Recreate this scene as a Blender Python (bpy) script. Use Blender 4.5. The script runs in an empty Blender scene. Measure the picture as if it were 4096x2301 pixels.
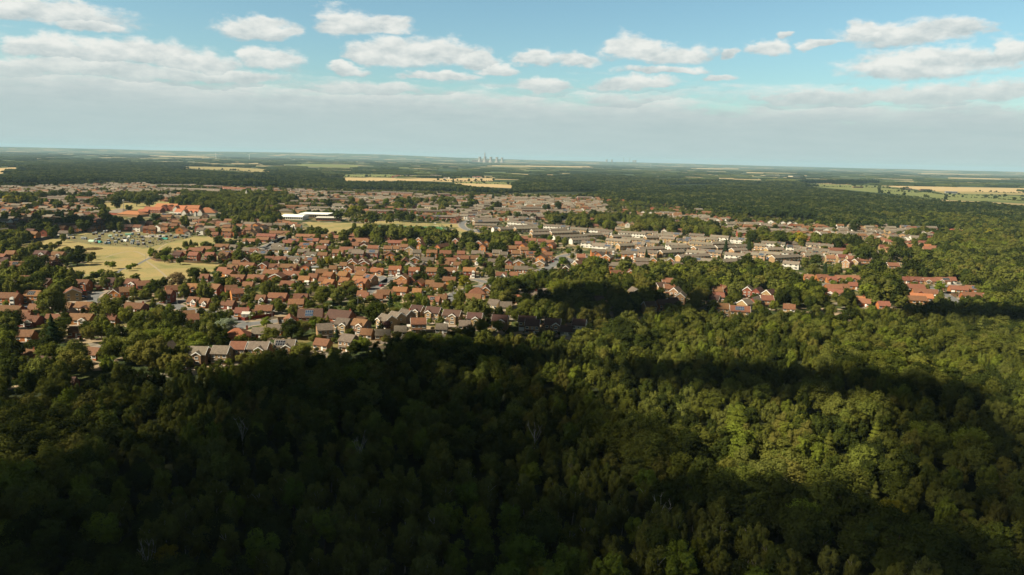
import bpy, bmesh, math, random
import numpy as np
from mathutils import Vector, Matrix
random.seed(7); rng = np.random.default_rng(7)
R = math.radians
sc = bpy.context.scene
COL = sc.collection

# ---------------------------------------------------------------- camera
F = 2924.0                     # focal length in photo pixels (4096 wide)
CX, CY = 2048.0, 1150.5
H = 92.0
PITCH, ROLL = R(10.0), R(1.345)
_f = Vector((0, math.cos(PITCH), -math.sin(PITCH)))
_r0 = Vector((1, 0, 0)); _u0 = Vector((0, math.sin(PITCH), math.cos(PITCH)))
_r = _r0*math.cos(ROLL) + _u0*math.sin(ROLL)
_u = _u0*math.cos(ROLL) - _r0*math.sin(ROLL)
cam = bpy.data.cameras.new("camera"); camo = bpy.data.objects.new("camera", cam); COL.objects.link(camo)
m = Matrix.Identity(4)
for i, v in enumerate((_r, _u, -_f)):
    for j in range(3): m[j][i] = v[j]
m.translation = Vector((0, 0, H))
camo.matrix_world = m
cam.sensor_width = 36; cam.lens = 36*F/4096
cam.clip_start = 0.5; cam.clip_end = 120000
sc.camera = camo

# ---------------------------------------------------------------- world, sun, exposure
SUN_EL, SUN_A = R(41), R(24)
SDIR = Vector((-math.cos(SUN_EL)*math.cos(SUN_A), -math.cos(SUN_EL)*math.sin(SUN_A), math.sin(SUN_EL)))
sc.view_settings.view_transform = 'Standard'; sc.view_settings.look = 'None'
sc.view_settings.exposure = 1.05; sc.view_settings.gamma = 1.0; sc.view_settings.use_curve_mapping = False
su = bpy.data.lights.new("sun", 'SUN'); su.energy = 5.0; su.angle = R(0.55); su.color = (1.0, 0.87, 0.64)
suo = bpy.data.objects.new("sun", su); COL.objects.link(suo)
suo.rotation_euler = SDIR.to_track_quat('Z', 'Y').to_euler(); suo.location = (0, 0, 400)
SKY_STRENGTH = 0.058
HAZE = 3.7e-5
sc.cycles.max_bounces = 5; sc.cycles.diffuse_bounces = 2; sc.cycles.glossy_bounces = 2
sc.cycles.transparent_max_bounces = 12; sc.cycles.volume_bounces = 1
sc.cycles.use_denoising = True; sc.cycles.denoising_prefilter = 'ACCURATE'; sc.cycles.denoising_input_passes = 'RGB_ALBEDO_NORMAL'

def pdir(px, py):
    return _f*F + _r*(px-CX) - _u*(py-CY)
def at(px, py, z=0.0):
    """point of the horizontal plane z seen at a photo pixel"""
    d = pdir(px, py)
    dz = min(d.z, -F*0.0012)
    t = (z-H)/dz
    return Vector((d.x*t, d.y*t, z))
def proj(x, y, z):
    x = np.asarray(x, float); y = np.asarray(y, float); z = np.asarray(z, float)-H
    dd = x*_f.x+y*_f.y+z*_f.z
    a = x*_r.x+y*_r.y+z*_r.z; b = x*_u.x+y*_u.y+z*_u.z
    return CX+F*a/dd, CY-F*b/dd, dd
CROPS = {'C1':(0,900,3.215),'C2':(700,900,3.215),'C3':(1400,900,3.215),'C4':(2100,900,3.215),'C5':(2800,900,3.215),
 'C6':(3296,850,3.215),'M1':(0,700,4.2933),'M2':(600,700,4.2933),'M3':(1200,700,4.2933),'M4':(1800,700,4.2933),
 'M5':(2400,750,4.2933),'M6':(3000,750,4.2933),'B1':(0,1200,4.2933),'B2':(600,1200,4.2933),'P':(0,0,0.6289),
 'T1':(0,560,1.886),'T2':(1366,560,1.886),'T3':(2732,560,1.886),'S':(0,0,1.0)}
def cp(c, x, y):
    a, b, s = CROPS[c]; return a+x/s, b+y/s
def inpoly(px, py, poly):
    px = np.asarray(px); py = np.asarray(py); r = np.zeros(px.shape, bool); n = len(poly)
    for i in range(n):
        x1, y1 = poly[i]; x2, y2 = poly[(i+1) % n]
        if y1 == y2: continue
        c = ((y1 > py) != (y2 > py)) & (px < (x2-x1)*(py-y1)/(y2-y1)+x1)
        r ^= c
    return r

# ---- sky
def sep_dir(tc): return tc.outputs['Generated']
def build_world():
    w = bpy.data.worlds.new("World"); sc.world = w; w.use_nodes = True
    nt = w.node_tree; nt.nodes.clear(); N = nt.nodes.new; L = nt.links.new
    out = N('ShaderNodeOutputWorld'); bg = N('ShaderNodeBackground'); L(bg.outputs[0], out.inputs[0])
    sky = N('ShaderNodeTexSky'); sky.sky_type = 'NISHITA'; sky.sun_disc = False
    sky.sun_elevation = SUN_EL; sky.sun_rotation = math.atan2(SDIR.x, SDIR.y)
    sky.altitude = 100; sky.air_density = 1.0; sky.dust_density = 1.2; sky.ozone_density = 1.5
    tc = N('ShaderNodeTexCoord'); sep = N('ShaderNodeSeparateXYZ'); L(tc.outputs['Generated'], sep.inputs[0])
    def M(op, a, b=None, c=None, clamp=False):
        n = N('ShaderNodeMath'); n.operation = op; n.use_clamp = clamp
        for i, v in enumerate((a, b, c)):
            if v is None: continue
            if isinstance(v, (int, float)): n.inputs[i].default_value = v
            else: L(v, n.inputs[i])
        return n.outputs[0]
    def V(op, a, b=None, sc_=None):
        n = N('ShaderNodeVectorMath'); n.operation = op
        for i, v in enumerate((a, b)):
            if v is None: continue
            if isinstance(v, (tuple, list)): n.inputs[i].default_value = v
            else: L(v, n.inputs[i])
        if sc_ is not None: n.inputs['Scale'].default_value = sc_
        return n.outputs['Value' if op in ('LENGTH', 'DOT_PRODUCT') else 'Vector']
    az = M('ARCTAN2', sep.outputs[0], sep.outputs[1])
    el = M('ARCSINE', sep.outputs[2])
    cmb = N('ShaderNodeCombineXYZ'); L(az, cmb.inputs[0]); L(el, cmb.inputs[1]); P0 = cmb.outputs[0]
    def noise(vec, scale, detail=6, rough=0.55, color=False):
        n = N('ShaderNodeTexNoise'); n.noise_dimensions = '3D'; L(vec, n.inputs['Vector'])
        n.inputs['Scale'].default_value = scale; n.inputs['Detail'].default_value = detail; n.inputs['Roughness'].default_value = rough
        return n.outputs['Color' if color else 'Fac']
    Pst = V('MULTIPLY', P0, (1.0, 2.0, 1.0))
    wob = V('SUBTRACT', noise(Pst, 13, 7, .62, True), (0.5, 0.5, 0.5))
    wob = V('MULTIPLY', wob, (0.085, 0.034, 0.0))
    P1 = V('ADD', P0, wob)
    sepw = N('ShaderNodeSeparateXYZ'); L(P1, sepw.inputs[0])
    s1 = 2576/2048
    lst = [(0,200,40,370,60),(0,430,115,150,40),(0,110,225,90,50),(0,300,235,140,75),(0,500,250,180,75),(0,760,250,220,75),
     (0,950,290,260,70),(0,60,330,140,60),(0,500,335,460,62),(0,1290,125,190,62),(0,1420,145,90,32),(0,1740,108,175,75),
     (0,1930,120,150,50),(0,1370,280,150,65),(0,1830,262,120,68),(0,1980,245,180,80),(0,2200,245,230,85),(0,2380,280,120,60),
     (0,1740,345,110,28),(0,2200,372,240,30),(0,1830,430,300,40),(0,1150,375,300,38),(0,300,420,420,45),(0,2500,330,100,50),
     (1,110,290,115,42),(1,330,292,150,42),(1,600,230,150,75),(1,790,262,230,60),(1,1105,278,50,30),(1,620,410,220,42),
     (1,1030,388,85,26),(1,1290,238,105,45),(1,1360,176,40,22),(1,1540,225,90,26),(1,1760,150,80,55),(1,1950,170,280,66),
     (1,2210,135,160,52),(1,2050,310,350,82),(1,2480,255,90,80),(1,780,345,220,26),(1,150,420,150,48),(1,500,492,160,34),
     (1,1600,475,420,42),(1,2250,460,400,58),(1,1600,575,620,32),(0,700,470,700,40),(0,1900,500,600,40),(1,500,560,600,34),(1,2400,560,200,34)]
    cur = None
    for k, cx, cy, hw, hh in lst:
        px, py = k*2048+cx/s1, cy/s1
        d = pdir(px, py).normalized(); a = math.atan2(d.x, d.y); e = math.asin(d.z)
        w_ = hw/s1/F*1.08; h_ = hh/s1/F*1.16
        q = V('MULTIPLY', V('SUBTRACT', P1, (a, e-h_*.25, 0)), (1/w_, 1/h_, 0))
        sy = N('ShaderNodeSeparateXYZ'); L(q, sy.inputs[0])
        yy = sy.outputs[1]
        # flatter base: stretch the lower half
        low = M('MINIMUM', yy, 0.0)
        cbn = M('MULTIPLY', low, 0.75)
        hp = M('ADD', yy, cbn)
        dd = M('SQRT', M('ADD', M('POWER', M('ABSOLUTE', sy.outputs[0]), 2.4), M('MULTIPLY', hp, hp)))
        if cur is None: cur, curh = dd, yy
        else:
            lt = M('LESS_THAN', dd, cur)
            mx = N('ShaderNodeMix'); mx.data_type = 'FLOAT'; L(lt, mx.inputs[0]); L(curh, mx.inputs[2]); L(yy, mx.inputs[3])
            curh = mx.outputs[0]; cur = M('MINIMUM', dd, cur)
    fine = noise(Pst, 42, 8, .62)
    dens = M('ADD', M('SUBTRACT', 1.0, cur), M('MULTIPLY', M('SUBTRACT', fine, 0.5), 1.1))
    mask = N('ShaderNodeMapRange'); mask.interpolation_type = 'SMOOTHSTEP'; L(dens, mask.inputs[0])
    mask.inputs[1].default_value = -0.04; mask.inputs[2].default_value = 0.46
    # layer cloud towards the horizon
    Pl = V('MULTIPLY', P0, (1.0, 5.5, 1.0))
    strat = noise(Pl, 9.0, 8, .64)
    cov = N('ShaderNodeMapRange'); cov.interpolation_type = 'SMOOTHSTEP'; L(el, cov.inputs[0]); cov.inputs[1].default_value = R(8.6); cov.inputs[2].default_value = R(1.2)
    cov.inputs[3].default_value = -0.24; cov.inputs[4].default_value = 0.50
    # cover is heavier to the left of the view
    lefty = M('MULTIPLY', az, -0.10)
    m2 = N('ShaderNodeMapRange'); m2.interpolation_type = 'SMOOTHSTEP'; L(M('ADD', M('ADD', strat, cov.outputs[0]), lefty), m2.inputs[0])
    m2.inputs[1].default_value = 0.46; m2.inputs[2].default_value = 0.80; m2.inputs[4].default_value = 1.0
    # overhead cover outside the view: broken cloud as well
    cover = M('MAXIMUM', M('MULTIPLY', mask.outputs[0], 0.93), m2.outputs[0])
    relief = M('SUBTRACT', noise(Pst, 26, 7, .6), noise(V('ADD', Pst, (0.006, -0.016, 0)), 26, 7, .6))
    br = M('ADD', M('ADD', M('MULTIPLY', curh, 0.42), 0.64), M('MULTIPLY', relief, 1.5))
    hz = N('ShaderNodeMapRange'); L(el, hz.inputs[0]); hz.inputs[1].default_value = R(6.5); hz.inputs[2].default_value = R(2.0)
    brm = N('ShaderNodeMix'); brm.data_type = 'FLOAT'; L(hz.outputs[0], brm.inputs[0]); L(br, brm.inputs[2])
    L(M('ADD', M('MULTIPLY', M('SUBTRACT', noise(V('MULTIPLY', P0, (1.0, 7.0, 1.0)), 12, 8, .6), 0.5), 1.1), 0.42), brm.inputs[3])
    ramp = N('ShaderNodeValToRGB'); L(brm.outputs[0], ramp.inputs[0])
    k = 1/SKY_STRENGTH
    e = ramp.color_ramp.elements
    e[0].position = 0.1; e[0].color = (.205, .245, .252, 1)
    e[1].position = 0.95; e[1].color = (.43, .43, .405, 1)
    mid = e.new(0.5); mid.color = (.305, .33, .325, 1)
    kk = N('ShaderNodeMix'); kk.data_type = 'RGBA'; kk.blend_type = 'MULTIPLY'; kk.inputs[0].default_value = 1
    L(ramp.outputs[0], kk.inputs[6]); kk.inputs[7].default_value = (k, k, k, 1)
    # clear-sky colour grade (teal)
    tint = N('ShaderNodeMix'); tint.data_type = 'RGBA'; tint.blend_type = 'MULTIPLY'; tint.inputs[0].default_value = 1
    L(sky.outputs[0], tint.inputs[6]); tint.inputs[7].default_value = TINT
    low = N('ShaderNodeMix'); low.data_type = 'RGBA'; lz = N('ShaderNodeMapRange'); lz.interpolation_type = 'SMOOTHSTEP'; L(el, lz.inputs[0]); lz.inputs[1].default_value = R(6.5); lz.inputs[2].default_value = R(1.5); lz.inputs[4].default_value = .85
    L(lz.outputs[0], low.inputs[0]); L(kk.outputs[2], low.inputs[6]); low.inputs[7].default_value = (.228*k, .286*k, .286*k, 1); kk = low
    mx = N('ShaderNodeMix'); mx.data_type = 'RGBA'; L(cover, mx.inputs[0]); L(tint.outputs[2], mx.inputs[6]); L(kk.outputs[2], mx.inputs[7])
    # dark grey cover added above the picture, put in to cut sky fill
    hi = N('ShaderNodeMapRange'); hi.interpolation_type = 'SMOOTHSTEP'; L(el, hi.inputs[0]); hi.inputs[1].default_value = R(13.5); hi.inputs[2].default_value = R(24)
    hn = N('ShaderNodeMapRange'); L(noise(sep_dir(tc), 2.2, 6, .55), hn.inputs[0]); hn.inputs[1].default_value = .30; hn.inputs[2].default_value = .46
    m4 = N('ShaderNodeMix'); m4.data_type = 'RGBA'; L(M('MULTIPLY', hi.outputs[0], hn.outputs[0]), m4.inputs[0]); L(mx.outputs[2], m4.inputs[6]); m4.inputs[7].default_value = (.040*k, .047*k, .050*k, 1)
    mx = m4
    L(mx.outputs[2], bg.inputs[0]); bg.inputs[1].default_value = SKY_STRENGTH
TINT = (0.96, 1.21, 1.11, 1)
build_world()

# ---------------------------------------------------------------- helpers
def tag(o, label=None, cat=None, group=None, kind=None):
    if label: o['label'] = label
    if cat: o['category'] = cat
    if group: o['group'] = group
    if kind: o['kind'] = kind
    return o
def empty(name, loc, rz=0.0, s=1.0):
    o = bpy.data.objects.new(name, None); COL.objects.link(o); o.location = loc; o.rotation_euler = (0, 0, rz)
    o.scale = (s, s, s); o.empty_display_size = 1
    return o
class MB:
    def __init__(s): s.v = []; s.f = []; s.m = []
    def face(s, pts, mi=0):
        n = len(s.v); s.v += [tuple(p) for p in pts]; s.f.append(tuple(range(n, n+len(pts)))); s.m.append(mi)
    def box(s, x0, x1, y0, y1, z0, z1, mi=0, bottom=True):
        n = len(s.v)
        s.v += [(x0,y0,z0),(x1,y0,z0),(x1,y1,z0),(x0,y1,z0),(x0,y0,z1),(x1,y0,z1),(x1,y1,z1),(x0,y1,z1)]
        fs = [(0,1,5,4),(1,2,6,5),(2,3,7,6),(3,0,4,7),(4,5,6,7)]+([(3,2,1,0)] if bottom else [])
        for f in fs: s.f.append(tuple(n+i for i in f)); s.m.append(mi)
    def prism(s, pts, axis, a0, a1, mi=0):
        """closed outline pts (2D) extruded along axis 'x' or 'y'"""
        n = len(s.v); k = len(pts)
        for a in (a0, a1):
            for p, q in pts: s.v.append((a, p, q) if axis == 'x' else (p, a, q))
        s.f.append(tuple(n+i for i in range(k))); s.m.append(mi)
        s.f.append(tuple(n+k+i for i in reversed(range(k)))); s.m.append(mi)
        for i in range(k):
            j = (i+1) % k; s.f.append((n+i, n+k+i, n+k+j, n+j)); s.m.append(mi)
    def lathe(s, prof, seg=16, cx=0, cy=0, mi=0):
        n = len(s.v)
        for r, z in prof:
            for i in range(seg):
                a = 2*math.pi*i/seg; s.v.append((cx+r*math.cos(a), cy+r*math.sin(a), z))
        for k in range(len(prof)-1):
            for i in range(seg):
                j = (i+1) % seg
                s.f.append((n+k*seg+i, n+k*seg+j, n+(k+1)*seg+j, n+(k+1)*seg+i)); s.m.append(mi)
        s.f.append(tuple(n+(len(prof)-1)*seg+i for i in range(seg))); s.m.append(mi)
    def bar(s, a, b, r, mi=0, r2=None, seg=5):
        a = Vector(a); b = Vector(b); d = (b-a).normalized(); q = d.to_track_quat('Z', 'Y'); n = len(s.v)
        r2 = r if r2 is None else r2
        for p, rr in ((a, r), (b, r2)):
            for i in range(seg):
                an = 2*math.pi*i/seg; s.v.append(tuple(p+q @ Vector((math.cos(an)*rr, math.sin(an)*rr, 0))))
        for i in range(seg):
            j = (i+1) % seg; s.f.append((n+i, n+j, n+seg+j, n+seg+i)); s.m.append(mi)
        s.f.append(tuple(n+seg+i for i in range(seg))); s.m.append(mi)
    def mesh(s, name, mats=()):
        me = bpy.data.meshes.new(name); me.from_pydata(s.v, [], s.f)
        for mt in mats: me.materials.append(mt)
        if len(mats) > 1: me.polygons.foreach_set('material_index', s.m)
        me.update(); return me
def ob(name, me, parent=None, loc=(0,0,0), rz=0.0, mat=None, scale=None, slot=0):
    o = bpy.data.objects.new(name, me); COL.objects.link(o); o.parent = parent
    o.location = loc; o.rotation_euler = (0, 0, rz)
    if scale is not None: o.scale = scale
    if mat is not None:
        o.material_slots[slot].link = 'OBJECT'; o.material_slots[slot].material = mat
    return o

# ---------------------------------------------------------------- materials
ALB = 0.78
def mat(name, c1, c2=None, scale=8.0, rough=0.9, coord='object', var=0.0, detail=4, spec=0.3, bump=0.0, metal=0.0):
    m = bpy.data.materials.new(name); m.use_nodes = True; nt = m.node_tree; N = nt.nodes.new; L = nt.links.new
    b = nt.nodes['Principled BSDF']; b.inputs['Roughness'].default_value = rough
    b.inputs['Specular IOR Level'].default_value = spec; b.inputs['Metallic'].default_value = metal
    c2 = c2 or tuple(c*.75 for c in c1)
    if name not in ('white_paint', 'render_white'): c1 = tuple(c*ALB for c in c1); c2 = tuple(c*ALB for c in c2)
    no = N('ShaderNodeTexNoise'); no.inputs['Scale'].default_value = scale; no.inputs['Detail'].default_value = detail
    if coord == 'object':
        tc = N('ShaderNodeTexCoord'); L(tc.outputs['Object'], no.inputs['Vector'])
    else:
        g = N('ShaderNodeNewGeometry'); L(g.outputs['Position'], no.inputs['Vector'])
    r = N('ShaderNodeValToRGB'); r.color_ramp.elements[0].color = (*c2, 1); r.color_ramp.elements[1].color = (*c1, 1)
    r.color_ramp.elements[0].position = .35; r.color_ramp.elements[1].position = .65
    L(no.outputs['Fac'], r.inputs[0]); last = r.outputs[0]
    if var > 0:
        oi = N('ShaderNodeObjectInfo'); hs = N('ShaderNodeHueSaturation')
        mr = N('ShaderNodeMapRange'); L(oi.outputs['Random'], mr.inputs[0]); mr.inputs[3].default_value = 1-var; mr.inputs[4].default_value = 1+var
        L(mr.outputs[0], hs.inputs['Value']); L(last, hs.inputs['Color'])
        mh = N('ShaderNodeMath'); mh.operation = 'MULTIPLY'; L(oi.outputs['Random'], mh.inputs[0]); mh.inputs[1].default_value = 7.13
        fr = N('ShaderNodeMath'); fr.operation = 'FRACT'; L(mh.outputs[0], fr.inputs[0])
        m3 = N('ShaderNodeMapRange'); L(fr.outputs[0], m3.inputs[0]); m3.inputs[3].default_value = 0.5-var*.06; m3.inputs[4].default_value = 0.5+var*.06
        L(m3.outputs[0], hs.inputs['Hue']); last = hs.outputs[0]
    L(last, b.inputs['Base Color'])
    if bump:
        bp = N('ShaderNodeBump'); bp.inputs['Strength'].default_value = bump; bp.inputs['Distance'].default_value = 0.1
        L(no.outputs['Fac'], bp.inputs['Height']); L(bp.outputs[0], b.inputs['Normal'])
    return m
def tile_mat(name, c1, c2, cm, sx, sy, var=0.22):
    """rows of roof tiles or courses of brick"""
    m = mat(name, c1, c2, 1.3, 0.85, 'object', var)
    nt = m.node_tree; N = nt.nodes.new; L = nt.links.new; b = nt.nodes['Principled BSDF']
    tc = N('ShaderNodeTexCoord'); mp = N('ShaderNodeMapping'); L(tc.outputs['Object'], mp.inputs[0])
    wv = N('ShaderNodeTexWave'); wv.wave_type = 'BANDS'; wv.bands_direction = 'Z'; wv.inputs['Scale'].default_value = sy
    wv.inputs['Distortion'].default_value = 0.4; L(mp.outputs[0], wv.inputs['Vector'])
    fine = N('ShaderNodeTexNoise'); fine.inputs['Scale'].default_value = sx; L(tc.outputs['Object'], fine.inputs['Vector'])
    ad = N('ShaderNodeMath'); ad.operation = 'MULTIPLY'; L(wv.outputs['Fac'], ad.inputs[0]); L(fine.outputs['Fac'], ad.inputs[1])
    mr = N('ShaderNodeMapRange'); L(ad.outputs[0], mr.inputs[0]); mr.inputs[1].default_value = 0; mr.inputs[2].default_value = .7
    mr.inputs[3].default_value = .72; mr.inputs[4].default_value = 1.12
    src = b.inputs['Base Color'].links[0].from_socket
    vm = N('ShaderNodeVectorMath'); vm.operation = 'SCALE'; L(src, vm.inputs[0]); L(mr.outputs[0], vm.inputs['Scale']); L(vm.outputs[0], b.inputs['Base Color'])
    return m
MT = {}
MT['r_red'] = tile_mat('roof_tile_red', (.265,.118,.072), (.19,.083,.052), None, 6, 2.0)
MT['r_brown'] = tile_mat('roof_tile_brown', (.225,.108,.056), (.15,.072,.04), None, 6, 2.0)
MT['r_tan'] = tile_mat('roof_tile_orange_brown', (.29,.135,.06), (.205,.092,.043), None, 6, 2.0)
MT['r_grey'] = tile_mat('roof_tile_grey', (.20,.165,.13), (.13,.105,.085), None, 6, 2.0)
MT['r_pale'] = tile_mat('roof_tile_pale', (.235,.20,.16), (.165,.14,.11), None, 6, 2.0)
MT['r_orange'] = tile_mat('roof_tile_orange', (.42,.16,.08), (.33,.12,.065), None, 6, 2.0)
MT['r_dark'] = tile_mat('roof_tile_dark', (.105,.055,.044), (.075,.042,.034), None, 6, 2.0)
MT['w_orange'] = tile_mat('brick_orange', (.52,.20,.062), (.40,.148,.05), None, 9, 6.0)
MT['w_red'] = tile_mat('brick_red', (.34,.105,.055), (.25,.075,.045), None, 9, 6.0)
MT['w_tan'] = tile_mat('brick_tan', (.46,.30,.155), (.36,.225,.115), None, 9, 6.0)
MT['w_buff'] = tile_mat('brick_buff', (.36,.24,.15), (.27,.18,.115), None, 9, 6.0)
MT['w_white'] = mat('render_white', (.56,.54,.49), (.47,.45,.41), .6, .85, 'object', .05)
MT['w_cream'] = mat('render_cream', (.62,.52,.36), (.54,.44,.30), .6, .85, 'object', .05)
MT['white'] = mat('white_paint', (.78,.78,.75), (.70,.70,.68), 2, .6)
MT['glass'] = mat('window_glass', (.035,.045,.055), (.02,.028,.035), 2, .12, spec=.6)
MT['door'] = mat('door_paint', (.16,.05,.035), (.05,.06,.10), .35, .6, 'object', .3)
MT['solar'] = mat('solar_cell', (.045,.085,.16), (.028,.05,.10), 1.2, .22, spec=.6)
MT['solark'] = mat('solar_cell_black', (.012,.014,.022), (.018,.02,.03), 1.2, .22, spec=.6)
MT['alu'] = mat('frame_metal', (.45,.47,.49), None, 3, .45, metal=.4)
MT['brickch'] = MT['w_red']
MT['wood'] = mat('fence_wood', (.20,.115,.065), (.12,.07,.045), 2.2, .9, 'object', .25)
MT['asphalt'] = mat('asphalt', (.19,.195,.20), (.14,.145,.15), .12, .92, 'geo', detail=6)
MT['paving'] = mat('pale_paving', (.37,.30,.235), (.27,.23,.19), .3, .92, 'geo')
MT['concrete'] = mat('concrete', (.42,.38,.32), (.35,.315,.27), .02, .9, 'geo')
MT['steel'] = mat('grey_steel', (.33,.35,.36), None, 2, .5)
MT['trunk'] = mat('bark', (.10,.075,.05), (.05,.038,.028), 3, .95)
MT['birchbark'] = mat('birch_bark', (.55,.52,.46), (.22,.19,.16), 5, .9)

def foliage(name, ramp, trans=0.25, var=.25, stand=False):
    m = bpy.data.materials.new(name); m.use_nodes = True; nt = m.node_tree; nt.nodes.clear(); N = nt.nodes.new; L = nt.links.new
    out = N('ShaderNodeOutputMaterial'); d = N('ShaderNodeBsdfDiffuse'); t = N('ShaderNodeBsdfTranslucent'); mx = N('ShaderNodeMixShader')
    mx.inputs[0].default_value = trans
    oi = N('ShaderNodeObjectInfo')
    no = N('ShaderNodeTexNoise'); no.inputs['Scale'].default_value = .0065 if stand else 0.028; no.inputs['Detail'].default_value = 3; L(oi.outputs['Location'], no.inputs['Vector'])
    mr = N('ShaderNodeMapRange'); L(no.outputs['Fac'], mr.inputs[0]); mr.inputs[1].default_value = .3; mr.inputs[2].default_value = .7
    mr.inputs[3].default_value = -.38; mr.inputs[4].default_value = .38
    ad = N('ShaderNodeMath'); L(oi.outputs['Random'], ad.inputs[0]); L(mr.outputs[0], ad.inputs[1])
    if len(ramp) > 4 or stand: L(ad.outputs[0], (r := N('ShaderNodeValToRGB')).inputs[0])
    else: L(oi.outputs['Random'], (r := N('ShaderNodeValToRGB')).inputs[0])
    els = r.color_ramp.elements
    while len(els) > 1: els.remove(els[0])
    els[0].position = ramp[0][0]; els[0].color = (*ramp[0][1], 1)
    for p, c in ramp[1:]: els.new(p).color = (*c, 1)
    g = N('ShaderNodeNewGeometry'); n2 = N('ShaderNodeTexNoise'); n2.inputs['Scale'].default_value = 0.55; n2.inputs['Detail'].default_value = 3
    L(g.outputs['Position'], n2.inputs['Vector'])
    m2 = N('ShaderNodeMapRange'); L(n2.outputs['Fac'], m2.inputs[0]); m2.inputs[1].default_value = .3; m2.inputs[2].default_value = .7
    m2.inputs[3].default_value = 1-var; m2.inputs[4].default_value = 1+var
    hs = N('ShaderNodeHueSaturation'); L(r.outputs[0], hs.inputs['Color']); L(m2.outputs[0], hs.inputs['Value'])
    L(hs.outputs[0], d.inputs[0]); L(hs.outputs[0], t.inputs[0])
    L(d.outputs[0], mx.inputs[1]); L(t.outputs[0], mx.inputs[2]); L(mx.outputs[0], out.inputs[0])
    return m
DK = (.026,.034,.009); DG = (.042,.056,.012); MG = (.082,.092,.017); OL = (.106,.114,.024); LG = (.115,.145,.020); YL = (.22,.19,.02); AU = (.15,.075,.018); GR = (.085,.11,.055)
FOL = {
 'mix': foliage('foliage_mixed', [(0, DK), (.22, DG), (.42, MG), (.6, OL), (.78, (.108,.122,.03)), (.90, LG), (.985, (.13,.14,.024)), (1.0, (.13,.125,.03))]),
 'o': foliage('foliage_oak', [(0, DK), (.6, DG), (1, (.06,.075,.016))]),
 'b': foliage('foliage_birch', [(0, (.09,.10,.022)), (.5, OL), (1, (.115,.126,.034))]),
 'l': foliage('foliage_light', [(0, (.09,.13,.018)), (1, (.13,.165,.022))]),
 'y': foliage('foliage_yellow', [(0, (.12,.14,.018)), (1, YL)]),
 'a': foliage('foliage_autumn', [(0, (.16,.06,.016)), (1, AU)]),
 's': foliage('foliage_brown', [(0, (.13,.10,.05)), (1, (.16,.12,.06))]),
 'p': foliage('foliage_purple', [(0, (.032,.018,.018)), (1, (.045,.024,.022))]),
 'g': foliage('foliage_silver', [(0, (.16,.20,.13)), (1, (.20,.24,.16))]),
 'c': foliage('foliage_conifer', [(0, (.024,.042,.018)), (1, (.034,.055,.022))]),
 'far': foliage('foliage_far', [(0, (.02,.03,.009)), (.4, (.03,.044,.012)), (.75, (.05,.066,.017)), (1.0, (.09,.10,.028))], var=.35, stand=True),
}
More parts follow.
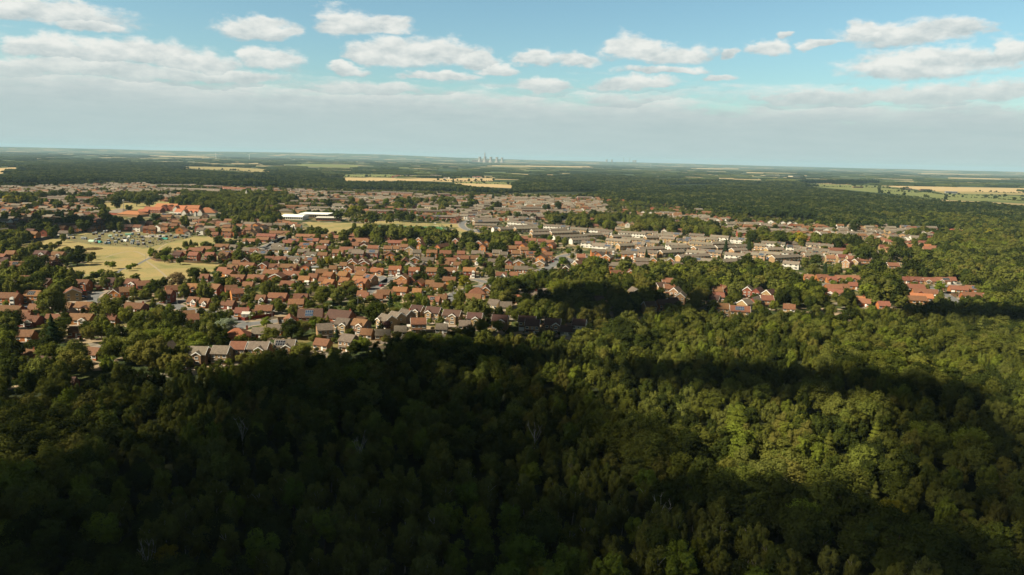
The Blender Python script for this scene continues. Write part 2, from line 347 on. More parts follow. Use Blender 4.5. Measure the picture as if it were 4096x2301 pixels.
# ---------------------------------------------------------------- terrain
RID = [(-4000,60),(-1000,70),(0,80),(700,88),(1000,106),(1366,116),(1650,104),(1800,84),(2000,72),(2400,62),(2732,54),(4096,50),(8000,48)]
def ridge_h(px):
    return np.interp(px, [a for a, b in RID], [b for a, b in RID])
def zfun(x, y):
    x = np.asarray(x, float); y = np.asarray(y, float)
    r = np.hypot(x, y); px = 2048+F*np.tan(np.clip(np.arctan2(x, np.maximum(y, 1)), -1.2, 1.2))
    h = ridge_h(px)+6*np.sin(px/190.0)+4*np.sin(px/71.0+r/900.0)+2.5*np.sin(px/23.0)
    t = np.clip((r-16500)/5000, 0, 1); t = t*t*(3-2*t)
    u = np.clip((r-23000)/9000, 0, 1)
    return h*t*(1-u*.4)
def ground_material():
    m = bpy.data.materials.new('countryside'); m.use_nodes = True; nt = m.node_tree; N = nt.nodes.new; L = nt.links.new
    b = nt.nodes['Principled BSDF']; b.inputs['Roughness'].default_value = 1; b.inputs['Specular IOR Level'].default_value = .1
    g = N('ShaderNodeNewGeometry')
    mp = N('ShaderNodeMapping'); L(g.outputs['Position'], mp.inputs[0]); mp.inputs['Rotation'].default_value = (0, 0, .35); mp.inputs['Scale'].default_value = (.62, .8, 1)
    v = N('ShaderNodeTexVoronoi'); v.inputs['Scale'].default_value = 1/330; L(mp.outputs[0], v.inputs['Vector'])
    ve = N('ShaderNodeTexVoronoi'); ve.feature = 'DISTANCE_TO_EDGE'; ve.inputs['Scale'].default_value = 1/330; L(mp.outputs[0], ve.inputs['Vector'])
    sp = N('ShaderNodeSeparateXYZ'); L(v.outputs['Color'], sp.inputs[0])
    n = N('ShaderNodeTexNoise'); n.inputs['Scale'].default_value = 1/1700; n.inputs['Detail'].default_value = 3; L(g.outputs['Position'], n.inputs['Vector'])
    mr = N('ShaderNodeMapRange'); L(n.outputs['Fac'], mr.inputs[0]); mr.inputs[1].default_value = .3; mr.inputs[2].default_value = .7; mr.inputs[3].default_value = -.30; mr.inputs[4].default_value = .30
    a = N('ShaderNodeMath'); L(sp.outputs[0], a.inputs[0]); L(mr.outputs[0], a.inputs[1])
    r = N('ShaderNodeValToRGB'); r.color_ramp.interpolation = 'CONSTANT'; L(a.outputs[0], r.inputs[0])
    e = r.color_ramp.elements; e[0].color = (.028,.045,.016,1); e[0].position = 0
    for p, c in ((.44,(.05,.07,.022)),(.56,(.09,.11,.04)),(.65,(.28,.215,.11)),(.74,(.03,.045,.015)),(.84,(.34,.26,.135)),(.94,(.05,.065,.02))):
        e.new(p).color = (*c, 1)
    e.remove(e[-1]) if e[-1].position > .999 else None
    st = N('ShaderNodeMath'); st.operation = 'LESS_THAN'; L(ve.outputs['Distance'], st.inputs[0]); st.inputs[1].default_value = .035
    n2 = N('ShaderNodeTexNoise'); n2.inputs['Scale'].default_value = 1/40; n2.inputs['Detail'].default_value = 6; L(g.outputs['Position'], n2.inputs['Vector'])
    m2 = N('ShaderNodeMapRange'); L(n2.outputs['Fac'], m2.inputs[0]); m2.inputs[3].default_value = .75; m2.inputs[4].default_value = 1.25
    sc_ = N('ShaderNodeVectorMath'); sc_.operation = 'SCALE'; L(r.outputs[0], sc_.inputs[0]); L(m2.outputs[0], sc_.inputs['Scale'])
    mx = N('ShaderNodeMix'); mx.data_type = 'RGBA'; L(st.outputs[0], mx.inputs[0]); L(sc_.outputs[0], mx.inputs[6]); mx.inputs[7].default_value = (.024,.038,.014,1)
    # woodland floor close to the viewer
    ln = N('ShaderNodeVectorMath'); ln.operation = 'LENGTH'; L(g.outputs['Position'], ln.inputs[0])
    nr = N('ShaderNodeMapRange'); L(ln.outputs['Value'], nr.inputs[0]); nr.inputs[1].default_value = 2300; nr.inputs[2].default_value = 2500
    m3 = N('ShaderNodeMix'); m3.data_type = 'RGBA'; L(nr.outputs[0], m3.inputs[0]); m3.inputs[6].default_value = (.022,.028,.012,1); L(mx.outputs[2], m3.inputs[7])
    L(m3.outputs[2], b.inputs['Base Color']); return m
def build_ground():
    rad = [0, 60, 150, 300, 600, 1000, 1600, 2400, 3400, 4800, 6500, 8500, 10500, 12500, 14500]+[16000+500*i for i in range(16)]+[25000, 28000, 32000, 40000]
    seg = 240; V = []; Fc = []
    for r in rad:
        for i in range(seg):
            a = 2*math.pi*i/seg; V.append((r*math.sin(a), r*math.cos(a), 0))
    V = np.array(V); V[:, 2] = zfun(V[:, 0], V[:, 1])
    for k in range(len(rad)-1):
        for i in range(seg):
            j = (i+1) % seg; Fc.append((k*seg+i, (k+1)*seg+i, (k+1)*seg+j, k*seg+j))
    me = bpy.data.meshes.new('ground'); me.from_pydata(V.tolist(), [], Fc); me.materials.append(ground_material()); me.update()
    me.flip_normals() if me.polygons[seg*5].normal.z < 0 else None
    tag(ob('ground', me), kind='structure')
build_ground()

def field_mat(name, cols, scale, ang=0.0, stripe=0.0):
    cols = [tuple(x*.85 for x in c) for c in cols]
    m = bpy.data.materials.new(name); m.use_nodes = True; nt = m.node_tree; N = nt.nodes.new; L = nt.links.new
    b = nt.nodes['Principled BSDF']; b.inputs['Roughness'].default_value = 1; b.inputs['Specular IOR Level'].default_value = .1
    g = N('ShaderNodeNewGeometry'); n = N('ShaderNodeTexNoise'); n.inputs['Scale'].default_value = scale; n.inputs['Detail'].default_value = 7; n.inputs['Roughness'].default_value = .62
    n.inputs['Distortion'].default_value = .6; L(g.outputs['Position'], n.inputs['Vector'])
    r = N('ShaderNodeValToRGB'); L(n.outputs['Fac'], r.inputs[0]); e = r.color_ramp.elements
    e[0].position = .32; e[0].color = (*cols[0], 1); e[1].position = .70; e[1].color = (*cols[-1], 1)
    for i, c in enumerate(cols[1:-1]): e.new(.32+.38*(i+1)/(len(cols)-1)).color = (*c, 1)
    last = r.outputs[0]
    n2 = N('ShaderNodeTexNoise'); n2.inputs['Scale'].default_value = .8; n2.inputs['Detail'].default_value = 5; L(g.outputs['Position'], n2.inputs['Vector'])
    mr = N('ShaderNodeMapRange'); L(n2.outputs['Fac'], mr.inputs[0]); mr.inputs[3].default_value = .7; mr.inputs[4].default_value = 1.3
    s = N('ShaderNodeVectorMath'); s.operation = 'SCALE'; L(last, s.inputs[0]); L(mr.outputs[0], s.inputs['Scale']); L(s.outputs[0], b.inputs['Base Color'])
    return m
def mosaic_mat():
    m = bpy.data.materials.new('gardens_and_drives'); m.use_nodes = True; nt = m.node_tree; N = nt.nodes.new; L = nt.links.new
    b = nt.nodes['Principled BSDF']; b.inputs['Roughness'].default_value = 1; b.inputs['Specular IOR Level'].default_value = .1
    g = N('ShaderNodeNewGeometry')
    v = N('ShaderNodeTexVoronoi'); v.inputs['Scale'].default_value = 1/9; L(g.outputs['Position'], v.inputs['Vector'])
    sp = N('ShaderNodeSeparateXYZ'); L(v.outputs['Color'], sp.inputs[0])
    r = N('ShaderNodeValToRGB'); r.color_ramp.interpolation = 'CONSTANT'; L(sp.outputs[0], r.inputs[0]); e = r.color_ramp.elements
    e[0].color = (.035,.05,.018,1)
    for p, c in ((.25,(.06,.075,.025)),(.45,(.15,.13,.055)),(.62,(.19,.17,.14)),(.74,(.27,.21,.14)),(.90,(.08,.065,.045))): e.new(p).color = (*c, 1)
    n2 = N('ShaderNodeTexNoise'); n2.inputs['Scale'].default_value = .35; n2.inputs['Detail'].default_value = 6; L(g.outputs['Position'], n2.inputs['Vector'])
    mr = N('ShaderNodeMapRange'); L(n2.outputs['Fac'], mr.inputs[0]); mr.inputs[3].default_value = .45; mr.inputs[4].default_value = 1.45
    s = N('ShaderNodeVectorMath'); s.operation = 'SCALE'; L(r.outputs[0], s.inputs[0]); L(mr.outputs[0], s.inputs['Scale']); L(s.outputs[0], b.inputs['Base Color'])
    return m
DRY = field_mat('dry_grass', [(.16,.175,.065),(.26,.23,.10),(.325,.255,.115),(.235,.215,.09)], 1/38)
GRN = field_mat('pasture', [(.12,.15,.045),(.16,.18,.06),(.20,.20,.075)], 1/90)
TAN = field_mat('stubble', [(.40,.30,.155),(.46,.345,.18),(.36,.28,.14)], 1/60)
MOS = mosaic_mat()
def sheet(name, c, pts, z, material, kind='structure', label=None):
    P = [at(*cp(c, x, y), 0) for x, y in pts]
    n = len(P); cxy = sum(((P[i].x*P[(i+1)%n].y-P[(i+1)%n].x*P[i].y) for i in range(n)))
    if cxy < 0: P.reverse()
    me = bpy.data.meshes.new(name); me.from_pydata([(p.x, p.y, z) for p in P], [], [tuple(range(n))]); me.materials.append(material); me.update()
    return tag(ob(name, me), kind=kind)
TOWN = [(-500,738),(500,733),(1300,752),(1800,765),(2450,785),(2700,812),(3000,858),(3400,885),(3700,915),(3850,960),(4000,1120),(3700,1260),(3300,1300),(2400,1330),(1600,1400),(800,1500),(-500,1600)]
sheet('residential_ground', 'S', TOWN, .02, MOS)
FIELD1 = [(60,985),(140,968),(260,950),(350,932),(470,926),(640,938),(770,945),(955,951),(855,978),(762,992),(700,1001),(660,1010),(606,1034),(622,1046),(700,1049),(905,1062),(877,1074),(837,1093),(770,1108),(762,1120),(715,1142),(684,1146),(591,1138),(498,1124),(373,1122),(187,1124),(177,1102),(218,1083),(267,1074),(342,1055),(386,1031),(342,1015),(280,1006),(199,1006),(187,998),(78,994)]
FIELD2 = [(1221,889),(1414,893),(1500,900),(1470,925),(1405,938),(1300,940),(1245,915)]
FIELD3 = [(1490,884),(1600,886),(1712,893),(1850,898),(1830,911),(1480,901)]
FIELD4 = [(1805,921),(1835,911),(1866,917),(1935,938),(1842,962),(1800,940)]
FIELD5 = [(417,812),(560,812),(600,806),(660,785),(735,783),(705,812),(650,835),(430,842)]
FIELD6 = [(970,850),(1170,852),(1180,868),(1010,870)]
GREEN1 = [(177,1102),(260,1088),(330,1100),(330,1123),(187,1124)]
for nm, p in (('dry_field', FIELD1), ('school_field', FIELD2), ('verge_field', FIELD3), ('corner_green', FIELD4), ('park_grass', FIELD5), ('school_lawn', FIELD6)):
    sheet(nm, 'S', p, .06, DRY)
sheet('watered_lawn', 'S', GREEN1, .08, field_mat('lawn', [(.10,.16,.03),(.13,.19,.04)], 1/14))
FARF = []
for nm, c, pts, mt_ in (
 ('far_tan_field', 'T2', [(10,283),(480,292),(1140,288),(1145,311),(850,319),(660,312),(20,303)], TAN),
 ('far_green_field', 'T2', [(-300,262),(400,262),(600,279),(0,282)], GRN),
 ('far_stubble_field', 'T2', [(830,325),(1100,331),(1285,340),(1280,365),(1000,352)], TAN),
 ('far_green_strip', 'T2', [(850,314),(1200,318),(1300,325),(1300,338),(850,324)], GRN),
 ('right_tan_field', 'T3', [(1480,345),(2620,366),(2640,402),(2200,392),(1900,388)], TAN),
 ('right_pale_field', 'T3', [(1900,389),(2200,393),(2640,404),(2640,418),(1960,402)], DRY),
 ('right_green_field', 'T3', [(930,331),(1480,347),(1960,403),(2620,425),(2620,470),(2000,452),(1480,400),(900,345)], GRN),
 ('left_pale_field', 'T1', [(1150,196),(1750,206),(2300,240),(1900,240),(1400,218)], DRY),
 ('left_green_field', 'T1', [(1680,262),(2290,284),(2290,292),(1900,288),(1680,276)], GRN),
 ('left_olive_field', 'T1', [(2230,180),(2700,190),(2700,212),(2250,200)], GRN),
 ('left_tan_field', 'T1', [(-60,216),(140,205),(140,230),(-60,268)], TAN),
 ('upper_right_field', 'T3', [(0,300),(300,305),(330,312),(0,309)], DRY),
 ('pale_strip_field', 'T2', [(2100,290),(2270,294),(2260,300),(2100,297)], TAN), ('pale_strip_field', 'T2', [(2350,297),(2540,301),(2530,308),(2350,304)], TAN),
 ('distant_strip_field', 'T2', [(1100,192),(1900,200),(1900,208),(1100,199)], TAN), ('distant_strip_field', 'T3', [(1770,251),(2620,262),(2620,269),(1770,257)], TAN),
 ('distant_strip_field', 'T3', [(2000,284),(2620,297),(2620,304),(2000,291)], TAN), ('distant_strip_field', 'T3', [(480,244),(860,252),(860,258),(480,250)], TAN), ('distant_strip_field', 'T1', [(1120,117),(1620,127),(1620,133),(1120,124)], TAN),
 ('distant_strip_field', 'T1', [(1850,112),(2200,120),(2200,125),(1850,118)], TAN), ('distant_strip_field', 'T2', [(300,205),(700,212),(700,217),(300,211)], GRN), ('distant_strip_field', 'T3', [(60,212),(420,217),(420,222),(60,218)], TAN),
 ('woodland_clearing', 'T3', [(1230,435),(1375,440),(1355,449),(1240,446)], GRN), ('woodland_clearing', 'T3', [(420,425),(700,432),(690,439),(430,433)], GRN),
 ('upper_right_stubble', 'T3', [(390,304),(900,318),(880,330),(420,318)], DRY)):
    sheet(nm, c, pts, .15, mt_); FARF.append([cp(c, x, y) for x, y in pts])
# allotment ground
ALL = [(268,953),(373,931),(470,926),(660,932),(790,944),(591,992),(372,980),(268,962)]
sheet('allotment_ground', 'S', ALL, .10, field_mat('plots', [(.08,.10,.035),(.15,.135,.07),(.22,.18,.10),(.12,.15,.05),(.27,.23,.17)], 1/5))
sheet('gravel_pad', 'C1', [(1820,148),(1900,133),(2140,128),(2090,158),(1840,162)], .14, MT['concrete'])

# ---------------------------------------------------------------- roads
def strip(name, pts3, width, z, material, kind='structure'):
    n = len(pts3); v = []; f = []
    for i, p in enumerate(pts3):
        a = pts3[max(0, i-1)]; b = pts3[min(n-1, i+1)]; d = (b-a); d.z = 0; d.normalize(); q = Vector((-d.y, d.x, 0))*width/2
        v += [(p.x+q.x, p.y+q.y, z), (p.x-q.x, p.y-q.y, z)]
        if i: f.append((2*i-2, 2*i-1, 2*i+1, 2*i))
    me = bpy.data.meshes.new(name); me.from_pydata(v, [], f); me.materials.append(material); me.update()
    return tag(ob(name, me), kind=kind)
def smooth(P, k=2):
    for _ in range(k):
        Q = [P[0]]
        for a, b in zip(P, P[1:]): Q += [a*.75+b*.25, a*.25+b*.75]
        Q.append(P[-1]); P = Q
    return P
ROADS = [
 ('C1', 6.5, [(1290,860),(1215,905),(1180,950),(1210,1000),(1260,1050)]),
 ('C1', 6.0, [(280,1060),(330,1045),(400,1035),(560,1030)]),
 ('C2', 7.0, [(-250,1010),(-60,1015),(20,1000),(90,985),(130,960)]),
 ('C2', 7.0, [(-60,1015),(20,1040),(60,1070),(150,1090),(300,1105),(520,1130),(700,1140),(760,1200),(830,1270)]),
 ('C2', 8.0, [(780,1330),(900,1285),(1050,1265),(1250,1245),(1450,1220),(1600,1195)]),
 ('B1', 7.0, [(700,930),(900,915),(1250,860),(1600,850),(1850,810),(1950,780)]),
 ('C3', 6.5, [(230,880),(270,840),(330,815),(420,750),(500,700),(560,672),(700,655),(960,690)]),
 ('C3', 6.0, [(420,750),(440,700),(380,655),(200,648),(0,640),(-200,610)]),
 ('C3', 6.5, [(1400,690),(1640,705),(1750,745),(1860,745),(2000,730)]),
 ('C3', 7.5, [(1180,1010),(1300,945),(1340,890),(1500,830),(1700,790),(1860,745),(2100,705),(2300,690),(2420,630),(2572,570)]),
 ('C4', 7.5, [(90,685),(190,590),(330,545),(400,480),(450,415),(520,390),(640,370)]),
 ('C4', 6.0, [(450,415),(560,430),(600,480),(760,520),(900,500)]),
 ('C2', 6.5, [(1080,330),(1190,300),(1250,250),(1330,200),(1400,160),(1520,130)]),
 ('C2', 6.0, [(1190,300),(1220,340),(1300,370),(1450,400),(1600,410),(1750,440),(2050,440)]),
 ('C2', 5.5, [(860,625),(980,610),(1080,585),(1350,590),(1600,610),(1750,620)]),
 ('C2', 5.5, [(780,740),(900,735),(1200,725),(1550,735),(1700,740)]),
 ('M4', 8.0, [(470,750),(400,762),(330,775),(235,810),(190,850),(220,900),(300,945),(420,975),(560,985)]),
 ('M1', 6.5, [(1300,520),(1270,560),(1190,630),(1180,660)]),
 ('M1', 6.0, [(560,500),(640,530),(600,545)]),
 ('C4', 6.5, [(1500,890),(1600,905),(1700,940),(1780,975)]),
 ('C5', 6.5, [(330,960),(400,1000),(430,1050),(480,1000)]),
 ('C5', 6.0, [(1380,790),(1500,775),(1640,765),(1750,770)]),
 ('C6', 6.5, [(1270,955),(1380,958),(1480,965),(1600,950),(1680,920),(1760,905)]),
 ('C6', 6.5, [(1390,960),(1450,1010),(1560,1060),(1660,1110),(1760,1180)]),
 ('C4', 6.5, [(780,400),(900,440),(1050,460),(1200,475),(1400,480)]),
 ('M5', 6.0, [(0,1010),(300,1050),(420,1080)]),
 ('M2', 6.5, [(700,740),(710,830),(690,920)]),
 ('M2', 6.5, [(2290,1060),(2200,1130),(2080,1190),(1900,1260)]),
 ('M6', 6.5, [(200,1230),(500,1240),(900,1230)]),
]
ROADP = []
for c, w, pts in ROADS:
    P = smooth([at(*cp(c, x, y), 0) for x, y in pts]); ROADP += [(p.x, p.y) for p in P]
    strip('pavement', P, w+3.6, .09, MT['paving']); strip('road', P, w, .13, MT['asphalt'])
PATHM = field_mat('worn_path', [(.30,.255,.17),(.34,.29,.20)], 1/6)
strip('park_path', smooth([at(*cp('C1', x, y), 0) for x, y in [(1510,640),(1520,600),(1570,568),(1680,548),(1760,515),(1860,460),(1960,415)]]), 2.6, .10, MT['asphalt'])
for pts in ([(1850,440),(1960,520),(2080,610),(2210,740)], [(1870,460),(1920,400),(2020,340),(2070,280),(2150,240)], [(1870,400),(1780,350),(1680,335),(1500,370),(1350,420)], [(1870,455),(1500,455),(1200,470)]):
    strip('worn_path', smooth([at(*cp('C1', x, y), 0) for x, y in pts]), 1.6, .09, PATHM)
ROADP = np.array(ROADP)

# ---------------------------------------------------------------- clouds overhead (outside the frame) that shade the ground
def cloud_mat(full=1.0):
    m = bpy.data.materials.new('unseen_cloud'); m.use_nodes = True; nt = m.node_tree; nt.nodes.clear(); N = nt.nodes.new; L = nt.links.new
    out = N('ShaderNodeOutputMaterial'); d = N('ShaderNodeBsdfDiffuse'); d.inputs[0].default_value = (.62,.63,.64,1)
    t = N('ShaderNodeBsdfTransparent'); mx = N('ShaderNodeMixShader'); lw = N('ShaderNodeLayerWeight'); lw.inputs[0].default_value = .5
    g = N('ShaderNodeNewGeometry'); n = N('ShaderNodeTexNoise'); n.inputs['Scale'].default_value = 1/55; n.inputs['Detail'].default_value = 6; L(g.outputs['Position'], n.inputs['Vector'])
    a = N('ShaderNodeMath'); a.operation = 'MULTIPLY_ADD'; L(n.outputs['Fac'], a.inputs[0]); a.inputs[1].default_value = .9; L(lw.outputs['Facing'], a.inputs[2])
    mr = N('ShaderNodeMapRange'); mr.interpolation_type = 'SMOOTHSTEP'; L(a.outputs[0], mr.inputs[0]); mr.inputs[1].default_value = .80; mr.inputs[2].default_value = 1.36
    mr.inputs[3].default_value = 1-full; L(mr.outputs[0], mx.inputs[0]); L(d.outputs[0], mx.inputs[1]); L(t.outputs[0], mx.inputs[2]); L(mx.outputs[0], out.inputs[0])
    return m
CM = cloud_mat(); CLOUD_Z = 900.0
def unseen_cloud(ells, material=None):
    """ells: ground ellipses (x, y, rx, ry, rot) to be shaded; the cloud stands up-sun of them"""
    bm = bmesh.new()
    for x, y, rx, ry, rot in ells:
        k = CLOUD_Z/SDIR.z; c = Vector((x, y, 0))+SDIR*k
        ret = bmesh.ops.create_icosphere(bm, subdivisions=4, radius=1.0)
        h = min(rx, ry)*.35+14
        for v in ret['verts']:
            n = v.co.copy(); q = 1+.10*math.sin(n.x*5+x)*math.cos(n.y*4+y)+.06*math.sin(n.x*11+n.y*9)
            p = Vector((n.x*rx*q, n.y*ry*q, n.z*h*(1.0 if n.z > 0 else .45)*q))
            v.co = Matrix.Rotation(rot, 3, 'Z') @ p + c
    me = bpy.data.meshes.new('unseen_cloud'); bm.to_mesh(me); bm.free(); me.materials.append(material or CM)
    for p in me.polygons: p.use_smooth = True
    return tag(ob('unseen_cloud', me), kind='stuff')
def gell(px, py, wpx, depth, z=12, c='P'):
    """ellipse on the ground seen centred at a pixel, half width in pixels of that crop, half depth in metres"""
    p = at(*cp(c, px, py), z); d = p.length; s = CROPS[c][2]
    return (p.x, p.y, wpx/s*d/F, depth, -math.atan2(p.x, p.y)*.5)
CLOUDS = [
 [gell(350,1400,650,38), gell(1000,1340,520,55), gell(250,1235,380,30), gell(720,1150,260,26), gell(950,1000,360,44), gell(620,1110,220,22)],
 [gell(1150,868,330,26), gell(800,925,230,26)],
 [gell(1600,740,230,40), gell(1380,790,160,20)],
 [gell(120,572,230,75,0)],
 [gell(2500,768,190,28)],
]
for c in CLOUDS: unseen_cloud(c)
THIN = cloud_mat(.6); T7 = cloud_mat(.75)
unseen_cloud([gell(260,1010,320,55)], cloud_mat(.45)); unseen_cloud([gell(2020,925,440,23)], cloud_mat(.88)); unseen_cloud([gell(1340,1010,230,44)], T7); unseen_cloud([gell(1620,1130,200,40)], THIN); unseen_cloud([gell(1950,1385,740,44)], THIN); unseen_cloud([gell(2490,1080,150,50)], THIN); unseen_cloud([gell(2500,1270,170,34)], cloud_mat(.5)); unseen_cloud([gell(1180,800,230,13)], T7)  # bottom-right thin ones are added to darken that corner like a vignette
# added deck, unseen, put in to cut sky light; its sun shadow falls outside the view
unseen_cloud([(0,-1250,2400,950,0), (-2300,-1500,1500,1200,.2), (2600,-900,1300,900,-.2)]); unseen_cloud([(1650,330,720,330,.1)]); unseen_cloud([(2950,1750,950,650,.5)])
# ---------------------------------------------------------------- trees
def leafmesh(name, P, Nn, S, stretch=1.0):
    n = len(P); Nn = Nn/np.maximum(np.linalg.norm(Nn, axis=1, keepdims=True), 1e-6)
    t = rng.normal(size=(n, 3)); t[:, 2] *= stretch*2 if stretch > 1 else 1
    t -= Nn*np.sum(t*Nn, axis=1, keepdims=True); t /= np.maximum(np.linalg.norm(t, axis=1, keepdims=True), 1e-6)
    b = np.cross(Nn, t); S = S[:, None]
    V = np.empty((n, 4, 3)); V[:, 0] = P-t*S*stretch-b*S*.35; V[:, 1] = P+b*S*-.9+t*S*.1; V[:, 2] = P+t*S*stretch+b*S*.3; V[:, 3] = P+b*S*.9
    me = bpy.data.meshes.new(name); me.vertices.add(n*4); me.vertices.foreach_set('co', V.reshape(-1))
    me.loops.add(n*4); me.loops.foreach_set('vertex_index', np.arange(n*4, dtype=np.int32))
    me.polygons.add(n); me.polygons.foreach_set('loop_start', np.arange(0, n*4, 4, dtype=np.int32))
    me.update(calc_edges=True); return me
def sph(n):
    v = rng.normal(size=(n, 3)); return v/np.linalg.norm(v, axis=1, keepdims=True)
def crown(name, kind, nleaf, leaf, material):
    """crown of a 12 m tree standing at the origin"""
    if kind == 'c':
        h = rng.random(nleaf)**.8; z = 2.0+h*10.2; lay = .75+.35*np.sin(z*4.2)
        rad = (1-h)**.85*3.0*lay+.12; a = rng.random(nleaf)*6.283; q = rad*(.72+.28*rng.random(nleaf))
        P = np.stack([np.cos(a)*q, np.sin(a)*q, z], 1); Nn = np.stack([np.cos(a), np.sin(a), .7+0*a], 1)+rng.normal(size=(nleaf, 3))*.45
    else:
        if kind == 'o': rx, rz, cz, nl, lr = 3.7, 4.9, 6.6, 48, (.65, 1.45)
        elif kind == 'b': rx, rz, cz, nl, lr = 2.9, 5.2, 6.6, 54, (.5, 1.05)
        elif kind == 'w': rx, rz, cz, nl, lr = 3.8, 4.9, 6.6, 40, (.7, 1.25)
        else: rx, rz, cz, nl, lr = 3.4, 4.8, 6.6, 42, (.6, 1.3)
        C = sph(nl*3); C = C[C[:, 2] > -.88][:nl]
        jit = .62+.34*rng.random((len(C), 1)); C = C*jit*np.array([rx, rx, rz]); C[:, 2] += cz
        C[:, :2] += rng.normal(size=(len(C), 2))*.35
        rr = rng.uniform(lr[0], lr[1], len(C))
        core = np.array([[0, 0, cz], [0.8, 0.3, cz-1], [-.7, .5, cz+1]]); C = np.vstack([C, core]); rr = np.append(rr, [rx*.62, rx*.55, rx*.5])
        w = rr**2; idx = rng.choice(len(C), nleaf, p=w/w.sum())
        D = sph(nleaf); D[:, 2] = np.where(D[:, 2] < -.2, D[:, 2]*.5, D[:, 2]); 
        P = C[idx]+D*rr[idx][:, None]*(.72+.42*rng.random((nleaf, 1))**1.3)
        if kind in 'bw': P[:, 2] -= (rng.random(nleaf)**2)*(1.5 if kind == 'b' else 2.4)*(np.hypot(P[:, 0], P[:, 1])/rx)
        Nn = D*1.0+(P-np.array([0, 0, cz-1]))/rx*.55+rng.normal(size=(nleaf, 3))*.42
    S = leaf*(.6+.8*rng.random(nleaf))
    me = leafmesh(name, P, Nn, S, 1.5 if kind in 'bw' else 1.0)
    me.materials.append(material); return me
def trunkmesh(name, kind, material):
    b = MB(); x = .25*random.uniform(-1, 1); y = .25*random.uniform(-1, 1)
    r = {'o': .34, 'b': .18, 'c': .2}.get(kind, .26)
    b.bar((0, 0, -.3), (x, y, 4), r, r2=r*.75, seg=7); b.bar((x, y, 4), (x*2, y*2, 9.5), r*.75, r2=.06, seg=6)
    if kind != 'c':
        for k in range(6):
            a = k*1.05+random.random(); z0 = 3.2+k*.75; l = random.uniform(1.8, 3.0)
            b.bar((x, y, z0), (x+math.cos(a)*l, y+math.sin(a)*l, z0+random.uniform(1.5, 3)), r*.4, r2=.04, seg=5)
    return b.mesh(name, [material])
CR = {}; TR = {}
for k, nl, lf in (('o', 6200, .19), ('b', 6200, .155), ('w', 5600, .18), ('r', 5600, .19), ('c', 4200, .2)):
    CR[k] = [crown('crown', k, nl, lf, FOL['mix']) for _ in range(4 if k in 'ob' else 2)]
    TR[k] = trunkmesh('trunk', k, MT['birchbark'] if k == 'b' else MT['trunk'])
CRM = {k: [crown('crown', k, 1300, .42, FOL['mix']) for _ in range(3)] for k in 'obrc'}     # middle distance
CRF = {k: [crown('crown', k, 240, .95, FOL['far']) for _ in range(3)] for k in 'obr'}       # far
TYPES = {'o': ('o', 'o', 'oak_tree', 'dark round oak'), 'b': ('b', 'b', 'birch_tree', 'olive birch'), 'l': ('r', 'l', 'broadleaf_tree', 'light green tree'),
 'y': ('r', 'y', 'broadleaf_tree', 'yellow-green tree'), 'a': ('r', 'a', 'broadleaf_tree', 'rusty autumn tree'), 's': ('r', 's', 'broadleaf_tree', 'brown parched tree'),
 'p': ('r', 'p', 'broadleaf_tree', 'purple-leaved tree'), 'g': ('o', 'g', 'broadleaf_tree', 'silver grey whitebeam'), 'c': ('c', 'c', 'conifer_tree', 'pointed conifer'),
 'w': ('w', 'b', 'willow_tree', 'drooping willow')}
def tree_thing(t, x, y, h, w=None, lod=0):
    shape, fm, name, desc = TYPES[t]
    e = empty(name, (x, y, 0), random.random()*6.28, 1.0)
    s = h/12.0; sw = s if w is None else w/8.0
    e.scale = (sw, sw, s)
    pool = CR[shape] if lod == 0 or shape == 'w' else CRM[shape]
    c = ob('crown', random.choice(pool), e, mat=FOL[fm])
    ob('trunk', TR[shape], e)
    return e, desc
def scatter(name, pts, scl, idx, meshes, label, cat, rz=None, kind='stuff'):
    """one object whose points carry instances of the given meshes"""
    n = len(pts); me = bpy.data.meshes.new(name); me.vertices.add(n); me.vertices.foreach_set('co', np.asarray(pts, np.float32).reshape(-1))
    a = me.attributes.new('s', 'FLOAT_VECTOR', 'POINT'); a.data.foreach_set('vector', np.asarray(scl, np.float32).reshape(-1))
    a = me.attributes.new('r', 'FLOAT', 'POINT'); a.data.foreach_set('value', (rng.random(n)*6.283 if rz is None else np.asarray(rz)).astype(np.float32))
    a = me.attributes.new('k', 'INT', 'POINT'); a.data.foreach_set('value', np.asarray(idx, np.int32))
    o = ob(name, me)
    ng = bpy.data.node_groups.new(name, 'GeometryNodeTree')
    ng.interface.new_socket('Geometry', in_out='INPUT', socket_type='NodeSocketGeometry'); ng.interface.new_socket('Geometry', in_out='OUTPUT', socket_type='NodeSocketGeometry')
    N = ng.nodes.new; L = ng.links.new; gi = N('NodeGroupInput'); go = N('NodeGroupOutput')
    j = N('GeometryNodeJoinGeometry')
    for mm in reversed(meshes):          # a join keeps its last link first
        so = bpy.data.objects.new('source', mm)
        oi = N('GeometryNodeObjectInfo'); oi.inputs['Object'].default_value = so; oi.inputs['As Instance'].default_value = True; L(oi.outputs['Geometry'], j.inputs[0])
    ip = N('GeometryNodeInstanceOnPoints'); L(gi.outputs[0], ip.inputs['Points']); L(j.outputs[0], ip.inputs['Instance']); ip.inputs['Pick Instance'].default_value = True
    def attr(nm, ty):
        q = N('GeometryNodeInputNamedAttribute'); q.data_type = ty; q.inputs['Name'].default_value = nm; return [s for s in q.outputs if s.enabled and s.name == 'Attribute'][0]
    L(attr('k', 'INT'), ip.inputs['Instance Index']); L(attr('s', 'FLOAT_VECTOR'), ip.inputs['Scale'])
    cx = N('ShaderNodeCombineXYZ'); L(attr('r', 'FLOAT'), cx.inputs[2]); L(cx.outputs[0], ip.inputs['Rotation'])
    L(ip.outputs[0], go.inputs[0])
    md = o.modifiers.new('scatter', 'NODES'); md.node_group = ng
    tag(o, label, cat, kind=kind); return o
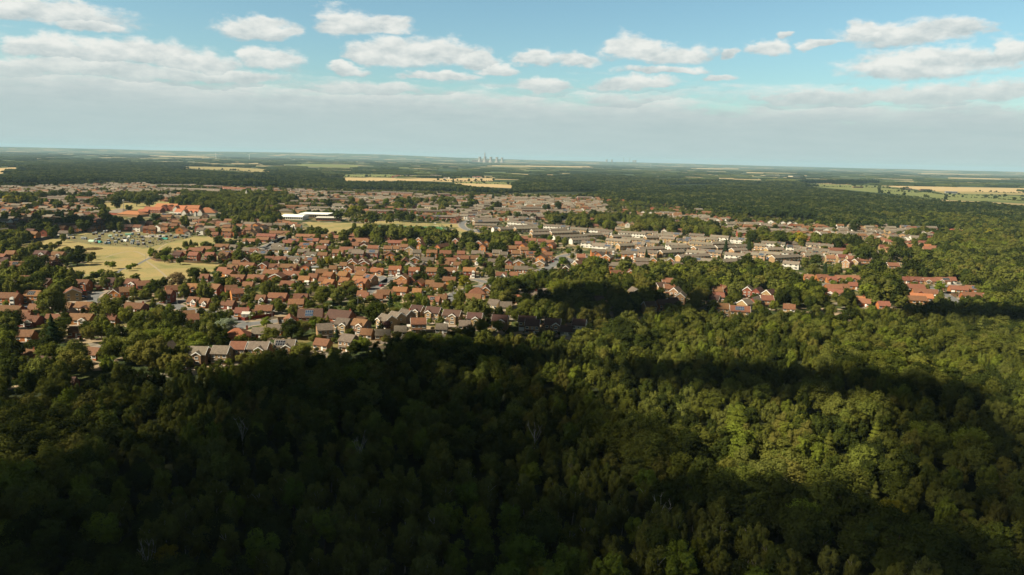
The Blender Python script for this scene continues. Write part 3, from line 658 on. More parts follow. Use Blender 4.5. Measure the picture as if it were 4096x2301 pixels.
def grid(x0, x1, y0, y1, sp, jit=.42):
    X, Y = np.meshgrid(np.arange(x0, x1, sp), np.arange(y0, y1, sp)); X = X.ravel()+rng.uniform(-jit, jit, X.size)*sp; Y = Y.ravel()+rng.uniform(-jit, jit, Y.size)*sp
    return X, Y
# ---------------------------------------------------------------- houses: x, y (ridge middle), width, kind, turn, roof, wall, extras
HD = {
'C1': """140,333,100,d,8,b,o;30,375,90,d,-10,b,r;60,420,90,d,-8,k,r;535,332,145,d,0,k,r,F;750,347,150,b,0,b,o,F;670,410,80,b,0,b,o;220,470,150,d,14,b,o,S;330,655,70,d,0,b,o;600,690,90,d,-10,k,r
130,872,210,d,2,b,o,v;430,848,175,d,0,t,o,S;130,1040,280,b,0,b,r,c;450,1018,130,b,0,b,o;835,1000,165,b,-2,b,r;1090,993,200,b,0,b,o,f;320,1098,140,b,0,b,o;320,1133,150,b,0,b,o;360,1168,290,b,0,b,r,F
875,1112,100,gb,0,b,r;1050,1145,280,b,0,b,o,FD;690,1147,180,b,0,b,r;340,1355,190,b,0,b,o;980,1310,150,b,8,b,r;1435,1148,140,b,0,b,o;1040,705,200,d,3,b,o,fv;1420,683,100,d,0,k,r
930,825,200,gd,12,b,t;1710,698,170,d,-8,b,r,F;1620,800,130,d,30,b,o;1840,720,130,d,32,r,r;1460,832,120,gb,-8,b,o;2230,780,160,d,34,b,o;2150,840,100,d,0,b,r;1740,1005,250,b,-6,b,r,c""",
'C2': """243,350,120,d,0,r,o;453,354,115,d,0,r,o;40,347,110,d,-5,k,r;100,335,150,b,0,b,u;610,247,180,b,0,b,r,f;750,258,80,b,0,g,u;280,295,190,b,0,b,r;410,278,140,b,0,b,r;690,335,170,b,0,b,r,s;640,350,130,d,-10,b,r;970,297,180,b,0,g,r
1020,306,120,b,0,b,r,F;1140,335,130,b,0,g,r,s;960,178,160,b,0,r,r;1180,115,260,b,-3,r,r;1130,158,170,b,0,r,r;1350,78,270,b,0,b,t,f;1700,120,320,b,0,r,t,f;1930,127,110,b,0,b,r,F;1530,180,150,b,0,r,t,s;1740,172,240,b,0,r,t,s;1470,197,170,b,0,r,r
1700,232,190,b,-6,r,o,s;1890,267,140,b,-5,r,o;1930,198,130,b,-5,b,r;2090,137,110,b,0,r,t;2220,145,110,b,0,r,r,F;2010,97,100,gb,0,r,r;2370,175,260,b,0,r,t;2290,110,100,b,0,r,o;2320,227,110,b,0,r,o;2420,238,110,gb,0,b,o;2210,285,180,b,0,r,r
2100,320,150,d,0,b,r,v;2330,320,170,d,0,g,r;1330,240,170,b,0,g,u,f;1330,282,150,b,0,g,t;1445,287,110,b,-8,g,t,s;1660,313,160,b,0,g,o,f;1760,350,140,b,0,g,t,F;1900,354,130,b,0,b,r;1750,418,160,b,0,b,r,s;1210,405,150,b,0,b,r,f;1360,407,150,b,0,b,r,f
1550,418,130,b,0,g,u,F;795,456,95,b,0,b,w;895,432,60,gb,0,b,o;745,513,150,b,-6,b,r,f;930,488,200,b,-4,b,o,F;1120,490,130,gb,-12,b,o;1280,503,130,b,0,b,o,f;1465,505,220,b,0,b,o,f;1670,512,150,gb,-10,b,o;2170,482,100,b,0,b,r;2280,452,130,gb,-8,b,o
2420,457,150,gb,-8,b,r,F;2220,537,130,gb,-12,t,o;2390,548,130,b,0,b,r,F;2035,525,60,b,0,b,o;620,547,130,b,-18,b,o;680,578,170,b,-22,b,o;800,642,220,b,-5,b,r,f;1050,643,230,b,-4,b,o,f;1245,578,200,b,-2,b,o;1300,625,190,gb,-14,b,o,F;1500,605,230,b,-2,b,o,F
1665,660,150,b,-4,t,o;1780,628,120,b,-4,b,o;1890,570,160,b,12,b,o;1980,608,130,d,-15,t,o;1910,675,100,b,-10,t,o;2170,602,130,d,-15,t,o;2190,682,130,d,-17,t,o,f;2385,675,140,d,-17,t,o,f;1990,702,140,d,-15,t,o,f;385,635,90,b,0,b,r
530,763,100,d,-20,b,r;720,778,130,d,28,b,r;790,820,120,d,30,b,o;230,757,100,d,0,t,o,f;250,930,160,b,-14,b,o,W;395,948,110,b,-14,b,o,W;690,972,180,b,-14,b,r;870,1068,190,b,-3,r,o;1150,1035,220,b,6,r,t;1325,878,250,b,0,b,r,f;1110,903,100,b,-4,b,r,F
1450,722,180,b,0,b,o;1620,888,190,b,0,b,r,f;1560,955,200,b,10,b,o;160,1105,150,b,30,b,o;225,1150,130,b,28,b,o;800,1322,300,h,10,o,o,c;1070,1328,150,b,6,g,o;1285,1283,190,b,4,g,o;1740,1085,320,B,10,k,o,s0;2130,1100,330,B,-14,k,o,c;1920,1272,190,d,22,g,t
2170,1205,190,d,-16,g,t,F;2390,1215,200,d,-22,b,u,F;2420,862,130,b,-5,b,r;940,735,140,b,-4,b,o;1860,450,100,b,0,b,r;1490,1190,120,gb,10,b,u""",
'C3': """30,443,110,gb,-10,b,o;165,450,140,gb,-4,b,r,F;350,470,150,gb,6,g,r;140,545,150,b,0,b,r,f;350,557,175,b,0,o,o,f;150,592,120,d,-15,t,o;260,638,140,d,-30,b,t,s;150,678,130,d,-17,t,o,f;583,531,172,d,0,t,r,v;828,546,150,d,0,t,r,v;1053,551,150,d,0,b,r;1290,549,176,d,0,b,r,v;1537,549,176,d,0,t,r,v
670,642,150,gd,-12,t,o;775,672,100,gb,-14,t,o;650,715,190,b,-8,t,o,f;870,715,140,gb,-14,t,o;1030,712,110,b,0,b,o;1130,748,190,b,-15,b,o;1280,670,180,b,-5,b,o;650,800,200,b,-5,t,o;865,818,120,b,-5,t,o;450,838,220,b,8,b,o;360,888,130,b,6,b,o;170,860,130,b,-2,b,r
1640,803,230,h,0,b,o;1745,800,70,gb,0,b,o;1080,922,180,b,-16,b,t,S;1190,898,130,b,-6,b,o;870,1037,125,d,-18,k,u,F;1080,1058,200,d,-14,k,t,F;1320,1097,240,d,-12,k,u,F;1610,1132,210,d,-7,k,t,F;1935,1162,220,d,-7,k,t,F;2300,1192,240,d,-6,k,t,F
600,1120,130,d,-38,g,t,f;720,1100,120,d,-38,g,u,f;480,1150,150,d,-40,g,t,f;880,1200,210,d,10,b,t;650,1302,170,b,6,g,t;420,1344,200,b,4,g,t;230,1342,120,b,-14,b,t;1180,1272,130,b,0,g,u;1480,1232,120,b,-4,g,t;2000,987,130,d,0,g,c;1868,968,110,d,-30,g,c
2150,903,70,b,0,o,r;510,358,150,gd,0,b,o;90,320,165,d,0,g,r;290,322,170,d,-2,g,r,s;300,265,150,d,0,b,t;490,270,110,d,0,b,t;595,273,80,b,0,b,t;700,249,100,d,0,b,o;760,285,120,gd,-10,g,t;860,321,110,d,0,g,t;1055,323,150,d,0,b,o;1230,329,160,d,0,b,o
1430,335,110,d,0,b,o;1645,333,165,d,-2,g,t;1785,363,80,b,0,b,t;1890,324,125,d,-3,g,t;1975,347,60,d,-3,g,t;2080,269,140,d,-2,b,o;2245,285,110,d,0,b,o;2215,240,110,gd,-24,b,o;2135,331,120,d,0,b,t;2330,341,140,d,-2,b,t,S;2450,388,150,gd,-18,b,o
2170,458,160,gb,0,g,o;2440,462,150,gb,-10,g,t;2200,530,200,b,0,g,o;2045,520,80,b,0,b,o;1950,608,150,b,-12,b,w,W;2110,606,120,b,-8,b,w;1830,436,120,b,0,g,o;1600,394,130,d,0,b,t,v;1370,397,110,b,0,b,r,F;1000,420,180,b,-2,g,t;830,417,140,gb,0,g,o;705,432,80,gb,0,b,r
770,492,150,gb,0,g,w,F;1300,425,150,b,0,b,r;1200,465,180,b,0,b,r;505,144,240,b,-2,r,t,f;220,137,130,b,-6,r,r;130,178,230,b,0,r,t,f;60,227,110,b,0,r,r;170,238,110,gb,-12,b,t;580,200,200,b,10,r,o;685,172,110,b,-4,r,o;880,165,80,gd,-20,b,o;885,205,90,gd,-20,b,o;895,238,90,gd,-20,b,o
1125,255,90,gd,-30,b,o;1190,243,90,gd,-30,b,o;1650,207,110,gd,-12,b,o;1745,197,80,gd,-8,b,o;1700,248,110,gd,-12,b,o;1355,177,80,gd,-20,b,r;45,112,90,gb,0,r,o;2245,148,60,d,0,r,o;2345,170,110,d,-2,r,o;2465,180,110,d,-2,r,t;2165,213,80,d,0,r,o
940,500,90,gb,0,g,r;1380,478,90,b,0,b,r;2040,455,90,gb,0,g,r;1480,395,70,d,0,b,r""",
'C4': """320,196,115,d,-5,r,o;320,232,110,gd,-25,b,o;230,292,130,gd,-22,b,o;285,349,150,d,-3,b,o;718,377,125,d,0,r,t;675,440,110,gb,-28,b,t;645,470,110,gb,-28,b,t;525,527,90,gb,-10,g,r,F;940,312,200,d,3,g,o,f;1098,305,110,d,-2,g,o,v;945,355,110,gd,-20,g,o;1045,385,130,gd,-25,g,o
1345,338,240,d,-8,g,o,v;1500,425,180,d,-4,g,o;1150,481,290,d,-2,g,o;1500,483,260,d,-2,g,o;1830,686,150,d,-3,r,t;1870,770,165,d,-5,b,t;1750,748,110,d,20,k,t;1905,803,120,gd,-22,g,t;1440,825,130,gd,18,g,t;2000,877,120,gd,-12,g,t;1600,988,150,d,12,k,t;1780,960,170,d,10,k,o
1895,940,100,d,22,k,t;940,918,160,d,-6,k,r;1160,585,150,d,20,b,o;1360,585,90,gd,0,b,o;690,1228,170,d,-14,k,w;550,1287,90,b,-8,k,w;360,1207,220,d,-8,k,u,F;80,1200,200,d,-6,k,t;290,822,90,b,-5,g,c;100,847,90,b,-5,g,c;1650,425,70,gb,0,g,o;1880,432,110,gd,0,g,o;1960,470,130,b,-4,g,r""",
'C5': """220,800,130,d,-6,b,t;230,862,190,b,-6,r,t;335,800,80,gd,20,b,o;610,797,110,gd,-14,g,r,F;720,817,90,gd,-26,k,r;860,840,140,gd,-35,k,t;840,920,165,d,-3,r,t;590,960,130,d,38,g,t;690,925,120,gd,-30,g,r;300,1017,125,d,-12,b,t;510,1040,250,d,-12,b,t,s;1150,1022,140,b,-20,b,t
190,905,80,d,-30,k,t;1400,640,115,b,-14,r,o,f;1570,640,150,b,-3,r,o,f;1690,665,120,b,-3,r,o,f;1820,648,150,b,-4,r,o,f;2010,657,230,b,-4,r,o,f;1725,762,200,b,-3,r,o;1850,768,100,b,-3,r,o;1980,740,130,b,-6,r,o;1730,828,190,b,-22,r,o,F;2120,952,130,b,-30,r,o;2360,985,140,b,-4,r,o
2060,922,90,b,-10,o,o;1680,395,115,d,-12,r,t;1840,382,140,d,-6,r,t;1970,402,145,d,-8,r,t;2115,422,150,d,-8,r,t;1880,448,100,gd,-26,r,t;1990,442,100,gd,-26,r,t;2480,488,140,d,-6,r,t;1860,250,80,b,-3,r,r;1755,297,225,b,-6,r,o;1620,242,160,b,-8,g,c;2460,300,150,b,10,r,t;1440,232,140,b,-8,g,c;1230,215,90,b,-6,g,u""",
'C6': """1040,828,90,b,-6,r,t;1170,830,155,b,-4,r,o,f;1350,842,165,b,-4,r,t,f;1530,832,165,b,-4,r,t,fS;1635,838,80,b,-4,r,w;1160,925,230,b,-5,r,o;1300,988,270,b,-14,r,o,f;1250,1045,250,b,-14,o,t,f;1160,1075,270,b,-6,r,o;1730,945,190,b,-14,r,o;1950,945,220,b,-14,r,o,s;1900,1030,210,b,-14,r,o
745,335,95,b,-14,r,c,f;830,352,95,b,-14,r,c,f;1090,365,165,b,-8,r,c,f;1260,365,160,b,-8,r,c,f;1105,412,90,b,-8,o,t;1325,410,90,b,-8,o,t;1325,440,90,b,-10,r,t;1425,430,110,b,-10,r,t;840,450,120,b,-25,r,t;920,448,80,b,10,r,t;760,418,90,b,-10,r,t
60,195,140,b,-4,p,u;265,198,145,b,-4,p,t;435,203,130,b,-4,p,u;610,213,150,b,-4,p,t;270,240,170,b,-4,p,u;520,258,120,b,-5,p,u;90,235,100,gb,-8,p,w,F;690,270,110,gb,-10,b,r,F;610,275,100,gb,-10,p,r,F;770,268,110,gb,-10,p,t,F;880,270,110,gb,-10,p,r,F;720,300,120,gb,-10,p,w,F
1010,275,110,gb,-10,p,t,F;1100,290,100,gb,-10,p,u;1190,300,150,b,-6,p,w;930,300,110,gb,-8,p,w,F;1040,310,110,gb,-8,p,w;1290,245,90,gd,-4,p,w,F;1390,250,90,gd,-4,p,r,F;1380,275,120,b,-6,p,r;820,148,110,d,-4,p,u;900,150,110,d,-4,p,t,s;1045,165,120,d,-4,p,t,s;1130,152,90,gd,-4,p,w
1000,205,100,d,-6,p,w;1130,180,110,d,-6,b,r;1210,178,110,d,-6,p,t,S;1380,178,140,d,-4,p,u;1240,135,150,b,-6,p,u;1120,112,80,gb,-4,p,w;500,140,110,b,0,p,c;625,145,70,gd,0,p,r,F;720,160,120,b,-3,p,w;300,125,110,b,0,r,r;955,160,60,gd,0,p,r;1490,180,80,gb,0,p,w;1640,185,90,b,0,p,w""",
'B2': """115,785,140,gd,-35,g,o;815,820,350,d,0,g,t,F;600,958,200,b,-15,b,u;1245,778,200,d,0,g,t;1520,735,235,d,0,r,u;1880,722,350,d,0,g,t,F;2330,685,350,d,4,g,t,FS""",
'P': """878,842,38,d,-22,g,t;812,853,40,b,-18,b,t;170,950,34,b,5,k,r;118,898,34,d,-10,k,o;235,875,34,b,-12,b,o;75,880,30,b,-4,b,o;1190,740,46,b,-4,b,o""",
'M1': """590,975,120,d,-6,b,o;740,940,120,gd,-14,k,r;230,880,130,d,6,k,o;530,927,130,d,-4,k,r;1070,872,120,d,-4,b,r,w;1325,866,210,d,-2,k,o;1110,960,170,b,-4,g,w;970,830,160,gd,-10,k,r;1640,835,130,d,14,k,o;1750,820,90,d,14,k,o;1580,893,110,b,0,k,o;2215,857,160,d,-4,k,r;2360,855,140,d,-8,b,w;2455,800,110,d,-8,g,w
2545,885,130,d,12,b,o;90,755,170,d,-4,g,w;300,750,140,d,-4,k,t,s;430,755,120,d,-4,k,r;1190,830,190,d,-2,k,r;740,700,140,gb,-8,g,w,F;910,665,120,gb,-8,g,w;900,700,170,gb,-6,g,w,F;1080,665,120,b,-8,b,u;1360,650,130,b,-4,b,o;1510,648,110,b,-2,b,u;1610,665,120,gb,-10,b,u;1710,680,120,b,-6,b,t;85,582,150,d,-4,b,r,s
160,560,120,d,-4,b,r;280,550,130,b,-6,r,r;390,680,140,gb,-8,b,o;510,650,120,b,-4,b,o;540,600,110,b,-8,b,u;640,530,150,gd,-14,k,o;730,520,120,gd,-14,k,r;330,475,140,b,-10,b,u;430,480,120,b,-12,b,u;200,490,130,b,-4,b,o;350,510,150,b,-8,b,u;590,585,130,b,-4,b,t;1100,480,120,gb,-8,g,u,F;1120,530,130,b,-12,b,u
1060,570,150,b,-12,b,u;1310,480,140,b,-6,b,o;1420,490,120,gb,-14,b,u;1480,520,130,b,-20,b,u;1450,560,130,b,-20,b,u;1430,595,130,b,-20,b,u;780,480,190,b,-3,b,u;820,510,150,b,-3,b,u;900,590,120,b,-8,b,u;1570,530,100,b,-10,b,u;1660,740,160,b,-10,k,r;1750,760,140,b,-10,k,r;30,470,110,b,-4,b,o;90,510,130,b,-4,b,u""",
'M2': """270,835,120,d,-4,b,o;410,835,140,d,-4,b,o;120,868,160,gd,-30,b,w,W;40,890,100,d,10,b,o;0,800,120,d,-3,k,r;510,905,150,gd,-18,b,o;250,905,110,b,-6,b,o;620,940,80,b,-4,b,o;880,910,130,d,-8,g,w;1100,920,190,d,-4,b,t;1330,925,190,d,-2,b,o;1530,938,190,d,-3,b,o;1130,985,90,b,-4,b,r;1345,1000,120,b,-6,b,r
820,870,120,gd,-18,g,r,s;870,835,150,d,-3,b,o;800,790,120,b,-12,b,w,F;910,760,170,b,-5,b,u;1040,790,150,gb,-16,b,u,F;1240,800,190,b,-4,b,u;1120,775,120,gb,-12,b,u;1330,858,130,d,-3,b,t;1190,845,130,b,-6,b,u;1540,845,110,d,-4,r,w;1690,850,110,d,0,r,w;1800,835,150,gd,-20,b,o;1790,890,110,gd,-28,g,t;1880,885,90,gd,-28,g,t
1930,875,80,gd,-28,b,t;1690,905,90,d,0,b,t;1800,950,100,gb,-14,b,t;1740,975,110,gb,-12,b,t;2040,830,110,d,8,g,t;2180,825,80,d,8,g,t;2270,825,80,d,8,g,t;2470,815,150,d,-14,b,w,F;2240,760,160,b,-6,b,o;2350,790,140,b,-10,b,o;1850,760,120,b,-10,b,o;2550,850,80,d,0,b,w;300,680,130,gb,-14,b,o;430,720,170,gb,-16,g,u
360,760,150,gb,-14,b,u;420,775,150,b,-10,b,u;930,680,120,gb,-4,b,u,F;30,870,90,b,-6,b,w;1590,920,80,gb,-16,b,w;640,965,70,gb,0,b,w""",
'M3': """870,495,90,gd,-10,g,t;970,500,70,gd,-6,g,t;1090,502,80,gd,-8,g,t;1220,508,160,d,-2,g,t;1400,462,80,d,0,g,t;1490,470,110,h,0,b,t;1590,460,90,gd,-12,b,t;780,492,90,gd,-8,g,t;1480,535,80,gb,0,b,o;1560,540,110,b,-4,b,u;1965,528,80,gb,-4,b,o;2140,365,130,d,0,g,t;2285,325,100,gd,-6,g,t;940,440,110,b,-20,g,u
1300,340,130,gb,-8,g,t;790,305,80,gb,-4,g,r;1010,308,80,gb,-6,g,r;1180,308,80,gb,-6,g,r;1060,335,130,gb,-6,g,u;1560,345,110,gb,-10,g,o;1770,360,120,gb,-10,g,o;640,375,100,gb,-4,g,w;1920,365,90,gb,-6,g,u;2230,380,120,gd,-14,g,u;2250,440,230,gb,-16,b,o;2170,600,90,gb,-4,g,t;1990,625,120,gb,-14,g,t
2090,690,150,gb,-20,g,r,F;2250,705,120,gd,-8,g,r,F;2520,620,110,gb,-6,g,t;150,25,110,gb,-4,r,o""",
'M4': """60,740,130,gd,-8,b,r,F;100,722,110,gd,-8,b,r,F;140,705,100,gd,-8,b,r,F;200,640,110,gb,-8,g,t;600,645,110,gb,-14,g,t;770,605,100,gb,-4,g,r,F;540,575,90,gb,-6,g,w;560,470,140,gb,-10,g,u;630,505,170,b,0,p,u;150,430,160,b,0,b,o;230,435,120,b,0,b,u;560,455,150,b,-2,b,t;680,430,100,b,0,b,o;910,440,90,gd,-12,g,t,F
1140,495,150,b,-12,g,r;1240,455,130,b,-2,g,w;1470,465,140,b,-2,g,w;1720,445,110,b,-6,g,w;1540,520,160,b,20,p,u;1940,530,120,b,0,g,w;2280,535,100,gb,-8,b,r;2240,480,140,b,-10,g,w;2150,440,120,b,-4,g,w;2510,480,140,b,-6,g,w;1950,755,120,b,-4,p,t;2440,740,120,b,0,b,u;2500,845,120,b,-6,b,u;1420,415,150,b,0,g,u""",
'M5': """740,410,110,gd,-6,p,w;870,420,90,gd,-8,p,w;950,420,80,gd,-8,p,w;1085,430,90,gd,-10,g,w;1020,440,120,b,-4,p,w;1150,415,100,d,-2,p,t;1240,420,90,d,-2,p,u;1340,430,80,gd,-4,p,w,F;1210,455,130,b,-2,p,t;1500,450,90,gb,-8,p,w;1570,450,80,gb,-8,p,w;330,590,150,b,-4,p,t;390,605,90,gb,-4,p,t;480,600,90,gd,0,b,w
550,595,90,gd,-4,p,t;310,680,100,d,-2,p,t;1350,560,90,gd,0,k,t;1380,710,120,b,-4,r,u;1100,715,110,gb,-6,b,w;1990,490,90,gb,-6,p,w;2080,520,140,b,-4,p,u;2200,500,110,gb,-6,p,w,F;2300,590,140,b,-2,p,u;2420,600,130,b,-2,p,u;2240,650,110,b,-2,p,u;2110,660,110,gb,-10,g,o;2460,690,180,b,-2,p,w;2450,740,200,d,-2,p,r
1690,360,150,d,-4,p,r;1830,410,170,b,-4,p,t;900,230,110,gb,-30,r,r;150,205,120,gb,-30,r,o;390,205,110,gb,-20,r,o;1080,265,130,b,-10,r,o;900,340,120,gb,-10,p,u;1340,330,90,b,0,r,o;440,370,120,b,-4,p,r;1210,345,90,gb,-14,r,r;1300,375,110,b,-4,p,u""",
'M6': """70,610,150,d,-4,p,r;190,570,110,gd,-10,b,r,F;60,560,110,gb,-8,p,w;360,565,110,gd,-10,p,w,F;420,600,100,gd,-10,p,t,F;300,635,150,d,-4,p,r;560,640,170,d,-4,p,r;570,585,110,gd,-6,g,w,F;690,590,100,gd,-6,p,w,F;720,620,110,gd,-6,b,r;780,600,90,gd,-6,p,w;400,710,180,b,-4,p,u;540,710,110,b,-4,p,u,s
800,690,150,h,0,p,r;940,690,110,h,0,p,r;1160,620,130,h,0,b,r;1300,660,150,gb,-10,p,w;1130,690,160,b,-3,p,u;1370,700,160,b,-3,p,t;1610,705,150,b,-3,p,t;1830,710,140,b,-3,p,t;700,735,110,gb,-10,p,t,F;840,740,110,gb,-8,b,o;980,750,110,gb,-10,b,r,F;1150,745,120,gb,-8,p,w;1270,755,120,gb,-8,p,t,F;1430,760,140,gb,-8,p,w;1600,760,170,b,-3,p,u;1780,770,160,b,-3,p,u
60,690,120,h,0,p,u;1700,430,90,gb,-4,p,w;1790,430,90,gb,-4,p,w;1870,435,100,b,-4,p,u;1950,450,110,gb,-8,p,w;2060,465,100,gb,-8,p,w;2310,500,120,b,-4,p,u;2480,535,110,b,-4,p,u;585,60,80,b,0,p,w;1090,195,80,b,0,p,t;660,925,90,b,-4,k,r;770,930,90,gb,-4,g,w;1020,845,80,b,0,r,o;1120,1015,120,b,-4,g,u""",
}
# terraces: ridge ends, wall, roof
TD = {
'M5': """0,725,215,735,w;330,745,790,775,w;0,768,120,775,t;195,815,520,806,t;380,845,770,885,t;110,862,540,910,t;775,832,990,828,t;1035,825,1320,868,t;1325,872,1555,892,t,Ss;1430,842,1830,882,t,s;1650,832,2060,880,t;1890,810,2230,842,w;2240,852,2576,880,w,s;555,928,780,952,t,s;765,897,1025,922,t,s;310,968,560,957,t;-120,960,225,990,w,s;1130,937,1520,977,w
665,1035,1065,1002,t;1200,1015,1500,985,w;1530,917,1960,960,t;1615,1012,1960,996,t;1925,932,2200,928,t;1980,1002,2300,988,t;2315,990,2490,975,t;470,1042,1010,1098,t,s;1040,1085,1410,1062,t;1490,1067,1830,1100,w;1685,1048,2110,1092,t,s;1350,1165,1850,1128,t;1565,1192,2030,1247,t,s;2260,1048,2490,1036,t;2150,1112,2500,1142,w;2430,1092,2700,1104,t;2100,1240,2400,1212,t
1060,760,1410,785,t,s;905,790,1250,800,t;720,748,990,760,t;1540,790,1790,805,u""",
'M6': """75,902,640,957,w,S;615,977,880,1012,w,Ss;60,957,260,972,t;280,1032,560,1030,t;880,1018,1110,1042,u,S;1110,1040,1360,1062,u;1010,945,1160,962,c;1200,967,1425,985,c;150,1082,575,1132,t;-20,1105,300,1147,t,s;540,1072,885,1112,w;380,1172,820,1148,t;560,1250,870,1292,w;1340,1082,1620,1112,u;1690,1132,1980,1168,u;790,1050,970,1062,u;990,1080,1190,1090,u,S;930,1130,1250,1140,u""",
'M4': """410,745,800,742,u;405,780,830,772,u,s;430,830,800,842,t;840,903,1060,897,t;985,868,1500,852,t;1115,897,1490,888,t;1390,997,1700,977,t;1400,942,1700,927,t;1710,927,2000,912,t;1725,967,2200,952,t,S;1620,832,2070,892,w,s;2078,887,2380,932,t;2375,907,2700,935,w;1780,1042,2330,1017,w;2310,1007,2600,992,t;2075,1087,2480,1072,w;2260,1117,2500,1160,w,s;2450,1147,2700,1195,w
740,902,940,892,w,s;1020,782,1160,792,w;1150,792,1330,802,w,s;1330,802,1520,837,w,s;230,665,570,672,r,s;265,622,520,624,r;530,607,720,609,r;120,582,470,582,r;300,552,700,552,u;700,557,1090,562,c;1160,582,1640,587,r;1230,642,1600,647,r,s;1670,592,2060,597,u,s;985,687,1110,692,r;1050,742,1140,742,t;1155,742,1250,742,t;1330,737,1420,738,t,s;1495,692,1610,694,r
430,367,780,372,w;780,377,1060,382,t;1060,375,1410,387,t;1430,387,1800,392,t;1800,390,2060,397,t;2190,370,2430,374,T;1050,405,1420,412,w;1150,430,1550,445,w;0,378,300,358,t;470,502,740,502,t;1280,470,1560,480,w;1950,480,2120,500,w;2440,455,2576,462,w;730,410,900,416,u;0,590,110,592,r;1180,545,1560,550,t;480,640,620,642,r;0,520,220,520,t""",
'M3': """480,272,750,274,r;760,280,940,284,r;1140,292,1385,298,r;1410,277,1640,287,T;1650,287,1940,297,T;950,352,1560,367,w;430,402,820,397,r;270,480,480,484,r;485,507,775,514,w;170,542,520,550,w;560,487,710,489,w;1190,592,1610,602,r;1620,572,1830,574,r,s;2000,602,2420,607,r;1850,582,2000,584,r;2420,592,2576,594,r;2110,657,2290,662,r;2270,692,2700,697,r,s;2360,314,2576,318,T
2020,517,2420,532,c;1160,507,1300,507,t;0,252,240,264,r;0,472,180,477,r;150,387,330,392,r;530,560,800,570,w;1990,570,2200,572,u;1290,378,1700,392,r;0,390,130,400,r;2090,480,2230,484,t;2310,500,2400,500,t;1040,580,1190,590,u""",
'M2': """180,157,670,162,u;690,157,790,160,t;930,174,1080,178,r;1080,182,1250,186,r;620,252,770,254,r;600,227,1200,242,u;1650,207,1740,208,r;1840,242,2080,240,t;2080,257,2300,262,t;1750,224,1850,227,r;1850,214,1960,216,r;2120,500,2350,475,u;2260,517,2700,527,r;1260,200,1640,225,r;0,165,150,170,u;300,215,600,222,r;2120,222,2230,224,r;2400,262,2576,258,r;1330,248,1620,255,r;2350,440,2560,430,u;1000,260,1200,265,u;2320,300,2560,310,r;930,245,1090,255,r""",
'M1': """430,207,640,202,t;640,192,880,198,t;840,184,1030,190,r;960,210,1220,214,u;1220,227,1370,232,r;1490,157,1700,154,t;1760,162,1900,167,r;1960,162,2200,167,t;2240,152,2390,154,r;2390,157,2576,160,r;2190,227,2576,227,u;2200,262,2430,267,u;1580,282,1760,287,u;1660,302,2030,312,r;1610,337,1880,347,r,s;0,222,150,224,t;665,387,1265,402,r;780,362,1240,370,r;1250,372,1600,380,r;1270,402,1600,406,r;1590,387,1850,382,r
0,412,160,414,r;1030,172,1200,176,r;1280,165,1480,170,t;1640,185,1790,190,r;1400,195,1620,205,r;880,345,1200,352,u;170,240,400,244,r;650,240,830,246,r;520,255,640,250,r;1980,175,2180,182,r;1830,195,1970,200,u;0,245,90,250,r""",
}
RK = {'r':'r_red','b':'r_brown','t':'r_tan','g':'r_grey','o':'r_orange','k':'r_dark','p':'r_pale'}
WK = {'o':'w_orange','r':'w_red','t':'w_tan','u':'w_buff','w':'w_white','c':'w_cream'}
RN = {'r':'red brown','b':'brown','t':'orange brown','g':'grey','o':'bright orange','k':'dark brown','p':'pale grey'}
WN = {'o':'orange brick','r':'red brick','t':'tan brick','u':'buff brick','w':'white walled','c':'cream walled'}
HS = []
for c, txt in HD.items():
    for it in txt.replace('\n', ';').split(';'):
        a = it.split(',')
        if len(a) < 7: continue
        x, y, w = float(a[0]), float(a[1]), float(a[2]); kind = a[3]; rot = R(float(a[4])); opt = a[7] if len(a) > 7 else ''
        two = 'd' in kind; s = CROPS[c][2]
        he = 5.0 if two else 2.6
        if kind == 'B': he = 4.4
        if kind == 'h': he = 3.2
        rise = 2.5 if two else 2.4
        if kind in 'Bh': rise = 3.6
        p = at(*cp(c, x, y), he+rise)
        wm = w/s*math.hypot(p.length, H)/F*.90
        gab = kind.startswith('g')
        if gab:
            W = min(max(wm*.92, 6.0), 11.5); Ln = 9.5 if two else 10.5
            view = math.atan2(p.x, p.y)
            th = math.pi/2-view*.6+rot      # ridge direction, roughly away from the viewer
            ctr = Vector((p.x, p.y, 0))+Vector((math.cos(th), math.sin(th), 0))*Ln*.45
            ang = th-math.pi                 # local +x end points at the viewer
        else:
            L0 = wm/max(.72, math.cos(rot)); hi = 15 if two else 24
            if kind == 'B': hi = 34
            Ln = min(max(L0, 7.0 if two else 6.0), hi); W = 7.6 if two else (8.2 if Ln > 9 else 5.2)
            if kind == 'h': W = Ln*.82
            if kind == 'B': W = 11
            ctr = Vector((p.x, p.y, 0)); ang = rot
        HS.append(dict(c=c, x=ctr.x, y=ctr.y, L=Ln, W=W, he=he, rise=rise, ang=ang, two=two, gab=gab, hip=kind == 'h', big=kind == 'B', roof=a[5], wall=a[6], opt=opt, d=ctr.length))
TS = []
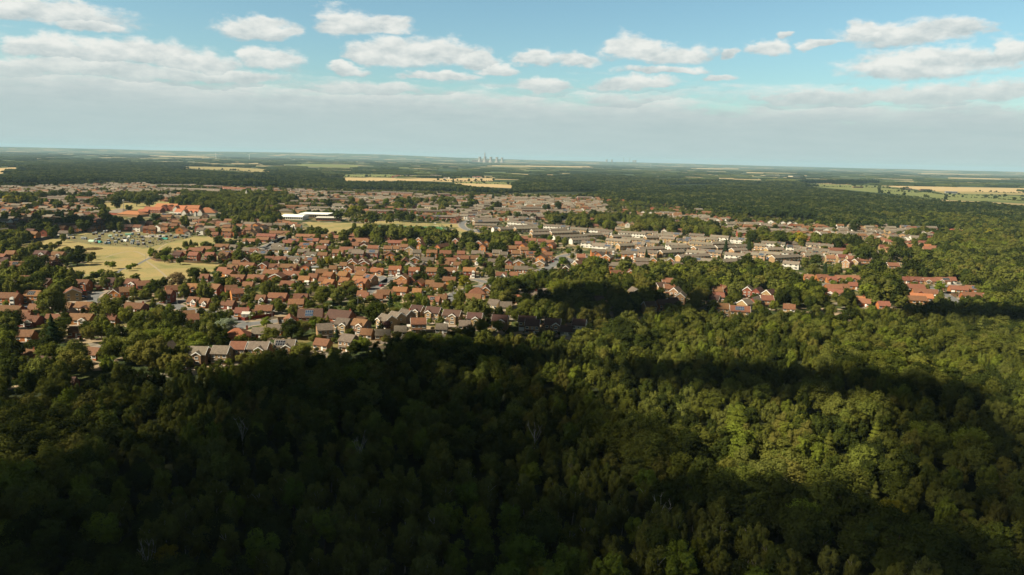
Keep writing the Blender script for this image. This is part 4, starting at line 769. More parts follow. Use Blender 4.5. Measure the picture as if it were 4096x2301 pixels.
for c, txt in TD.items():
    for it in txt.replace('\n', ';').split(';'):
        a = it.split(',')
        if len(a) < 5: continue
        tall = a[4] == 'T'; he = 8.0 if tall else 4.6; rise = 2.1
        p = at(*cp(c, float(a[0]), float(a[1])), he+rise); q = at(*cp(c, float(a[2]), float(a[3])), he+rise)
        d = q-p
        # depth along the row is read coarsely from the photo far away: damp it
        mx = abs(d.x)*.55
        if abs(d.y) > mx: 
            mid = (p.y+q.y)/2; sy = math.copysign(mx, d.y); p.y, q.y = mid-sy/2, mid+sy/2; d = q-p
        Ln = min(max(math.hypot(d.x, d.y), 14), 115)
        ang = math.atan2(d.y, d.x); ctr = (p+q)/2
        TS.append(dict(x=ctr.x, y=ctr.y, L=Ln, W=7.4, he=he, rise=rise, ang=ang, wall='r' if tall else a[4], roof='g' if c in ('M5', 'M6', 'M4') else random.choice('ggggb'), opt=a[5] if len(a) > 5 else '', d=ctr.length, tall=tall))
# settle overlaps by sliding along the line of sight
def settle(lst, it=14):
    for _ in range(it):
        moved = 0
        for i in range(len(lst)):
            a = lst[i]
            for j in range(i):
                b = lst[j]
                dx = b['x']-a['x']; dy = b['y']-a['y']
                if abs(dx) > 60 or abs(dy) > 60: continue
                def ext(h, ux, uy):
                    c_, s_ = math.cos(h['ang']), math.sin(h['ang'])
                    return abs(c_*ux+s_*uy)*h['L']/2+abs(-s_*ux+c_*uy)*h['W']/2
                # separating axes
                pen = 1e9
                for h in (a, b):
                    for an in (h['ang'], h['ang']+math.pi/2):
                        ux, uy = math.cos(an), math.sin(an)
                        g = ext(a, ux, uy)+ext(b, ux, uy)+.5-abs(dx*ux+dy*uy)
                        pen = min(pen, g)
                if pen > 0:
                    moved += 1
                    st = min(pen, 4)*.6
                    na, nb = a['d'], b['d']
                    far, near = (a, b) if math.hypot(a['x'], a['y']) > math.hypot(b['x'], b['y']) else (b, a)
                    for h, sg in ((far, 1), (near, -1)):
                        r_ = math.hypot(h['x'], h['y']); h['x'] += h['x']/r_*st*sg; h['y'] += h['y']/r_*st*sg
                    # also a little sideways
                    sd = .22*st*(1 if a['x'] > b['x'] else -1); a['x'] += sd; b['x'] -= sd
        if not moved: break
settle(HS+TS)
for h in HS+TS: h['d'] = math.hypot(h['x'], h['y'])
# ---------------------------------------------------------------- house builders
def slope_of(h): return h['rise']/(h['W']/2)
def wall_mb(b, h, mi=0):
    L2, W2, he, ri = h['L']/2, h['W']/2, h['he'], h['rise']
    if h.get('hip'): b.box(-L2, L2, -W2, W2, -.3, he, mi); return
    b.prism([(-W2, -.3), (W2, -.3), (W2, he), (0, he+ri-.1), (-W2, he)], 'x', -L2, L2, mi)
def roof_mb(b, h, mi=0, o=.4):
    L2, W2, he, ri = h['L']/2, h['W']/2, h['he'], h['rise']; s = ri/W2
    if h.get('hip'):
        r = max(L2-W2, .3); A = L2+.5; B = W2+.5; z0 = he-.02; z1 = he+ri
        c = [(-A,-B,z0),(A,-B,z0),(A,B,z0),(-A,B,z0)]; p, q = (-r,0,z1), (r,0,z1)
        b.face([c[0], c[1], q, p], mi); b.face([c[1], c[2], q], mi); b.face([c[2], c[3], p, q], mi); b.face([c[3], c[0], p], mi); b.face(c[::-1], mi); return
    e = he-o*s
    b.prism([(-W2-o, e), (0, he+ri), (W2+o, e), (W2+o, e+.24), (0, he+ri+.26), (-W2-o, e+.24)], 'x', -L2-.22, L2+.22, mi)
def wing(b, h, xf, gw, pr, mi):                       # cross gable body
    W2, he = h['W']/2, h['he']; s = slope_of(h); g = gw/2
    b.prism([(xf-g, -.3), (xf+g, -.3), (xf+g, he), (xf, he+g*s-.06), (xf-g, he)], 'y', -W2-pr, -.4, mi)
def wing_roof(b, h, xf, gw, pr, mi, o=.35):
    W2, he = h['W']/2, h['he']; s = slope_of(h); g = gw/2+o; e = he-o*s; t = he+gw/2*s
    b.prism([(xf-g, e), (xf, t), (xf+g, e), (xf+g, e+.25), (xf, t+.27), (xf-g, e+.25)], 'y', -W2-pr-.3, -.2, mi)
def barge(b, h, xf, gw, pr, o=.36):
    W2, he = h['W']/2, h['he']; s = slope_of(h); g = gw/2+o; e = he-o*s; t = he+gw/2*s; k = .34
    b.prism([(xf-g, e-k*.3), (xf, t-k*.6), (xf+g, e-k*.3), (xf+g, e+.26), (xf, t+.30), (xf-g, e+.26)], 'y', -W2-pr-.38, -W2-pr-.31, 0)
def end_barge(b, h, sx, o=.42):
    L2, W2, he, ri = h['L']/2, h['W']/2, h['he'], h['rise']; s = ri/W2; e = he-o*s; k = .34; x = sx*(L2+.225)
    b.prism([(-W2-o, e-k*.3), (0, he+ri-k*.6), (W2+o, e-k*.3), (W2+o, e+.26), (0, he+ri+.29), (-W2-o, e+.26)], 'x', x, x+sx*.06, 0)
WIN = {}
def win_mesh(w, hgt):
    k = (round(w, 1), round(hgt, 1))
    if k not in WIN:
        b = MB(); b.box(-w/2, w/2, -.06, .04, 0, hgt, 0)
        n = max(1, round(w/.7)); pw = (w-.14)/n
        for i in range(n): b.box(-w/2+.09+i*pw, -w/2+.05+(i+1)*pw-.03, -.075, -.03, .1, hgt-.1, 1)
        b.box(-w/2-.08, w/2+.08, -.14, 0, -.08, 0, 0)
        WIN[k] = b.mesh('window', [MT['white'], MT['glass']])
    return WIN[k]
b = MB(); b.box(-.45, .45, -.05, .04, 0, 2.05); b.box(-.25, .25, -.065, 0, 1.2, 1.8); DOOR = b.mesh('door', [MT['white']])
b = MB(); b.box(-1.25, 1.25, -.05, .04, 0, 2.1)
for i in range(4): b.box(-1.15, 1.15, -.07, -.04, .12+i*.5, .50+i*.5)
GARAGE = b.mesh('garage_door', [MT['white']])
b = MB(); b.box(-.45, .45, -.3, .3, -1.2, 1.0); b.box(-.5, .5, -.35, .35, .85, 1.0); b.lathe([(.13, 1.0), (.11, 1.35)], 8, -.2); b.lathe([(.13, 1.0), (.11, 1.35)], 8, .2)
CHIM = b.mesh('chimney', [MT['w_red']])
def solar_mesh(h, xc, wdt, kind, two_rows=True):
    b = MB(); W2, he, ri = h['W']/2, h['he'], h['rise']; s = ri/W2; n = max(2, int(wdt/1.05)); sl = math.hypot(1, s)
    for rrow in range(2):
        for i in range(n):
            x0 = xc-wdt/2+i*1.05; x1 = x0+.98
            t0 = .22+rrow*.36; t1 = t0+.33
            def P(x, t, up):
                y = -W2*t; z = he+ri*(1-t)+.26; return (x, y-up*s/sl, z+up/sl)
            q = [P(x0, t1, .06), P(x1, t1, .06), P(x1, t0, .06), P(x0, t0, .06)]; q2 = [P(x0, t1, .14), P(x1, t1, .14), P(x1, t0, .14), P(x0, t0, .14)]
            n0 = len(b.v); b.v += q+q2
            for f in ((3,2,1,0),(0,1,5,4),(1,2,6,5),(2,3,7,6),(3,0,4,7)): b.f.append(tuple(n0+k for k in f)); b.m.append(1)
            b.f.append((n0+4, n0+5, n0+6, n0+7)); b.m.append(1)
            m_ = .06
            def lerp(a, c, t): return tuple(a[k]+(c[k]-a[k])*t for k in range(3))
            u = [lerp(lerp(q2[0], q2[1], m_), lerp(q2[3], q2[2], m_), m_), lerp(lerp(q2[0], q2[1], 1-m_), lerp(q2[3], q2[2], 1-m_), m_),
                 lerp(lerp(q2[0], q2[1], 1-m_), lerp(q2[3], q2[2], 1-m_), 1-m_), lerp(lerp(q2[0], q2[1], m_), lerp(q2[3], q2[2], m_), 1-m_)]
            b.face([(a[0], a[1]-.012*s, a[2]+.012) for a in u], 0)
    return b.mesh('solar_panel', [MT[kind], MT['alu']])
def bake_windows(b, h, units=None, wi=1, gi=2):
    """small windows as real boxes in the wall mesh, for buildings too small in the photo to show them apart"""
    L, W2, he = h['L'], h['W']/2, h['he']; n = units or max(1, int(L/4.5)); st = [1.0] if he < 3.5 else ([.9, 3.3] if he < 6 else [.9, 3.4, 5.9])
    for i in range(n):
        xc = -L/2+(i+.5)*L/n
        for z in st:
            w = .85 if z > 2 or i % 2 else 1.0
            for sy in (-1, 1):
                ya, yb = (-W2-.06, -W2+.05) if sy < 0 else (W2-.05, W2+.06)
                b.box(xc-w-.1, xc+w+.1, ya, yb, z-.1, z+1.2, wi)
                ya, yb = (-W2-.085, -W2-.02) if sy < 0 else (W2+.02, W2+.085)
                b.box(xc-w, xc+w, ya, yb, z, z+1.1, gi)
def rotz(h, x, y): c, s = math.cos(h['ang']), math.sin(h['ang']); return h['x']+c*x-s*y, h['y']+s*x+c*y

NEAR, MID = 800.0, 1500.0
DRIVE = MB(); FENCES = []
def build_house(h, cat, label, group):
    near = h['d'] < NEAR; name = {'bungalow': 'bungalow', 'house': 'detached_house'}.get(cat, 'house')
    e = empty(name, (h['x'], h['y'], .1), h['ang']); tag(e, label, cat, group)
    opt = h['opt']; L, W, he, ri = h['L'], h['W'], h['he'], h['rise']; W2 = W/2
    wb = MB(); rb = MB(); bb = MB(); wall_mb(wb, h); roof_mb(rb, h)
    xf = None; gw = 0
    if not h['gab'] and any(k in opt for k in 'fFW') and not h['hip']:
        gw = min(4.6 if 'W' in opt else 3.8, L*.42); xf = L*(.24 if h['x'] < 60 else -.24)
        if h['two'] and h['c'] in ('C3', 'B2'): xf = -L*.22 if h['c'] == 'C3' and random.random() < .4 else xf*.5
        wing(wb, h, xf, gw, 1.1, 0); wing_roof(rb, h, xf, gw, 1.1, 0)
        if near: barge(bb, h, xf, gw, 1.1)
    if h['big'] or (near and h['two'] and not h['gab'] and W < 8 and L > 12 and not h['hip']): pass
    if h['gab'] and near: end_barge(bb, h, 1)
    if near and h['c'] in ('C3', 'B2', 'C4', 'C5') and h['two'] and h['wall'] in 'tuw' and not h['gab'] and not h['hip']: end_barge(bb, h, -1); end_barge(bb, h, 1)
    wm = MT[WK[h['wall']]]; rm = MT[RK[h['roof']]]
    if not near: bake_windows(wb, h)
    ww = ob('wall', wb.mesh('wall', [wm, MT['white'], MT['glass']]), e)
    rf = ob('roof', rb.mesh('roof', [rm]), e)
    if bb.v: ob('bargeboard', bb.mesh('bargeboard', [MT['white'] if (h['wall'] in 'tuw' or 'F' in opt or 'W' in opt or h['gab'] and random.random() < .5) else MT['door']]), e)
    if not near and h['gab']:
        g = MB(); z = 1.0 if he < 3.5 else 3.3
        g.box(L/2-.05, L/2+.07, -1, 1, z, z+1.1); ob('window', g.mesh('window', [MT['glass']]), e)
    if xf is not None and ('F' in opt or 'W' in opt):
        s = slope_of(h); g = gw/2*.93; b = MB(); b.prism([(xf-g, he-.25 if he > 4 else he-.15), (xf+g, he-.25 if he > 4 else he-.15), (xf, he+g*s-.1)], 'y', -W2-1.18, -W2-1.10, 0)
        if not (h['two'] and h['wall'] in 'tu'): ob('gable_panel', b.mesh('gable_panel', [MT['white']]), e)
    if ('s' in opt or 'S' in opt) and not h['gab']:
        wd = min(L*.5, 6.5) if not h['big'] else 5; xs = 0 if xf is None else -math.copysign(L*.2, xf)
        ob('solar_panel', solar_mesh(h, xs, wd, 'solar' if 's' in opt else 'solark'), e)
    if 'c' in opt or (near and random.random() < .12 and not h['gab']): ob('chimney', CHIM, rf, (L/2-.9, 0, he+ri))
    if near:
        zs = [1.0] if he < 4 else [.95, 3.25]
        if h['gab']:
            for z in zs:
                for y in (-W*.24, W*.24): ob('window', win_mesh(1.4, 1.1), e, (L/2+.02, y, z), math.pi/2)
            ob('window', win_mesh(1.0, 1.0), e, (L*.1, -W2-.02, zs[-1]))
            ob('door', DOOR, e, (-L*.15, -W2-.02, 0))
        else:
            ex = [-.34, .34] if L < 11 else ([-.38, -.08, .36] if L < 17 else [-.42, -.2, .1, .4])
            for z in zs:
                for k in ex:
                    x = k*L
                    if xf is not None and abs(x-xf) < gw/2+.8: continue
                    if 'v' in opt and abs(x-L*.33) < 1.8: continue
                    ob('window', win_mesh(1.9 if z < 2 else 1.5, 1.2), e, (x, -W2-.02, z))
            if he > 4: ob('window', win_mesh(.8, 1.0), e, (L*.02 if xf is None else -xf*.2, -W2-.02, 3.3))
            if xf is not None:
                ob('window', win_mesh(2.2, 1.25), e, (xf, -W2-1.12, zs[0]))
                if he > 4: ob('window', win_mesh(1.5, 1.15), e, (xf, -W2-1.12, zs[1]))
            dx = L*.14 if xf is None else (xf-math.copysign(gw/2+.9, xf))
            ob('door', DOOR, e, (dx, -W2-.02, 0))
            if random.random() < .45 and L > 9: ob('garage_door', GARAGE, e, (-math.copysign(L*.5-1.7, xf or 1), -W2-.05, 0))
            if he > 4: ob('window', win_mesh(.9, 1.0), e, (L/2+.02, 0, 3.3), math.pi/2)
            if 'v' in opt:
                b = MB(); x0, x1 = L*.33-1.1, L*.33+1.1; b.box(x0, x1, -W2-.8, -W2+.05, 0, he+.1, 0)
                b.prism([(x0-.1, he+.1), (x1+.1, he+.1), ((x0+x1)/2, he+.9)], 'y', -W2-.85, -W2+.5, 0)
                for z in (.9, 3.2):
                    for xx in (x0+.12, x0+.82, x0+1.52): b.box(xx, xx+.56, -W2-.84, -W2-.7, z, z+1.15, 1)
                ob('bay_window', b.mesh('bay_window', [MT['white'], MT['glass']]), e)
            if he > 4 and 'v' not in opt and L < 14:   # lean-to porch roof over the ground floor
                b = MB(); b.prism([(-W2-1.0, 2.35), (-W2+.02, 2.8), (-W2+.02, 2.6), (-W2-1.0, 2.2)], 'x', -L*.42, L*.18, 0); ob('porch_roof', b.mesh('porch_roof', [rm]), e)
    if h['d'] < 1000:
        for (x0, x1, y0, y1) in ([(-L*.1, L*.45, -W2-7.5, -W2-.3)] if not h['gab'] else [(L/2, L/2+7, -W*.4, W*.25)]):
            q = [rotz(h, *p) for p in ((x0, y0), (x1, y0), (x1, y1), (x0, y1))]; DRIVE.face([(a, b_, .17+random.random()*.02) for a, b_ in q])
    return e
# fences: panels on posts behind and beside the near gardens
def fence(h, side_desc):
    b = MB(); L, W = h['L'], h['W']; x0, x1, y0, y1 = -L/2-2.5, L/2+2.5, W/2-1, W/2+9
    if h['gab']: x0, x1, y0, y1 = -L/2-8, L/2-1, -W/2-3, W/2+3
    runs = [((x0, y0), (x0, y1)), ((x0, y1), (x1, y1)), ((x1, y1), (x1, y0))]
    if h['gab']: runs = [((x1, y0), (x0, y0)), ((x0, y0), (x0, y1)), ((x0, y1), (x1, y1))]
    pb = MB()
    for (ax, ay), (bx, by) in runs:
        n = max(1, int(math.hypot(bx-ax, by-ay)/1.9))
        for i in range(n):
            px0, py0 = ax+(bx-ax)*i/n, ay+(by-ay)*i/n; px1, py1 = ax+(bx-ax)*(i+.94)/n, ay+(by-ay)*(i+.94)/n
            if abs(bx-ax) > abs(by-ay): pb.box(min(px0, px1), max(px0, px1), ay-.03, ay+.03, .05, 1.75+.04*(i % 2))
            else: pb.box(ax-.03, ax+.03, min(py0, py1), max(py0, py1), .05, 1.75+.04*(i % 2))
            b.box(px0-.06, px0+.06, py0-.06, py0+.06, 0, 1.9)
    e = empty('garden_fence', (h['x'], h['y'], .1), h['ang']); tag(e, side_desc, 'fence', 'panel fences round the back gardens')
    ob('panel', pb.mesh('panel', [MT['wood']]), e); ob('post', b.mesh('post', [MT['wood']]), e)
def build_terrace(t, label):
    tall = t['tall']; e = empty('apartment_block' if tall else 'terraced_row', (t['x'], t['y'], .1), t['ang'])
    tag(e, label, 'flats' if tall else 'terrace', 'long terraces of the far estates')
    wb = MB(); rb = MB(); wall_mb(wb, t); roof_mb(rb, t, o=.35); n = max(2, int(t['L']/5.6)); bake_windows(wb, t, units=n*2 if tall else int(n*1.6))
    for i in range(n):                           # doors with canopies
        x = -t['L']/2+(i+.5)*t['L']/n+.2; wb.box(x-1.2, x-.3, -t['W']/2-.07, -t['W']/2, 0, 2.0, 1)
        if not tall: wb.box(x-1.6, x+.4, -t['W']/2-.9, -t['W']/2, 2.15, 2.3, 1)
    ob('wall', wb.mesh('wall', [MT[WK[t['wall']]], MT['white'], MT['glass']]), e)
    if t['wall'] != 'w': # white verge on the end gables
        vb = MB(); end_barge(vb, t, 1); end_barge(vb, t, -1); ob('bargeboard', vb.mesh('bargeboard', [MT['white']]), e)
    rf = ob('roof', rb.mesh('roof', [MT['r_pale'] if t['roof'] == 'g' and t['wall'] != 'r' else MT[RK[t['roof']]]]), e)
    for i in range(0, n+1, 2 if t['L'] > 20 else 1):
        if t['d'] < 1700: ob('chimney', CHIM, rf, (min(max(-t['L']/2+i*t['L']/n, -t['L']/2+.8), t['L']/2-.8), .35, t['he']+t['rise']-.1))
    if 's' in t['opt']: ob('solar_panel', solar_mesh(t, t['L']*random.choice((-.25, .1, .28)), min(7, t['L']*.35), 'solar'), e)
    if 'S' in t['opt']: ob('solar_panel', solar_mesh(t, t['L']*.42-4 if 's' not in t['opt'] else t['L']*-.38+3, 5.5, 'solark'), e)
    return e
# ---- wording that singles out each building: what it looks like, then its rank beside the nearest landmark
LM = [('S','the dry park field',430,1050),('S','the allotment gardens',520,960),('S','the orange shopping centre',780,840),('S','the school',1290,865),('S','the sports pitch',1640,915),
 ('S','the road bend',1870,900),('S','the grey phone mast',495,830),('S','the red boundary fence',975,1272),('S','the orange hipped roof',950,1320),('S','the dark-roofed pub',1240,1245),
 ('S','the bay-fronted houses',1800,1080),('S','the side street',1526,1146),('S','the wide junction',2230,1050),('S','the brown hipped roof',1910,1155),('S','the woodland cul-de-sac',2620,1185),
 ('S','the yellow brick gable',2985,1200),('S','the wooded close',3300,1110),('S','the right hand close',3750,1160),('S','the far orange roof',3810,920),('S','the tan three-storey block',3420,1040),
 ('S','the round field trees',500,1060),('S','the silver whitebeam tree',900,1290),('S','the left edge of town',60,1180),('S','the pale bungalow rows',3450,910),('S','the far left terraces',300,770),('S','the dark tree belt',2000,860),
 ('S','the woodland edge',1100,1370),('S','the roadside conservatory',985,1260),('S','the gravel pad',610,945),('S','the spire',987,790)]
LMW = [(n, at(x, y, 3)) for c, n, x, y in LM]
ORD = ['nearest','second nearest','third nearest','fourth nearest','fifth nearest','sixth nearest','seventh nearest','eighth nearest','ninth nearest','tenth nearest','eleventh nearest','twelfth nearest','thirteenth nearest','fourteenth nearest','fifteenth nearest']+[w+' nearest' for w in 'sixteenth seventeenth eighteenth nineteenth twentieth twenty-first twenty-second twenty-third twenty-fourth twenty-fifth twenty-sixth twenty-seventh twenty-eighth twenty-ninth thirtieth thirty-first thirty-second thirty-third thirty-fourth thirty-fifth thirty-sixth'.split()]
def single_out(items, desc, noun=''):
    """items: dicts with x,y ; desc(i) -> text. Labels: text, ordinal and side of the closest landmark"""
    out = [None]*len(items); groups = {}
    for i, it in enumerate(items):
        px, py, _ = proj(it['x'], it['y'], 3); best = None
        for n, p in LMW:
            q = proj(p.x, p.y, 3); dx, dy = px-q[0], (py-q[1])*2.2; dd = math.hypot(dx, dy)
            if best is None or dd < best[0]: best = (dd, n, dx, dy)
        side = ('right of' if best[2] > 0 else 'left of') if abs(best[2]) > abs(best[3]) else ('below' if best[3] > 0 else 'above')
        groups.setdefault((desc(it), side, best[1]), []).append((best[0], i))
    for (d, side, n), l in groups.items():
        l.sort()
        for k, (_, i) in enumerate(l):
            if len(l) == 1: out[i] = f"{d}, {side} {n}"
            elif k < len(ORD): out[i] = f"{d}, {ORD[k]} {side} {n}"
            else: out[i] = f"{d}, farthest {side} {n}"
    return out
def hdesc(h):
    s = f"{RN[h['roof']].replace(' ','-')}-roofed {WN[h['wall']].replace(' ','-')} {'house' if h['two'] else 'bungalow'}"
    if h['gab']: s = 'gable-on '+s
    o = h['opt']
    if 's' in o: s += ' with blue panels'
    elif 'S' in o: s += ' with black panels'
    elif 'v' in o: s += ' with white bay'
    elif 'F' in o or 'W' in o: s += ' with white gable'
    elif 'c' in o: s += ' with chimney'
    return s
near_sorted = sorted(HS, key=lambda h: h['d'])
BUNG = [h for h in near_sorted if not h['two']]; DET = [h for h in near_sorted if h['two']]
print('bungalows', len(BUNG), 'houses', len(DET), 'terraces', len(TS))
REST = BUNG[300:]+DET[300:]
for lst, cat, grp in ((BUNG[:300], 'bungalow', 'bungalows of the estate'), (DET[:300], 'house', 'two storey houses of the estate')):
    for h, lab in zip(lst, single_out(lst, hdesc)): build_house(h, cat, lab, grp)
fl = [h for h in near_sorted if h['d'] < 720 and h['L'] > 8 and not h['hip'] and random.random() < .62]
for h, lab in zip(fl, single_out(fl, lambda h: f"brown fence behind {RN[h['roof']].replace(' ','-')}-roofed {'house' if h['two'] else 'bungalow'}")): fence(h, lab)
def tdesc(t):
    if t['tall']: return 'three storey red brick flats under a flat grey roof'
    s = f"{'long' if t['L'] > 45 else 'short'} {WN[t['wall']].replace(' ','-')} terrace, {'brown' if t['roof'] == 'b' else 'grey'} roof"
    return s+(' with panels' if t['opt'] else '')
for t, lab in zip(TS, single_out(TS, tdesc)): build_terrace(t, lab)
tag(ob('driveway', DRIVE.mesh('driveway', [MT['paving']])), kind='structure')
# ---- far housing nobody could count
OCC = [(h['x'], h['y'], max(h['L'], h['W'])) for h in HS+TS]; OC = np.array(OCC)
FILL = [[(-40,745),(600,733),(640,765),(-40,785)],[(-40,800),(380,800),(400,860),(230,900),(-40,880)],[(600,755),(1250,762),(1250,778),(600,776)],
 [(1200,775),(1800,782),(2400,795),(2430,842),(2240,838),(1900,832),(1800,835),(1500,815),(1300,810)],[(1750,865),(2240,862),(2240,876),(1780,878)],[(2440,868),(2650,850),(3000,890),(2990,905),(2900,890)],
 [(620,870),(1150,900),(1130,930),(850,930),(640,905)],[(1180,760),(1330,770),(1330,800),(1180,800)],[(3240,905),(3640,910),(3640,935),(3300,935)],[(-40,905),(300,900),(300,915),(-40,945)],
 [(2440,850),(2700,858),(3050,900),(3300,912),(3640,920),(3720,945),(3600,962),(3300,958),(3080,940),(2880,905),(2700,890),(2440,870)],[(1790,830),(2420,848),(2420,872),(2100,880),(1800,872)],[(600,775),(760,780),(760,800),(640,800)]]
fb = MB(); fm = [MT[k] for k in ('w_red','w_buff','w_white','w_tan','r_grey','r_brown','r_pale','r_red','white','glass')]
X, Y = grid(-1400, 1700, 700, 3000, 17, .3); px, py, _ = proj(X, Y, 3+0*X); nf = 0; FILLP = []
for poly in FILL:
    sel = inpoly(px, py, poly)
    for x, y in zip(X[sel], Y[sel]):
        if np.min(np.hypot(OC[:, 0]-x, OC[:, 1]-y)-OC[:, 2]*.5) < 6 or random.random() < .18: continue
        h = dict(L=random.uniform(8, 15), W=7.5, he=random.choice((2.6, 5.0)), rise=2.2)
        m_ = MB(); left = x < -100 or y > 1900; wi = random.choice((0, 0, 1, 3) if left else (0, 1, 2, 3)); ri_ = random.choice((4, 4, 6, 5) if left else (4, 6, 6, 5))
        wall_mb(m_, h, wi); roof_mb(m_, h, ri_); bake_windows(m_, h, None, 8, 9); a = random.choice((-.12, -.06, 0, .05, 1.45))
        if random.random() < .3: h['ang'] = a
        c_, s_ = math.cos(a), math.sin(a); n0 = len(fb.v)
        fb.v += [(x+c_*v[0]-s_*v[1], y+s_*v[0]+c_*v[1], v[2]+.1) for v in m_.v]; fb.f += [tuple(n0+i for i in f) for f in m_.f]; fb.m += m_.m; nf += 1; FILLP.append((x, y, 10))
for h in REST:
    m_ = MB(); wall_mb(m_, h, 0); roof_mb(m_, h, 5); a = h['ang']; c_, s_ = math.cos(a), math.sin(a); n0 = len(fb.v)
    fb.v += [(h['x']+c_*v[0]-s_*v[1], h['y']+s_*v[0]+c_*v[1], v[2]+.1) for v in m_.v]; fb.f += [tuple(n0+i for i in f) for f in m_.f]; fb.m += m_.m
print('fill houses', nf)
tag(ob('distant_housing', fb.mesh('distant_housing', fm)), 'mass of small far off red and grey roofed houses between the terraces', 'housing', kind='stuff')
OC2 = np.array(OCC+FILLP)
